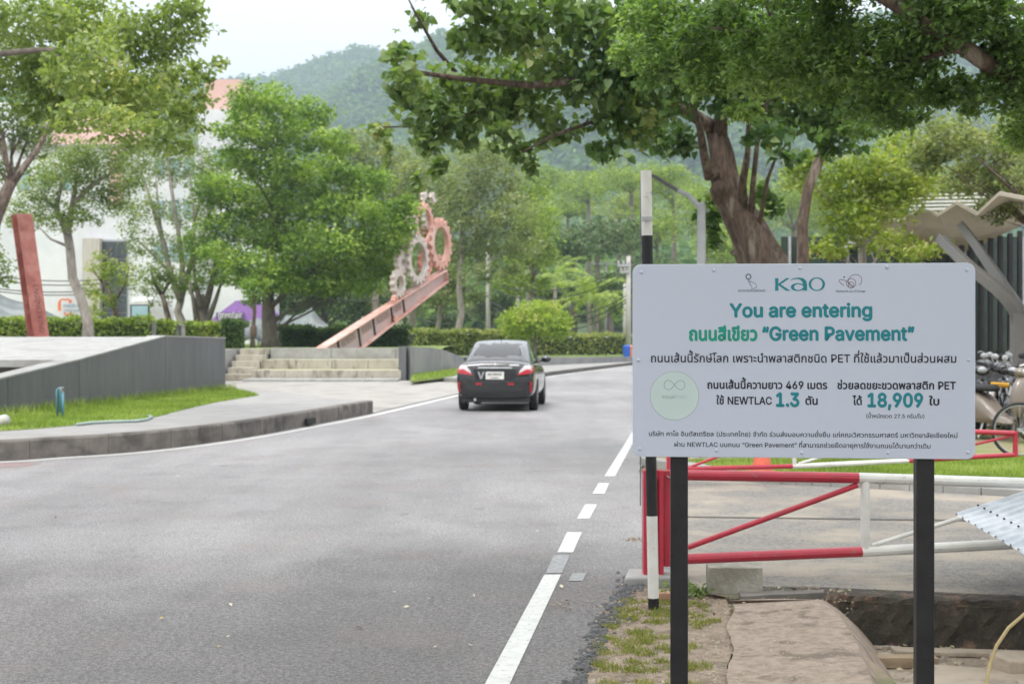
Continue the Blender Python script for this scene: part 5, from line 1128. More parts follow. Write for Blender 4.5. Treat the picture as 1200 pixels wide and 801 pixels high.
hedge('clipped hedge running behind the highest end of the ramp wall', hx(217, 58), hx(262, 58), .9, .9, 2000, .16, HG1, 1.06)
hedge('dark box hedge at the end of the ramp wall beside the steps', hx(263, 56.5), hx(287, 56.5), .98, 1.0, 1600, .15, HG2, 1.06)
hedge('dark green hedge under the shade nets and the rising beam', hx(326, 66), hx(478, 68), .9, 1.0, 6000, .17, HG2, 1.0)
hedge('tall wispy hedge between the beam and the round tree', hx(482, 75), hx(600, 79), 1.25, .9, 5000, .18, HG3, .5)
hedge('tall wispy hedge right of the round tree behind the grass bank', hx(603, 79), hx(980, 92), 1.1, .9, 8000, .18, HG3, .46)
for px, d, h in ((179.5, 56.4, 1.0), (209, 57.4, .95), (214, 57.4, .9)):
    b = hx(px, d); q = MB().box((0, 0, h/2), (.22, .22, h)).box((0, 0, h+.02), (.26, .26, .05)).build('hedge_post', CONC); q.location = (*b, 1.06); tag(q, {179.5: 'pale concrete post between the long hedge and the shortest hedge', 209: 'pale post right of the shortest hedge', 214: 'pale post at the left end of the ramp wall hedge'}[px], 'post')
# ---- shade nets
NET = mat('grey_shade_net', (.16, .18, .175), (.12, .14, .135), 1.2, .9, c3=(.22, .235, .23), s3=.7)
def net(label, rows, nm='shade_net', m=NET):
    """rows of (px,py,d) forming a sagging sheet"""
    o_ = P(*rows[0][0]); t = thing(nm, label, 'tent', o_); V = []; n = len(rows[0])*3-2; K = 6; S_ = []
    for r in rows:
        q = [P(*p) for p in r]; o2_ = []
        for i in range(len(q)-1):
            for j in range(3): o2_.append(q[i].lerp(q[i+1], j/3))
        o2_.append(q[-1]); S_.append(o2_)
    G_ = []
    for i in range(len(S_)-1):
        for j in range(K):
            t_ = j/K; sag = -.35*4*t_*(1-t_)*.5; G_.append([a.lerp(b, t_)+Vector((0, 0, sag+rnd.uniform(-.03, .03))) for a, b in zip(S_[i], S_[i+1])])
    G_.append(S_[-1]); mb = MB(); mb.add([p-o_ for r in G_ for p in r], [(i*n+j, i*n+j+1, (i+1)*n+j+1, (i+1)*n+j) for i in range(len(G_)-1) for j in range(n-1)])
    q = mb.build('net', m, t, smooth=True); s_ = q.modifiers.new('t', 'SOLIDIFY'); s_.thickness = .012
    for r in rows[1:-1]:
        for p in (r[0], r[-1]): a = P(*p)-o_; MB().tube([a, (a.x, a.y, 1.0-o_.z)], .03, 6).build('pole', STEELG, t)
    return t
net('peaked grey shade net behind the trunk of the big green tree', [[(316, 397, 69), (318, 380, 74)], [(332, 396, 69), (335, 369, 75)], [(364, 396, 69), (365, 360, 76)], [(392, 398, 69), (390, 382, 76)], [(412, 399, 69), (410, 396, 76)]])
net('low grey shade net in front of the purple booth', [[(225, 396, 66), (236, 391, 72)], [(255, 396, 66), (264, 375, 73)], [(298, 396, 66), (303, 372, 73)], [(324, 398, 67), (326, 384, 74)]])
net('grey shade net sloping down behind the leaning red steel section', [[(-60, 392, 62), (-60, 366, 70)], [(-12, 392, 62), (-6, 340, 72)], [(34, 392, 62), (38, 355, 72)], [(96, 392, 62), (94, 377, 72)]])
# ---- purple booth with white lettering
PUR = mat('purple_canvas', (.36, .19, .52), (.30, .15, .45), 2, .7)
bo = thing('market_booth', 'purple gabled booth with white lettering seen under the trees', 'booth', (P(280, 0, 78).x, 78, 1.0)); o = bo.location
q = [P(240, 380, 78)-o, P(276, 352, 78)-o, P(300, 352, 78)-o, P(316, 366, 78)-o, P(316, 392, 78)-o, P(240, 392, 78)-o]; MB().add(q+[p+Vector((0, 3, 0)) for p in q], [tuple(range(6)), tuple(range(11, 5, -1))]+[(i, (i+1) % 6, 6+(i+1) % 6, 6+i) for i in range(6)]).build('canvas', PUR, bo)
q = [P(x, y, 77.8)-o for x, y in ((253, 366), (286, 366), (286, 374.5), (253, 374.5))]; MB().add(q+[p+Vector((0, .1, 0)) for p in q], [(0, 1, 2, 3), (7, 6, 5, 4), (0, 4, 5, 1), (1, 5, 6, 2), (2, 6, 7, 3), (3, 7, 4, 0)]).build('sign_panel', emis_free('dark_purple', (.14, .09, .24)), bo)
V, f, wd = text_mesh('lettering', 'grepfair', INK, .02); k_ = (28*78/F)/wd; p0_ = P(255.5, 372.5, 77.75)-o; W = [tuple(p0_+Vector((x_*k_, y_*.01, z_*k_*1.3))) for x_, y_, z_ in V]
me = bpy.data.meshes.new('lettering'); me.from_pydata(W, [], f); me.materials.append(WHITEP); q = bpy.data.objects.new('lettering', me); COL.objects.link(q); q.parent = bo
# ---- white minibus facing the camera
mv = thing('minibus', 'white minibus with pale blue windscreen parked behind the long hedge', 'minibus', (P(164, 0, 74).x, 74, 1.0)); k_ = 74/F
loft([(0, [(0, .3), (11*k_, .3), (12.5*k_, .4), (12.5*k_, 1.15), (11.8*k_, 1.9), (10*k_, 2.35), (0, 2.42)]), (.3, [(0, .3), (12.3*k_, .3), (13*k_, .4), (13*k_, 1.15), (12.5*k_, 2.0), (10.5*k_, 2.5), (0, 2.58)]), (5, [(0, .3), (12.3*k_, .3), (13*k_, .4), (13*k_, 1.15), (12.5*k_, 2.0), (10.5*k_, 2.5), (0, 2.58)])]).build('body', WHITEP, mv, smooth=False, bevel=.05)
MB().box((0, -.03, 1.62), (19*k_, .05, .95)).build('windscreen', mat('blue_windscreen', (.26, .42, .48), (.36, .5, .55), 1, .15), mv, bevel=.02); MB().box((0, -.02, 1.62), (23*k_, .04, 1.1)).build('windscreen_frame', GLASSD, mv)
for s in (-1, 1): wheel(mv, s*.48, .8, .3, .2, s); wheel(mv, s*.48, 4.0, .3, .2, s); MB().box((s*.42, -.03, .7), (.2, .04, .12)).build('headlight', CHROME, mv)
MB().box((0, -.025, 1.08), (1.1, .03, .07)).build('trim_stripe', emis_free('cyan_stripe', (.2, .5, .55)), mv)
# ---- white cars parked beyond the hedge
def simple_car(px, d, rz, paint, label):
    t = thing('parked_car', label, 'car', (P(px, 0, d).x, d, .05), R(rz), 'cars parked beyond the hedge')
    loft([(-.9, [(0, .35), (.6, .35), (.75, .5), (.72, .9), (0, .95)]), (-.6, [(0, .25), (.8, .25), (.86, .5), (.84, .98), (0, 1.05)]), (2.2, [(0, .25), (.8, .25), (.86, .5), (.83, .95), (0, 1.0)]), (3.2, [(0, .3), (.75, .3), (.8, .5), (.7, .8), (0, .86)]), (3.45, [(0, .4), (.5, .4), (.6, .5), (.5, .65), (0, .68)])]).build('body', paint, t, smooth=True, sub=1)
    cb = loft([(-.75, [(0, .9), (.74, .9), (.7, 1.0), (.6, 1.1), (0, 1.12)]), (-.4, [(0, .9), (.76, .9), (.72, 1.2), (.6, 1.62), (0, 1.68)]), (1.3, [(0, .9), (.76, .9), (.72, 1.2), (.6, 1.62), (0, 1.7)]), (2.3, [(0, .85), (.7, .85), (.66, .95), (.6, 1.0), (0, 1.02)])]).build('cabin', paint, t, smooth=True, sub=1)
    bc = bvh_of(cb); stick(bc, [(-.4, 1.12), (.4, 1.12), (.38, 1.42), (-.38, 1.42)], 'rear', GLASSD, 'rear_window', t, .01, div=3)
    for s in ('side+1', 'side-1'): stick(bc, [(-.3, 1.12), (1.6, 1.1), (1.2, 1.42), (-.2, 1.45)], s, GLASSD, 'side_window', t, .01, div=3)
    for sg in (1, -1): wheel(t, sg*.74, 0, .31, .19, sg); wheel(t, sg*.74, 2.55, .31, .19, sg)
WCAR = emis_free('white_car_paint', (.72, .72, .73), .25, coat=.8)
simple_car(664, 104, 95, WCAR, 'white car whose roof shows over the hedge just right of the round tree'); simple_car(706, 106, 85, WCAR, 'white car whose roof shows over the hedge between the palms and the utility pole')
simple_car(556, 102, 90, WCAR, 'white car beyond the hedge above the dark car roof'); simple_car(745, 104, 70, emis_free('silver_car_paint', (.45, .46, .48), .25, .5, coat=.8), 'silver car beyond the hedge behind the sign edge')
sh_ = thing('white_shed', 'long white roofed shed seen between the olive trees above the hedge', 'shed', (P(512, 0, 100).x, 100, .05)); MB().box((0, 0, 1.75), (3.4, 2.5, .14), rot=(R(-4), 0, 0)).build('roof', WHITEP, sh_)
for sx in (-1.5, 0, 1.5): MB().box((sx, -1.1, .85), (.1, .1, 1.7)).build('post', STEELG, sh_)
MB().box((0, 1.0, .8), (3.2, .08, 1.6)).build('wall', CONC, sh_)
ks = thing('white_kiosk', 'small white kiosk behind the hedge below the gear sculpture beam', 'kiosk', (P(450, 0, 88).x, 88, .9)); MB().box((0, 0, .85), (2.2, 1.8, 1.7)).build('wall', WHITEP, ks); MB().box((0, 0, 1.76), (2.6, 2.2, .1)).build('roof', STEELG, ks); MB().box((.3, -.92, 1.0), (1.0, .04, .6)).build('window', GLASSD, ks)
# ---- bins on the grass bank
for px, col, lb in ((735, (.02, .10, .5), 'blue litter bin standing on the grass bank at the left edge of the sign'), (741.5, (.6, .2, .1), 'orange litter bin half hidden behind the left edge of the sign')):
    v = P(px, 392, 79.5); t = thing('litter_bin', lb, 'bin', (v.x, v.y, .35)); m_ = emis_free('bin_plastic', col, .5); MB().lathe((0, 0, 0), [(.001, 0), (.21, 0), (.25, .55), (.26, .56), (.001, .56)], 4 if False else 14).build('bin_body', m_, t); MB().lathe((0, 0, 0), [(.27, .55), (.27, .6), (.15, .66), (.001, .67)], 14).build('lid', m_, t)
pr = thing('person', 'person in a red shirt walking beyond the hedge above the car roof', 'person', (P(597.5, 0, 99).x, 99, .05)); SK = emis_free('skin', (.35, .2, .14), .6)
def skin_body(par):
    me = bpy.data.meshes.new('body'); vs = [(0, 0, .92), (0, 0, 1.12), (0, 0, 1.38), (0, 0, 1.5), (0, 0, 1.62), (.19, 0, 1.4), (.24, .03, 1.14), (.23, -.08, .9), (.22, -.1, .8), (-.19, 0, 1.4), (-.24, -.03, 1.14), (-.23, .08, .9), (-.22, .1, .8), (.09, 0, .86), (.11, -.12, .48), (.11, -.02, .07), (.11, -.16, .04), (-.09, 0, .86), (-.11, .14, .48), (-.11, .26, .08), (-.11, .12, .04)]
    es = [(0, 1), (1, 2), (2, 3), (3, 4), (2, 5), (5, 6), (6, 7), (7, 8), (2, 9), (9, 10), (10, 11), (11, 12), (0, 13), (13, 14), (14, 15), (15, 16), (0, 17), (17, 18), (18, 19), (19, 20)]
    rs = [.13, .13, .14, .055, .1, .06, .045, .035, .03, .06, .045, .035, .03, .09, .06, .045, .035, .09, .06, .045, .035]
    me.from_pydata(vs, es, []); me.materials.append(emis_free('red_shirt', (.5, .05, .05), .8)); o_ = bpy.data.objects.new('body', me); COL.objects.link(o_); o_.parent = par
    k = o_.modifiers.new('s', 'SKIN'); me.skin_vertices[0].data[0].use_root = True
    for i, r_ in enumerate(rs): me.skin_vertices[0].data[i].radius = (r_, r_*.8)
    o_.modifiers.new('u', 'SUBSURF').levels = 1
skin_body(pr); MB().sph((0, 0, 1.64), 1, 12, 8, (.085, .1, .115)).build('head', SK, pr, smooth=True); MB().sph((0, .012, 1.67), 1, 12, 8, (.093, .105, .11)).build('hair', BLACKP, pr, smooth=True)
# ---- utility poles and cables
POLEM = mat('pale_pole_concrete', (.46, .44, .42), (.36, .35, .33), 3, .9)
def upole(px, d, ytop, label, arms=(), r=.15, z0=.05):
    v = P(px, ytop, d); t = thing('utility_pole', label, 'pole', (v.x, d, z0), 0, 'utility poles beyond the hedge'); H_ = v.z-z0
    MB().tube([(0, 0, 0), (0, 0, H_)], [r*1.15, r*.8], 10).build('pole', POLEM, t, smooth=True)
    for (y, x0, x1) in arms:
        z_ = P(px, y, d).z-z0; k_ = d/F; MB().box(((x0+x1)/2*k_, -.15, z_), ((x1-x0)*k_, .12, .14)).build('crossarm', STEELG, t)
        for xx in (x0+1, (x0+x1)/2, x1-1): MB().lathe((xx*k_, -.15, z_+.07), [(.05, 0), (.07, .08), (.04, .18), (.001, .2)], 8).build('insulator', POLEM, t)
    return t
upole(572, 93, 284, 'concrete pole rising through the olive trees left of the round tree'); upole(631, 112, 313, 'short concrete pole rising behind the round tree', r=.13); upole(736.5, 82, 300, 'nearest tall pole with two crossarms at the left edge of the sign', ((311, -13, 1), (318.5, -10, 1)), z0=.3)
upole(710, 125, 307, 'distant pole with a wide crossarm above the palms', ((309, -16, 16),)); upole(732, 100, 332, 'lower pole close beside the tall pole at the sign edge', r=.12); upole(603, 84, 396, 'short post in the hedge left of the round tree', z0=.4) if False else None
upole(480, 95, 340, 'pole behind the tree under the end of the rising beam')
v = P(736.5, 360, 81.6); tb = MB().box((0, 0, 0), (.3, .25, .6)).build('meter_box', STEELG); tb.parent = None; tb.location = v; bpy.data.objects.remove(tb)
CABM = emis_free('cable_black', (.05, .05, .055), .6)
def cable(a, b, sag, label, r=.022, grp='overhead cables'):
    a, b = P(*a), P(*b); o_ = a; pts = [(a.lerp(b, i/14)-Vector((0, 0, sag*4*(i/14)*(1-i/14))))-o_ for i in range(15)]; q = MB().tube(pts, r, 5).build('overhead_cable', CABM, smooth=True); q.location = o_; tag(q, label, 'cable', grp)
for k, (a, b, s) in enumerate([((736, 311, 82), (572, 330, 93), 1.0), ((736, 319, 82), (572, 338, 93), 1.1), ((736, 345, 82), (572, 352, 93), 1.3), ((736, 349, 82), (572, 357, 93), 1.5), ((710, 309, 125), (571, 330, 93), 1.2), ((736, 311, 82), (900, 296, 84), .5), ((736, 352, 82), (620, 372, 96), 1.2), ((572, 352, 93), (480, 360, 95), .9), ((572, 357, 93), (480, 366, 95), 1.0), ((736, 335, 82), (631, 330, 112), .8)]): cable(a, b, s, 'overhead cable '+('highest, from the tall pole to the concrete pole|second, from the lower crossarm to the concrete pole|third cable down beside the tall pole|fourth cable down beside the tall pole|from the distant wide crossarm to the concrete pole|running right from the tall pole behind the sign|lowest, sagging from the tall pole toward the round tree|upper of two running left from the concrete pole|lower of two running left from the concrete pole|from the tall pole to the short concrete pole'.split('|')[k]), .03)
for k, (y0, y1) in enumerate(((312, 322), (317, 327), (328, 333), (331, 337))): cable((-60, y0, 70), (160, y1, 74), .5, ('top', 'second', 'third', 'lowest')[k]+' of four thin dark cables crossing the white building', .028, 'cables across the white building')
for k, (y0, y1) in enumerate(((334, 337), (339, 341), (346, 347))): cable((366, y0, 82), (480, y1, 95), .3, ('top', 'middle', 'lowest')[k]+' of three cables right of the big green tree', .03, 'cables behind the big tree')
# ---- white building
WB = mat('white_render_wall', (.68, .68, .70), (.62, .62, .65), .8, .8, c3=(.56, .57, .60), s3=.25); PKW = mat('salmon_render', (.64, .42, .38), (.60, .38, .34), 1, .8); BEI = mat('beige_cladding', (.48, .44, .40), (.40, .365, .33), 2, .8, stretch=(4, 1, .3))
bd = thing('white_building', 'large white building with salmon panels and a dark glazed bay behind the left trees', 'building', (P(60, 0, 92).x, 92, .0)); o = bd.location
def bpx(x0, x1, y0, y1, d, dep, m, nm, par=bd, ground=False):
    a = P(x0, y0, d); b = P(x1, y1, d); zt, zb = a.z, (0.0 if ground else b.z); return MB().box(((a.x+b.x)/2-o.x, d+dep/2-o.y, (zt+zb)/2-o.z), (b.x-a.x, dep, zt-zb)).build(nm, m, par)
bpx(-420, 232, 172, 400, 92, 14, WB, 'wall', ground=True); bpx(232.2, 292, 128, 400, 93, 12, WB, 'wall', ground=True); bpx(240, 283, 93, 127.8, 94, 8, PKW, 'upper_storey'); bpx(60, 142, 135, 171.8, 95, 8, PKW, 'upper_storey'); bpx(128, 143, 172, 240, 91.8, .3, PKW, 'salmon_panel'); bpx(-60, 40, 120, 171.8, 96, 8, WB, 'upper_storey')
bpx(-420, 232.1, 169, 171.9, 91.7, .5, CONC, 'parapet'); bpx(96.5, 116.5, 279, 400, 91.2, .9, BEI, 'clad_pier', ground=True)
for r_ in range(5):
    for c_ in range(4): bpx(117.6+c_*7.7, 124.6+c_*7.7, 283+r_*21, 302.5+r_*21, 91.75, .2, GLASSD, 'window_pane')
bpx(116.6, 149, 280.5, 400, 91.85, .3, STEELG, 'bay_frame', ground=True)
for i, (x0, x1, y0, y1) in enumerate([(250, 268, 255, 275), (272, 286, 255, 275), (250, 268, 215, 233), (272, 286, 215, 233), (250, 268, 175, 193), (272, 286, 175, 193), (250, 268, 298, 318), (272, 286, 298, 318), (180, 192, 185, 205), (198, 210, 185, 205), (215, 227, 185, 205), (180, 192, 235, 255), (198, 210, 235, 255), (215, 227, 235, 255), (180, 192, 285, 305), (198, 210, 285, 305), (215, 227, 285, 305), (20, 34, 200, 222), (45, 59, 200, 222), (70, 84, 200, 222)]):
    q = bpx(x0, x1, y0, y1, 91.9 if x0 < 232 else 92.9, .2, mat('blue_grey_glass', (.22, .32, .33), (.3, .4, .42), 1, .2) if i == 0 else bpy.data.materials['blue_grey_glass'], 'window'); 
ORG = emis_free('orange_logo', (.75, .16, .03), .6); BLG = emis_free('blue_logo', (.08, .22, .36), .6)
def wall_line(pts, wd, m, d=91.5):
    m_ = MB()
    for (x0, y0), (x1, y1) in zip(pts, pts[1:]): m_.bar(P(x0, y0, d)-o, P(x1, y1, d)-o, wd*d/F, .08)
    m_.build('logo_mark', m, bd)
wall_line([(69.5, 364), (69.5, 354), (71, 351.2), (74, 350.2), (76.5, 351.6), (79, 350.2), (82, 351.4), (82.5, 355)], 3.0, ORG); wall_line([(75, 366), (77, 368.2), (80, 369), (82.5, 367), (83, 365)], 3.0, ORG)
for (txt, x, y, w_, h_) in (('medical', 74.5, 360, 20, 4.2), ('CENTER', 75, 364.8, 18, 2.2)):
    V, f, wd = text_mesh('lettering', txt, INK, .02); k_ = (w_*91.5/F)/wd; p0_ = P(x, y, 91.4)-o; W = [tuple(p0_+Vector((x_*k_, y_*.02, z_*h_*91.5/F/CAPH))) for x_, y_, z_ in V]; me = bpy.data.meshes.new('lettering'); me.from_pydata(W, [], f); me.materials.append(BLG); q = bpy.data.objects.new('lettering', me); COL.objects.link(q); q.parent = bd
wl = thing('low_wall', 'low grey boundary wall with dark opening behind the bare branched tree', 'wall', (P(215, 0, 80).x, 80, 1.0)); MB().box((0, 0, .45), (5.2, .2, .9)).build('wall_run', CONC, wl); MB().box((.4, -.12, .4), (.9, .05, .8)).build('dark_doorway', BLACKP, wl); MB().box((0, 0, .93), (5.3, .3, .06)).build('coping', CONC, wl)
# ================================================================== TREES
LF_NEAR = leafmat('leaf_near_dark', (.055, .105, .035), (.19, .29, .10), (.30, .40, .16), .45, .45)
LF_HEART = leafmat('leaf_heart', (.04, .09, .03), (.13, .22, .065), (.26, .30, .10), .35, .42)
LF_HEARTO = leafmat('leaf_heart_olive', (.08, .14, .045), (.20, .28, .10), (.36, .38, .19), .4, .45)
LF_OVER = leafmat('leaf_overhang', (.11, .165, .05), (.30, .37, .13), (.46, .47, .2), .4, .5)
LF_BRIGHT = leafmat('leaf_bright', (.075, .145, .025), (.26, .38, .07), (.42, .50, .14), .4, .5)
LF_MID = leafmat('leaf_mid', (.09, .14, .04), (.22, .29, .09), (.32, .36, .14), .4, .55)
LF_OLIVE = leafmat('leaf_olive', (.12, .155, .07), (.27, .31, .15), (.36, .37, .2), .4, .6)
LF_YELL = leafmat('leaf_yellowgreen', (.13, .19, .03), (.31, .37, .08), (.44, .38, .2), .4, .5)
LF_DARK = leafmat('leaf_dark_far', (.035, .075, .025), (.11, .17, .055), (.26, .25, .16), .3, .6)
LF_FAR = leafmat('leaf_far', (.11, .18, .03), (.29, .37, .08), (.40, .46, .14), .4, .6)
LF_ROUND = leafmat('leaf_round_tree', (.17, .26, .03), (.40, .48, .09), (.55, .44, .25), .4, .5)
# ---- leaning heart-leaved tree behind the sign
d0 = 18.5
def PX(l, d): return [P(x, y, d) for x, y in l]
b = P(905, 0, d0); base = Vector((b.x, d0, .0))
t = thing('leaning_tree', 'thick leaning brown trunk with large heart shaped leaves reaching left over the road', 'tree', base)
def rel(p): return p-base
m_ = MB(); k_ = d0/F
m_.tube([Vector((0, 0, 0))]+[rel(p) for p in PX([(912, 440), (908, 360), (898, 310), (876, 268), (856, 235), (848, 205), (846, 180), (838, 150)], d0)], [x*k_ for x in (42, 33, 30, 27, 22, 18.5, 16, 14, 12)], 18, wob=.13)
m_.tube([rel(P(850, 232, d0)), rel(P(843, 222, d0-.15)), rel(P(842, 218, d0-.3))], [13*k_, 11*k_, 7*k_], 10, wob=.1)
m_.tube([rel(p) for p in PX([(880, 310), (868, 290), (862, 300)], d0+.4)], [16*k_, 14*k_, 8*k_], 10, wob=.1)
m_.build('trunk', BARKD, t, smooth=True)
for pts, r_ in (([(838, 152), (822, 140), (808, 132), (780, 120), (740, 100), (690, 95), (620, 100), (540, 92), (470, 84)], 9), ([(842, 160), (846, 125), (852, 90), (870, 40), (880, -20)], 10), ([(846, 200), (832, 205), (827, 180), (822, 150), (812, 120), (800, 60), (770, 0)], 7), ([(870, 262), (872, 215), (875, 180), (878, 140), (890, 90)], 5.5), ([(878, 270), (884, 220), (886, 170), (900, 120), (940, 70)], 4), ([(884, 290), (900, 210), (910, 185), (935, 155)], 3), ([(690, 95), (640, 60), (600, 20), (580, -20)], 4), ([(620, 100), (560, 130), (500, 150), (450, 150)], 3), ([(740, 100), (700, 140), (650, 160), (610, 180)], 3.5), ([(540, 92), (510, 60), (490, 20), (480, 0)], 3)):
    pts = [P(x+rnd.uniform(-2, 2), y+rnd.uniform(-2, 2), d0-(i/len(pts))*1.8) for i, (x, y) in enumerate(pts)]; MB().tube([rel(p) for p in pts], [r_*k_*(1-.75*i/(len(pts)-1)) for i in range(len(pts))], 8, wob=.08).build('limb', BARKD, t, smooth=True)
DHz = 17.5
L1 = [LB(x, y, DHz+rnd.uniform(-1.2, 1.2), rx, rz) for x, y, rx, rz in ((470, 98, 26, 18), (498, 130, 40, 22), (492, 22, 14, 10), (505, 165, 20, 18), (530, 100, 42, 28), (560, 45, 34, 26), (560, 130, 42, 24), (600, 95, 42, 30), (620, 40, 45, 28), (625, 128, 40, 18), (660, 80, 45, 30), (610, 178, 14, 14), (640, 165, 10, 10), (690, 30, 45, 30), (580, 0, 60, 14), (700, 110, 38, 22), (445, 152, 14, 10), (515, 195, 10, 12), (468, 62, 26, 12), (540, 160, 16, 22), (590, 160, 22, 18), (660, 150, 26, 16), (486, 212, 7, 16), (622, 196, 8, 14), (455, 178, 9, 14), (640, 10, 70, 20), (565, 5, 30, 16))]
L2 = [LB(x, y, (DHz+rnd.uniform(-1.0, 1.6)) if y < 220 else 19.8, rx, rz) for x, y, rx, rz in ((720, 80, 45, 35), (740, 140, 40, 32), (705, 175, 22, 12), (770, 100, 45, 45), (780, 165, 40, 22), (800, 40, 50, 40), (840, 100, 45, 35), (900, 110, 50, 35), (900, 155, 30, 16), (950, 130, 50, 35), (985, 165, 30, 18), (925, 182, 22, 10), (830, 250, 14, 24), (838, 278, 14, 14), (906, 240, 12, 16), (893, 228, 12, 10), (860, 40, 60, 40), (930, 50, 60, 40), (750, 20, 50, 30), (1010, 120, 40, 30))]
lp_ = [cloud([(tuple(rel(c)), r) for c, r in Ls], n, .36, .75, None, .5) for Ls, n in ((L1, 6000), (L2, 8500))]
for pts, m_, nm in ((lp_[0], LF_HEARTO, 0), (lp_[1], LF_HEART, 1)):
    V, Fq = leaves(pts, .098, LT_HEART, .7, .25, .35); q = mesh_np('crown', V, Fq, m_, t); q['kind'] = 'stuff'
hl = MB().add([tuple(v) for v in LT_HEART[0]], [tuple(int(i) for i in f) for f in LT_HEART[1]])
for mi, (m_, pts) in enumerate(((LF_HEARTO, lp_[0]), (LF_HEART, lp_[1]))):
    src = hl.build('leaf', m_, t, fix=False); me = src.data; bpy.data.objects.remove(src)
    idx = rng_.choice(len(pts), 150, replace=False); x, y, z_ = orient(150, .7, .25)
    for j, i in enumerate(idx):
        q = bpy.data.objects.new('leaf', me); COL.objects.link(q); q.parent = t; s = .105*rng_.uniform(.8, 1.25); p = pts[i]+rng_.normal(0, .12, 3)+np.array([0, -.35, 0])
        q.matrix_local = Matrix([[x[j][0]*s, y[j][0]*s, z_[j][0]*s, p[0]], [x[j][1]*s, y[j][1]*s, z_[j][1]*s, p[1]], [x[j][2]*s, y[j][2]*s, z_[j][2]*s, p[2]], [0, 0, 0, 1]])
# ---- near small-leaved tree, trunk outside on the right, branch crossing the top right corner
def near_tree():
    base = Vector((5.9, 10.8, -.03)); t = thing('overhanging_tree', 'dark small leaved tree overhanging the top right corner above the sign', 'tree', base)
    m_ = MB(); m_.tube([(0, 0, 0), (.05, 0, 1.5), (-.1, 0, 3.0)], [.34, .27, .24], 12, wob=.08); m_.build('trunk', BARKD, t, smooth=True)
    for pts, r in (([(1500, 200, 10.6), (1300, 140, 10.2), (1200, 98, 9.8), (1150, 70, 9.6), (1128, 55, 9.6), (1085, 30, 9.6), (1040, 0, 9.8), (960, -50, 10)], .085), ([(1450, 130, 10.4), (1300, 20, 10.5), (1180, 10, 10.6), (1130, -20, 10.4)], .07), ([(1128, 55, 9.6), (1070, 70, 10), (1000, 60, 10.5), (900, 40, 11), (800, 30, 11.5)], .03), ([(930, 50, 11), (905, 20, 11), (890, -20, 11)], .03)):
        pp = [P(*p)-base for p in pts]; pp = ([Vector((-.1, 0, 3.0))] if r > .06 else [])+pp; MB().tube(pp, [r*1.6 if i == 0 and r > .06 else r*(1-.6*i/len(pp)) for i in range(len(pp))], 9, wob=.08).build('limb', BARKD, t, smooth=True)
    Ls = [LB(x, y, d, rx, rz) for x, y, d, rx, rz in ((770, 20, 12, 45, 30), (790, 70, 12, 45, 30), (840, 40, 11.5, 55, 35), (830, 90, 11.5, 40, 22), (870, 130, 11.5, 26, 12), (900, 70, 11, 55, 40), (960, 40, 10.5, 60, 40), (960, 95, 10.8, 55, 26), (1020, 70, 10.2, 55, 42), (1040, 130, 10.5, 50, 26), (1010, 150, 11.2, 22, 10), (1090, 30, 9.8, 60, 40), (1085, 100, 10, 45, 28), (1150, 20, 9.5, 60, 40), (1160, 110, 9.8, 50, 26), (1195, 60, 9.6, 40, 40), (1200, 150, 10, 30, 24), (740, 60, 12.5, 25, 22), (1240, 80, 10, 60, 60), (900, -20, 10.5, 120, 30), (1050, -30, 9.8, 120, 30))]
    # layers over the camera's side that darken the near road
    V, Fq = leaves(cloud([((-7, -9, 6.2), (4.5, 5, .9)), ((-3, -8.5, 6.6), (4, 4.5, .9)), ((-9, -14, 6), (4, 4, 1)), ((-3.5, -14, 6.5), (5, 4, 1)), ((-6, -5.2, 6.4), (4.5, 3, .8))], 24000, .4, .7), .17, LT_SIMPLE, .4, .5); q = mesh_np('crown', V, Fq, LF_NEAR, t)
    for e in ((-6, -5, 6.2), (-3, -9, 6.4), (-8, -13, 6.2)): MB().tube([(-.1, 0, 3.0), (-1.5, -2, 4.9), Vector((-1.5, -2, 4.9)).lerp(Vector(e), .6)+Vector((0, 0, .3)), e], [.17, .14, .09, .03], 8, wob=.08).build('limb', BARKD, t, smooth=True)
    Ls += [((3.2, 7.5, 5.2), (2.2, 2.0, .8)), ((1.2, 6.0, 5.8), (2.4, 2.2, .7)), ((4.5, 5.0, 5.0), (2.2, 2.2, .8)), ((2.0, 3.4, 5.6), (2.4, 2.0, .7)), ((-.8, 4.0, 6.2), (2.2, 2.2, .7))]
    pts = np.concatenate([cloud([(tuple(Vector(c)-base), r) for c, r in Ls[:-5]], 44000, .30, .7, None, .25), cloud([(tuple(Vector(c)-base), r) for c, r in Ls[-5:]], 9000, .34, .7)]); V, Fq = leaves(pts, .054, LT_SIMPLE, .5, .5, .35); q = mesh_np('crown', V, Fq, LF_NEAR, t)
near_tree()
# ---- slender trunk and the pale foliage right of it
tree('slender_tree', 'slender dark curved trunk standing right of the leaning trunk', [Vector((P(936, 0, 21).x, 21, 0))]+PX([(935, 400), (941, 300), (940, 262), (947, 222), (963, 180), (975, 130), (985, 90)], 21), .10, .06, [LB(985, 95, 21, 50, 30), LB(1030, 130, 22, 40, 25), LB(950, 60, 21, 40, 30)], 2600, .11, LF_MID, BARKD)
tree('pale_tree', 'pale yellow green tree between the slender trunk and the canopy roof', [(P(1010, 0, 30).x, 30, .05)]+PX([(1010, 420), (1012, 330), (1010, 290)], 30), .13, .08,
     [LB(x, y, 29+rnd.uniform(-2, 2), rx, rz) for x, y, rx, rz in ((990, 215, 40, 35), (1030, 200, 40, 30), (1060, 180, 40, 30), (1000, 260, 40, 25), (1045, 240, 35, 25), (975, 290, 30, 14), (1040, 282, 35, 16), (1075, 215, 30, 25), (940, 200, 25, 25), (1090, 290, 25, 10), (1060, 300, 30, 9))], 9500, .12, LF_YELL, BARKL, sub=3)
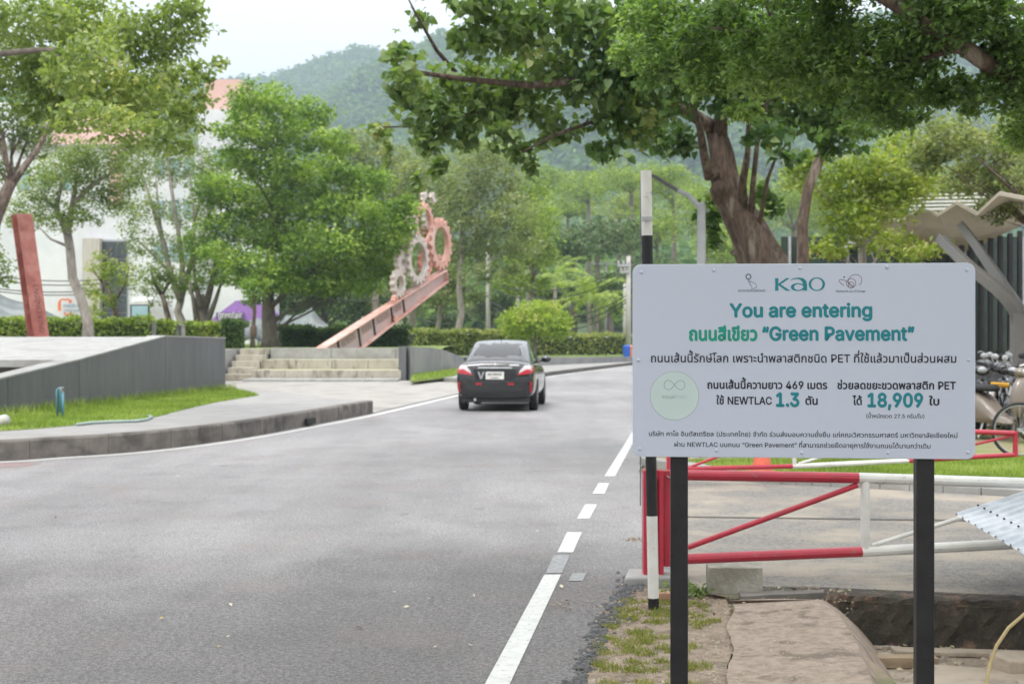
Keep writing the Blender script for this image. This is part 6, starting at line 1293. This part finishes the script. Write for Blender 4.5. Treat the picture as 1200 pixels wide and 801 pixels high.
tree('grey_leaved_tree', 'greyish fine leaved tree hanging in front of the canopy roof at the right edge', [(P(1330, 0, 25).x, 25, .05)]+PX([(1330, 400), (1310, 260), (1290, 180)], 25), .2, .13,
     [LB(x, y, 25+rnd.uniform(-2, 2), rx, rz) for x, y, rx, rz in ((1110, 160, 45, 28), (1160, 180, 45, 32), (1130, 210, 35, 20), (1185, 215, 35, 28), (1170, 245, 30, 16), (1195, 160, 35, 30), (1230, 200, 40, 40), (1085, 185, 25, 20))], 9500, .10, LF_OLIVE, BARKD, sub=3)
# ---- overhanging tree at the upper left
tree('overhanging_tree', 'pale leaved tree overhanging the upper left corner', [(-13.0, 24, .25), (-12.8, 24, 2.5), (-12.2, 23.6, 4.5), (-11.6, 23.4, 5.6)], .3, .2,
     [LB(x, y, 22+rnd.uniform(-2, 2), rx, rz) for x, y, rx, rz in ((-40, 40, 60, 50), (30, 25, 60, 30), (30, 85, 55, 32), (100, 25, 60, 32), (100, 80, 50, 35), (160, 45, 45, 38), (155, 105, 45, 32), (205, 35, 32, 40), (200, 95, 35, 28), (110, 140, 50, 22), (165, 150, 40, 22), (215, 140, 28, 20), (235, 85, 16, 16), (258, 72, 12, 7), (60, 130, 40, 20), (238, 118, 14, 12), (225, 10, 18, 14), (205, 175, 22, 10), (130, 110, 60, 30), (80, 60, 60, 40), (185, 120, 45, 34))], 21000, .105, LF_OVER, BARK, LT_SIMPLE, .5, .3, .30, branches=False)
m_ = MB(); tt = bpy.data.objects['overhanging_tree.001']; bs = Vector(tt.location)
m_.tube([Vector((1.4, -.6, 5.3))]+[P(x, y, 21.5)-bs for x, y in ((-80, 50), (0, 63), (40, 59), (85, 58), (140, 80))], [.09, .07, .05, .045, .035, .015], 8, wob=.08); m_.build('limb', BARK, tt, smooth=True)
MB().tube([P(x, y, 21.5)-bs for x, y in ((40, 59), (62, 62), (80, 75), (95, 95))], [.03, .025, .02, .008], 6).build('limb', BARK, tt, smooth=True)
# ---- trees on the left
tree('dark_trunked_tree', 'dark forked tree leaning in from the far left edge', [(P(-22, 0, 44).x, 44, 1.06)]+PX([(-20, 340), (-8, 262), (6, 228), (14, 212)], 44), .26, .17,
     [LB(x, y, 44+rnd.uniform(-2, 2), rx, rz) for x, y, rx, rz in ((-10, 110, 45, 40), (15, 150, 35, 25), (45, 165, 30, 20), (-20, 190, 30, 30), (55, 125, 35, 30), (4, 320, 14, 16), (-20, 290, 25, 20))], 6500, .14, LF_MID, BARKD)
tt = bpy.data.objects['dark_trunked_tree']; bs = Vector(tt.location)
for pts, r in (([(14, 214), (28, 196), (47, 170), (58, 145)], .14), ([(14, 214), (8, 190), (2, 150)], .09), ([(-8, 262), (-20, 220), (-30, 170)], .1)): MB().tube([P(x, y, 44)-bs for x, y in pts], [r*(1-.2*i) for i in range(len(pts))], 8, wob=.08).build('limb', BARKD, tt, smooth=True)
def sparse(nm, label, d, trunk, r0, r1, br, lobes, n, size, lm, bk, z0=1.06):
    t = tree(nm, label, [Vector((P(trunk[0][0], 0, d).x, d, z0))]+PX(trunk[1:], d), r0, r1, [LB(x, y, d+rnd.uniform(-1.2, 1.2), rx, rz) for x, y, rx, rz in lobes], n, size, lm, bk, branches=False)
    bs = Vector(t.location); k = d/F
    for pts, r in br: MB().tube([P(x+rnd.uniform(-1, 1), y, d+rnd.uniform(-.3, .3))-bs for x, y in pts], [r*k*(1-.7*i/(len(pts)-1)) for i in range(len(pts))], 7, wob=.08).build('limb', bk, t, smooth=True)
    return t
sparse('thin_trunked_tree', 'thin crooked trunk right of the leaning red steel section', 52, [(103, 400), (103, 378), (95, 350), (85, 325), (82, 290), (78, 270)], .20, .16, [([(78, 272), (66, 245), (52, 232), (45, 215)], 4), ([(78, 272), (84, 240), (88, 215), (92, 195)], 4.5), ([(84, 240), (110, 215), (126, 205), (138, 195)], 3.5), ([(66, 245), (72, 215), (62, 190)], 3), ([(82, 290), (60, 280), (45, 265)], 2)],
       [(50, 225, 30, 24), (85, 195, 30, 24), (115, 215, 30, 24), (135, 235, 25, 18), (70, 260, 24, 14), (100, 250, 24, 16), (60, 200, 30, 20), (150, 210, 20, 20), (30, 250, 26, 20), (110, 180, 34, 20), (150, 180, 30, 22)], 11000, .13, LF_MID, BARKL)
sparse('young_tree', 'young yellow leaved tree in front of the glazed bay of the white building', 58, [(137, 400), (137, 376), (133, 355), (124, 335), (120, 322)], .14, .09, [([(124, 336), (112, 320), (106, 305)], 2), ([(120, 322), (124, 300), (130, 290)], 2), ([(133, 355), (145, 335), (150, 315)], 1.8)],
       [(118, 310, 18, 16), (106, 340, 12, 14), (138, 325, 16, 14), (125, 350, 16, 12), (152, 312, 10, 10), (112, 365, 12, 8)], 1500, .15, LF_YELL, BARKD)
sparse('bare_branched_tree', 'sparse tree with many thin upright pale branches behind the ramp wall end', 66, [(216, 400), (214, 380), (208, 365), (212, 350)], .24, .17, [([(212, 350), (200, 320), (192, 290), (178, 240), (165, 200)], 4.5), ([(212, 350), (214, 310), (208, 270), (200, 220), (196, 180)], 4), ([(212, 350), (225, 310), (228, 260), (222, 200)], 3.5), ([(214, 330), (235, 290), (246, 240), (250, 200)], 3.5), ([(200, 320), (180, 300), (160, 280)], 2.5), ([(192, 290), (185, 250), (182, 200)], 2.2), ([(228, 260), (238, 220), (236, 180)], 2.2)],
       [(165, 205, 24, 20), (190, 190, 24, 20), (215, 200, 24, 20), (180, 245, 26, 20), (160, 285, 22, 20), (190, 290, 24, 18), (215, 250, 20, 20), (168, 330, 22, 18), (240, 200, 20, 20), (150, 250, 20, 20), (185, 345, 20, 14), (205, 170, 40, 20), (225, 290, 22, 22), (240, 240, 24, 26), (215, 330, 20, 14), (250, 200, 20, 26)], 13000, .13, LF_MID, BARKL)
sparse('forked_tree', 'short forked dark tree between the minibus and the bare branched tree', 63, [(199, 400), (199, 380), (194, 360), (190, 345)], .15, .1, [([(190, 345), (180, 330), (176, 310)], 2.5), ([(190, 345), (200, 325), (204, 310)], 2.2)], [(180, 318, 18, 14), (200, 322, 16, 12)], 1000, .13, LF_MID, BARKD)
sparse('multi_stemmed_tree', 'cluster of brown stems left of the purple booth', 65, [(240, 400), (240, 382), (236, 360), (234, 345)], .28, .2, [([(238, 372), (246, 340), (252, 310), (262, 280)], 5), ([(236, 360), (228, 330), (226, 300)], 4), ([(240, 382), (254, 350), (262, 325)], 4), ([(232, 385), (226, 350), (222, 330)], 4)],
       [(245, 300, 34, 20), (235, 280, 26, 16), (270, 320, 26, 16), (262, 282, 24, 16), (245, 325, 26, 12), (228, 335, 16, 8)], 5200, .15, LF_BRIGHT, BARK)
sparse('small_tree', 'small tree with a brown sack round its thin trunk beside the big green tree', 59, [(296, 405), (296, 395), (298, 370), (299, 345)], .09, .07, [([(299, 345), (292, 330), (290, 320)], 1.5), ([(299, 345), (306, 330), (308, 320)], 1.5)], [(298, 335, 18, 14), (298, 350, 14, 8)], 900, .16, LF_BRIGHT, BARKD)
ct = bpy.data.objects['small_tree']; v = P(297, 388, 59)-Vector(ct.location); MB().lathe((v.x, v.y, v.z), [(.11, -.25), (.15, -.1), (.14, .15), (.1, .25)], 10).build('sack_wrap', mat('brown_sack', (.13, .085, .06), None, 8, .9), ct)
Lg = [(310, 118, 34, 17), (362, 134, 28, 13), (286, 152, 32, 15), (335, 160, 42, 16), (392, 168, 26, 14), (274, 185, 30, 15), (316, 196, 44, 16), (375, 198, 40, 16), (425, 212, 34, 15), (262, 222, 30, 14), (300, 235, 42, 16), (355, 236, 46, 17), (410, 244, 42, 17), (452, 252, 30, 15), (275, 262, 34, 14), (330, 275, 46, 17), (385, 282, 46, 17), (440, 284, 36, 17), (466, 268, 18, 16), (262, 296, 26, 12), (305, 308, 42, 15), (360, 318, 44, 16), (415, 318, 40, 16), (455, 310, 26, 14), (290, 326, 30, 10), (335, 332, 36, 10), (385, 334, 34, 10), (425, 332, 26, 10), (285, 130, 14, 14), (475, 245, 14, 12)]
tree('big_green_tree', 'big bright green tree with layered foliage left of the gear sculpture', [(P(317, 0, 63).x, 63, 1.05)]+PX([(316, 395), (315, 370), (314, 345), (318, 300), (322, 230), (326, 180)], 63), .38, .16, [LB(x, y, 63+rnd.uniform(-3.2, 3.2), rx*rnd.uniform(.95, 1.3), rz*rnd.uniform(1.0, 1.5)) for x, y, rx, rz in Lg], 46000, .20, LF_BRIGHT, BARK, LT_SIMPLE, .4, .5, .40, .6, sub=2)
# ---- olive feathery trees around and behind the sculpture
tree('feathery_tree', 'feathery olive tree directly behind the gear sculpture', [(P(478, 0, 84).x, 84, .5)]+PX([(480, 395), (486, 350), (492, 300)], 84), .30, .2, [LB(x, y, 84+rnd.uniform(-2, 2), rx, rz) for x, y, rx, rz in ((500, 200, 35, 24), (475, 225, 30, 24), (520, 240, 34, 30), (490, 265, 34, 28), (515, 300, 34, 24), (485, 320, 30, 20), (500, 350, 34, 16), (455, 330, 24, 16), (470, 365, 26, 10))], 8000, .24, LF_OLIVE, BARKL)
tree('feathery_tree', 'tall feathery olive tree with a forked pale trunk right of the gear sculpture', [(P(534, 0, 80).x, 80, .45)]+PX([(535, 395), (541, 365), (538, 340), (540, 300), (545, 250)], 80), .22, .13, [LB(x, y, 80+rnd.uniform(-2, 2), rx, rz) for x, y, rx, rz in ((560, 185, 34, 20), (545, 215, 38, 24), (585, 215, 36, 24), (560, 250, 40, 24), (600, 250, 32, 24), (575, 285, 38, 20), (545, 290, 34, 20), (610, 285, 26, 22), (560, 320, 34, 14), (590, 315, 26, 12), (530, 250, 24, 24))], 11000, .23, LF_OLIVE, BARKL)
tree('feathery_tree', 'lower feathery tree whose trunk stands just left of the concrete pole', [(P(512, 0, 82).x, 82, .45)]+PX([(512, 395), (516, 360), (520, 335)], 82), .17, .1, [LB(x, y, 82+rnd.uniform(-2, 2), rx, rz) for x, y, rx, rz in ((520, 325, 24, 16), (505, 345, 22, 12), (540, 345, 26, 12))], 2200, .22, LF_OLIVE, BARKL)
tree('green_tree', 'greener tree filling the gap between the tall olive tree and the round tree', [(P(625, 0, 92).x, 92, .1)]+PX([(625, 380), (624, 330)], 92), .22, .15, [LB(x, y, 92+rnd.uniform(-2, 2), rx, rz) for x, y, rx, rz in ((620, 230, 26, 20), (635, 262, 24, 24), (615, 295, 28, 22), (640, 300, 18, 18), (600, 330, 26, 14), (630, 335, 24, 12))], 5000, .28, LF_FAR, BARK)
tree('grey_green_tree', 'grey green tree behind the right shoulder of the big green tree', [(P(440, 0, 100).x, 100, .1)]+PX([(440, 390), (440, 300)], 100), .3, .2, [LB(x, y, 100+rnd.uniform(-2, 2), rx, rz) for x, y, rx, rz in ((420, 170, 28, 20), (450, 185, 30, 22), (480, 195, 26, 20), (440, 215, 36, 22), (475, 230, 30, 24), (410, 200, 24, 24), (465, 265, 34, 26))], 7000, .30, LF_OLIVE, BARK)
tree('round_tree', 'clipped round yellow green tree on the grass bank right of the car', [(P(627, 0, 74).x, 74, .45)]+PX([(627, 412), (627, 400), (628, 392)], 74), .11, .09, [LB(x, y, 74, rx, rz) for x, y, rx, rz in ((627, 376, 40, 18), (607, 385, 21, 13), (650, 385, 22, 12), (630, 361, 28, 11), (600, 376, 14, 12), (660, 377, 12, 12))], 7500, .17, LF_ROUND, BARK, clump=.45)
def palm(px, d, ybase, ytop, n, L_, label, z0):
    v = P(px, ytop, d); t = thing('palm_tree', label, 'palm', (v.x, d, z0), 0, 'palms beyond the hedge'); H_ = v.z-z0
    MB().tube([(0, 0, 0), (.05, 0, H_*.5), (0, 0, H_)], [.17, .13, .11], 10).build('trunk', BARKL, t, smooth=True)
    for k in range(n):
        a = 2*math.pi*k/n+rnd.uniform(-.2, .2); el = rnd.uniform(.2, 1.2); pts = []; p = Vector((0, 0, H_)); dr = Vector((math.cos(a)*math.cos(el), math.sin(a)*math.cos(el), math.sin(el))); st_ = L_/9
        V = []; Fc = []
        for i in range(10):
            w_ = .5*math.sin(math.pi*min(1, (i+1)/10.5))*1.0; side_ = dr.cross(Vector((0, 0, 1))).normalized(); up_ = side_.cross(dr)
            if i < 9:
                for sd_ in (-1, 1):
                    for q_ in (0, .5):
                        b_ = p+dr*st_*q_; o_ = len(V); V += [b_, b_+dr*st_*.35, b_+side_*sd_*w_+dr*w_*.5-Vector((0, 0, w_*.55))]; Fc.append((o_, o_+1, o_+2))
            p = p+dr*st_; dr = (dr+Vector((0, 0, -.20))).normalized()
        MB().add(V, Fc).build('frond', LF_FAR, t, fix=False)
palm(690, 87, 415, 352, 15, 3.0, 'left of the twin palms right of the round tree', .3); palm(698, 88, 415, 350, 14, 3.0, 'right of the twin palms right of the round tree', .3); palm(650, 100, 400, 325, 14, 3.2, 'palm behind the round tree under the crossing cables', .05); palm(606, 104, 395, 322, 12, 3.0, 'palm showing above the left side of the round tree', .05)
# ---- the wooded middle distance: each tree its own
mid = [(700, 275, 60, 22, 125, LF_DARK), (672, 290, 40, 22, 118, LF_DARK), (735, 270, 40, 26, 135, LF_DARK), (655, 330, 40, 30, 112, LF_DARK), (715, 335, 40, 28, 115, LF_DARK), (770, 320, 50, 40, 118, LF_DARK), (575, 350, 40, 24, 116, LF_DARK), (520, 372, 30, 14, 110, LF_DARK), (690, 215, 55, 24, 190, LF_FAR), (640, 205, 45, 22, 230, LF_FAR), (740, 200, 55, 26, 170, LF_FAR), (790, 215, 50, 34, 150, LF_FAR), (770, 260, 50, 32, 140, LF_FAR), (830, 240, 50, 40, 140, LF_FAR), (880, 225, 45, 40, 150, LF_FAR), (930, 230, 50, 40, 145, LF_FAR), (980, 240, 50, 40, 150, LF_FAR), (860, 290, 50, 36, 125, LF_FAR), (925, 300, 50, 36, 120, LF_FAR), (1040, 230, 55, 40, 150, LF_FAR), (1100, 225, 55, 36, 150, LF_FAR), (1160, 230, 55, 40, 150, LF_FAR), (1000, 330, 60, 36, 120, LF_MID), (1100, 340, 70, 40, 110, LF_MID), (1190, 340, 60, 40, 110, LF_MID), (600, 180, 45, 22, 260, LF_FAR), (560, 175, 45, 20, 240, LF_FAR), (620, 260, 40, 28, 150, LF_FAR), (380, 330, 70, 50, 110, LF_DARK), (450, 345, 50, 36, 110, LF_DARK), (300, 340, 60, 40, 110, LF_DARK), (725, 238, 45, 20, 200, LF_YELL), (665, 238, 40, 18, 210, LF_FAR)]
names = {LF_DARK.name: 'dark', LF_FAR.name: 'fresh green', LF_MID.name: 'mid green', LF_YELL.name: 'yellow green'}
places = {700: 'above the twin palms', 672: 'left of the palms below the pinkish crown', 735: 'beside the crossarmed pole', 655: 'behind the round tree right side', 715: 'low between palms and pole', 770: 'behind the striped pole low down', 575: 'low behind the tall olive tree', 520: 'low behind the feathery trees', 690: 'on the slope above the dark crowns', 640: 'on the slope left of centre', 740: 'tallest left of the striped pole', 790: 'behind the lamp arm', 830: 'behind the lamp post', 880: 'behind the leaning trunk', 930: 'between the leaning and the slender trunks', 980: 'right of the slender trunk'}
for i, (x, y, rx, rz, d, m_) in enumerate(mid):
    k = d/F; sub = [(x+rnd.uniform(-.6, .6)*rx, y+rnd.uniform(-.35, .7)*rz, rx*rnd.uniform(.4, .6), rz*rnd.uniform(.4, .6)) for _ in range(7)]+[(x, y+rz*.2, rx*.7, rz*.7)]
    z0 = 0 if d < 160 else min(30, (d-160)*.14)
    tree('background_tree', names[m_.name]+' tree in the middle distance '+places.get(x, {770: 'behind the lamp post low down', 790: 'behind the lamp arm', 1040: 'above the canopy roof', 1100: 'behind the canopy peak', 1160: 'behind the right end of the canopy', 860: 'low behind the leaning trunk', 925: 'low behind the slender trunk', 1000: 'behind the middle of the sign top', 1190: 'seen between the bars at the right edge', 600: 'behind the crown of the tall olive tree', 560: 'left behind the tall olive tree', 620: 'behind the top of the concrete pole', 380: 'low behind the big green tree', 450: 'low behind the sculpture beam', 300: 'beyond the grey shade nets', 725: 'left of the striped pole', 665: 'between the yellowest crown and the olive tree'}.get(x, 'behind the trees'))+(' nearer' if (x, d) in ((770, 118), (1100, 110)) else ''), [(P(x, 0, d).x, d, z0-.2), (P(x, 0, d).x, d, max(z0+1, P(x, y+rz, d).z))], .3, .22, [LB(a, b, d+rnd.uniform(-3, 3), c, e) for a, b, c, e in sub], int(1500+rx*rz*1.7), max(.3, 3.2*k), m_, BARK, group='trees of the wooded middle distance', sub=0)
# ---- hills with their forest
def ridge(x, y):
    t = np.clip((y-170)/1300, 0, 1); s = x/np.maximum(y, 1)
    h1 = 262+8*np.sin(s*23)+6*np.sin(s*51+1)-np.clip((-s-.10)*430, 0, 200)*.9+np.clip(s, 0, .3)*60
    base = h1*np.clip((y-650)/750, 0, 1)**1.1
    f = 20*np.clip((y-160)/220, 0, 1)*(1-.35*np.clip(y-380, 0, 300)/300)+55*np.exp(-((y-760)/160)**2)*(1+.5*np.sin(s*14+.6))+70*np.exp(-((y-1030)/130)**2)*(.6+.5*np.sin(s*21+2.2))
    return base*1.0+f
nx_, ny_ = 150, 110; ys = np.linspace(165, 2100, ny_); V = []
for j in range(ny_):
    for i in range(nx_):
        s = -.75+1.5*i/(nx_-1); x = s*ys[j]; y = ys[j]; z_ = float(ridge(np.array(x), np.array(min(y, 1420.))))*(1 if y < 1420 else max(0, 1-(y-1420)/680)); V.append((x, y, z_-.1))
Fq = [(j*nx_+i, j*nx_+i+1, (j+1)*nx_+i+1, (j+1)*nx_+i) for j in range(ny_-1) for i in range(nx_-1)]
hill = mesh_np('hills', V, Fq, mat('hill_soil', (.07, .10, .035), (.05, .08, .03), .05, .95), smooth=True); struct(hill)
crowns = []
for k in range(3):
    pts = cloud([((0, 0, .35), (1, 1, .75))], 170, .45, .8, nsub=26); V_, F_ = leaves(pts, .52, LT_SIMPLE, 0, 1.0, .4); me = bpy.data.meshes.new('forest_crown'); me.from_pydata(V_.tolist(), [], F_.tolist()); crowns.append((V_, F_))
def forest(name, n, y0, y1, smin, smax, label, m_, sm=.36):
    yy = np.sqrt(rng_.uniform(y0**2, y1**2, n)); ss = rng_.uniform(-sm, sm, n); xx = ss*yy; zz = ridge(xx, yy)*np.where(yy < 1420, 1, np.maximum(0, 1-(yy-1420)/680)); me = bpy.data.meshes.new(name+'_points'); me.from_pydata(np.stack([xx, yy, zz], 1).tolist(), [], [])
    o_ = bpy.data.objects.new(name, me); COL.objects.link(o_); ng = bpy.data.node_groups.new(name, 'GeometryNodeTree'); ng.interface.new_socket('Geometry', in_out='INPUT', socket_type='NodeSocketGeometry'); ng.interface.new_socket('Geometry', in_out='OUTPUT', socket_type='NodeSocketGeometry')
    a = ng.nodes.new('NodeGroupInput'); b = ng.nodes.new('NodeGroupOutput'); ip = ng.nodes.new('GeometryNodeInstanceOnPoints'); oi = ng.nodes.new('GeometryNodeObjectInfo')
    V_, F_ = crowns[rnd.randrange(3)]; tm = bpy.data.meshes.new('forest_crown'); tm.from_pydata(V_.tolist(), [], F_.tolist()); tm.materials.append(m_); to = bpy.data.objects.new('forest_crown', tm); oi.inputs[0].default_value = to
    rv = ng.nodes.new('FunctionNodeRandomValue'); rv.data_type = 'FLOAT_VECTOR'; rv.inputs[0].default_value = (-.2, -.2, 0); rv.inputs[1].default_value = (.2, .2, 6.28); rs = ng.nodes.new('FunctionNodeRandomValue'); rs.data_type = 'FLOAT'; rs.inputs[2].default_value = smin; rs.inputs[3].default_value = smax
    l = ng.links; l.new(a.outputs[0], ip.inputs['Points']); l.new(oi.outputs['Geometry'], ip.inputs['Instance']); l.new(rv.outputs[0], ip.inputs['Rotation']); l.new(rs.outputs[1], ip.inputs['Scale']); l.new(ip.outputs[0], b.inputs[0])
    o_.modifiers.new('f', 'NODES').node_group = ng; tag(o_, label, kind='stuff'); return o_
LF_HILL = leafmat('leaf_hill_forest', (.05, .11, .03), (.14, .24, .06), (.22, .3, .1), .3, .7); LF_HILL2 = leafmat('leaf_hill_forest_bright', (.10, .18, .035), (.21, .31, .07), None, .3, .7)
forest('hill_forest', 5200, 620, 1440, 6, 11, 'dense forest covering the far hills', LF_HILL); forest('hill_forest', 1700, 560, 1440, 5, 9, 'paler crowns scattered through the far hill forest', LF_HILL2); forest('foothill_forest', 1300, 185, 620, 3.5, 6.5, 'bright green woodland on the foothills', LF_HILL2); forest('foothill_forest', 900, 185, 620, 3.5, 6.5, 'darker woodland on the foothills', LF_HILL)
# ---- grass blades
def blades(name, pts, h, wd, m_, label):
    n = len(pts); a = rng_.uniform(0, 6.28, n); hh = h*rng_.uniform(.5, 1.3, n); lean = rng_.normal(0, .35, (n, 2))*hh[:, None]
    dx = np.stack([np.cos(a), np.sin(a)], 1)*wd; V = np.zeros((n, 3, 3)); V[:, 0, :2] = pts[:, :2]-dx; V[:, 1, :2] = pts[:, :2]+dx; V[:, 2, :2] = pts[:, :2]+lean; V[:, 0, 2] = pts[:, 2]; V[:, 1, 2] = pts[:, 2]; V[:, 2, 2] = pts[:, 2]+hh
    return tag(mesh_np(name, V.reshape(-1, 3), np.arange(n*3).reshape(-1, 3), m_), label, 'grass', kind='stuff')
def in_poly(pts, poly):
    x, y = pts[:, 0], pts[:, 1]; ins = np.zeros(len(pts), bool); j = len(poly)-1
    for i in range(len(poly)):
        xi, yi = poly[i][:2]; xj, yj = poly[j][:2]; c = ((yi > y) != (yj > y)) & (x < (xj-xi)*(y-yi)/(yj-yi+1e-12)+xi); ins ^= c; j = i
    return ins
def fill(poly, n, z, inset=0):
    P_ = np.array([p[:2] for p in poly]); lo_, hi_ = P_.min(0), P_.max(0); q = rng_.uniform(lo_, hi_, (n, 2)); q = q[in_poly(q, poly)]; return np.concatenate([q, np.full((len(q), 1), z)], 1)
GRS1 = leafmat('grass_bright', (.13, .19, .035), (.29, .38, .08), (.42, .44, .2), .4, .6); GRS2 = leafmat('grass_dry', (.13, .16, .03), (.27, .27, .08), (.42, .36, .2), .4, .6)
gsv = [p for p in GS if p[0] > -12]+[(-12, 23), (-12, 19)]; gsv = [(-11, 19.1), (-9.0, 19.2)]+GS[2:14]+[(-11, 21)]
blades('grass', fill(gsv, 60000, .255), .065, .010, GRS1, 'bright green grass growing in the strip below the ramp wall')
f_ = gp(304, 463, .25)
wf = rng_.random((1500, 1)); a_ = np.array([-8.6, 23.2]); b2_ = np.array([-6.98, 34.6]); q = a_+(b2_-a_)*wf+np.stack([rng_.uniform(.03, .35, 1500), rng_.uniform(-.1, .1, 1500)], 1); blades('tall_grass', np.concatenate([q, np.full((1500, 1), .25)], 1), .18, .012, GRS1, 'taller weeds growing along the foot of the ramp wall')
kv = [(x, y) for x, y in kb2[6:]]+[gp(1700, 548), gp(1200, 541), gp(960, 543), gp(800, 546)]
q_ = fill(kv, 90000, .06); q_ = q_[q_[:, 0] < 9]; blades('grass', q_, .05, .006, GRS1, 'green grass along the far kerb of the driveway')
blades('grass', fill(gw, 5000, .15), .12, .018, GRS1, 'grass in the bed beside the retaining wall')
q_ = fill([gp(x, y) for x, y in ((676, 806), (694, 756), (712, 722), (735, 694), (800, 696), (846, 715), (842, 760), (822, 812))], 26000, -.005)
tc_ = fill([gp(x, y) for x, y in ((680, 806), (696, 758), (714, 724), (740, 702), (800, 700), (842, 716), (834, 760), (815, 812))], 150, 0)[:, :2]; tr_ = rng_.uniform(.03, .10, len(tc_)); dd = np.sqrt(((q_[:, None, :2]-tc_[None])**2).sum(2))/tr_[None]; nz_ = np.where(dd.min(1) < rng_.uniform(.3, 1.0, len(q_)), 1, 0)
blades('grass', q_[nz_ > .12], .028, .0028, GRS2, 'patchy short grass and weeds on the soil verge')
q_ = fill([gp(x, y) for x, y in ((694, 756), (712, 722), (745, 700), (846, 700), (842, 780), (760, 812), (676, 806))], 3000, .004)
dd = np.sqrt(((q_[:, None, :2]-tc_[None])**2).sum(2))/tr_[None]; q_ = q_[dd.min(1) < .8]; V_, F_ = leaves(q_, .022, LT_SIMPLE, -.1, .8, .4); tag(mesh_np('weeds', V_, F_, GRS2), 'small leafy weeds spread over the soil verge', 'weeds', kind='stuff')
wd_ = np.concatenate([np.array([[G(x, y).x, G(x, y).y, .03]])+rng_.normal(0, 1, (90, 3))*np.array([.07, .05, .018]) for x, y in ((808, 696), (792, 700), (818, 697))]); V_, F_ = leaves(wd_, .035, LT_SIMPLE, -.1, .6, .4); tag(mesh_np('weed_clump', V_, F_, LF_MID), 'leafy weed clump beside the left sign post near the concrete block', 'weeds', kind='stuff')
# ---- air
hz_ = MB().box((0, 1130, 190), (3000, 2500, 384)).build('haze'); hm = bpy.data.materials.new('haze_air'); hm.use_nodes = True; nt = hm.node_tree; nt.nodes.remove(nt.nodes['Principled BSDF']); pv = nt.nodes.new('ShaderNodeVolumePrincipled'); pv.inputs['Color'].default_value = (.70, .86, 1, 1); pv.inputs['Density'].default_value = HAZE = .00048; pv.inputs['Anisotropy'].default_value = .2; nt.links.new(pv.outputs[0], nt.nodes['Material Output'].inputs['Volume']); hz_.data.materials.append(hm); hz_['kind'] = 'stuff'
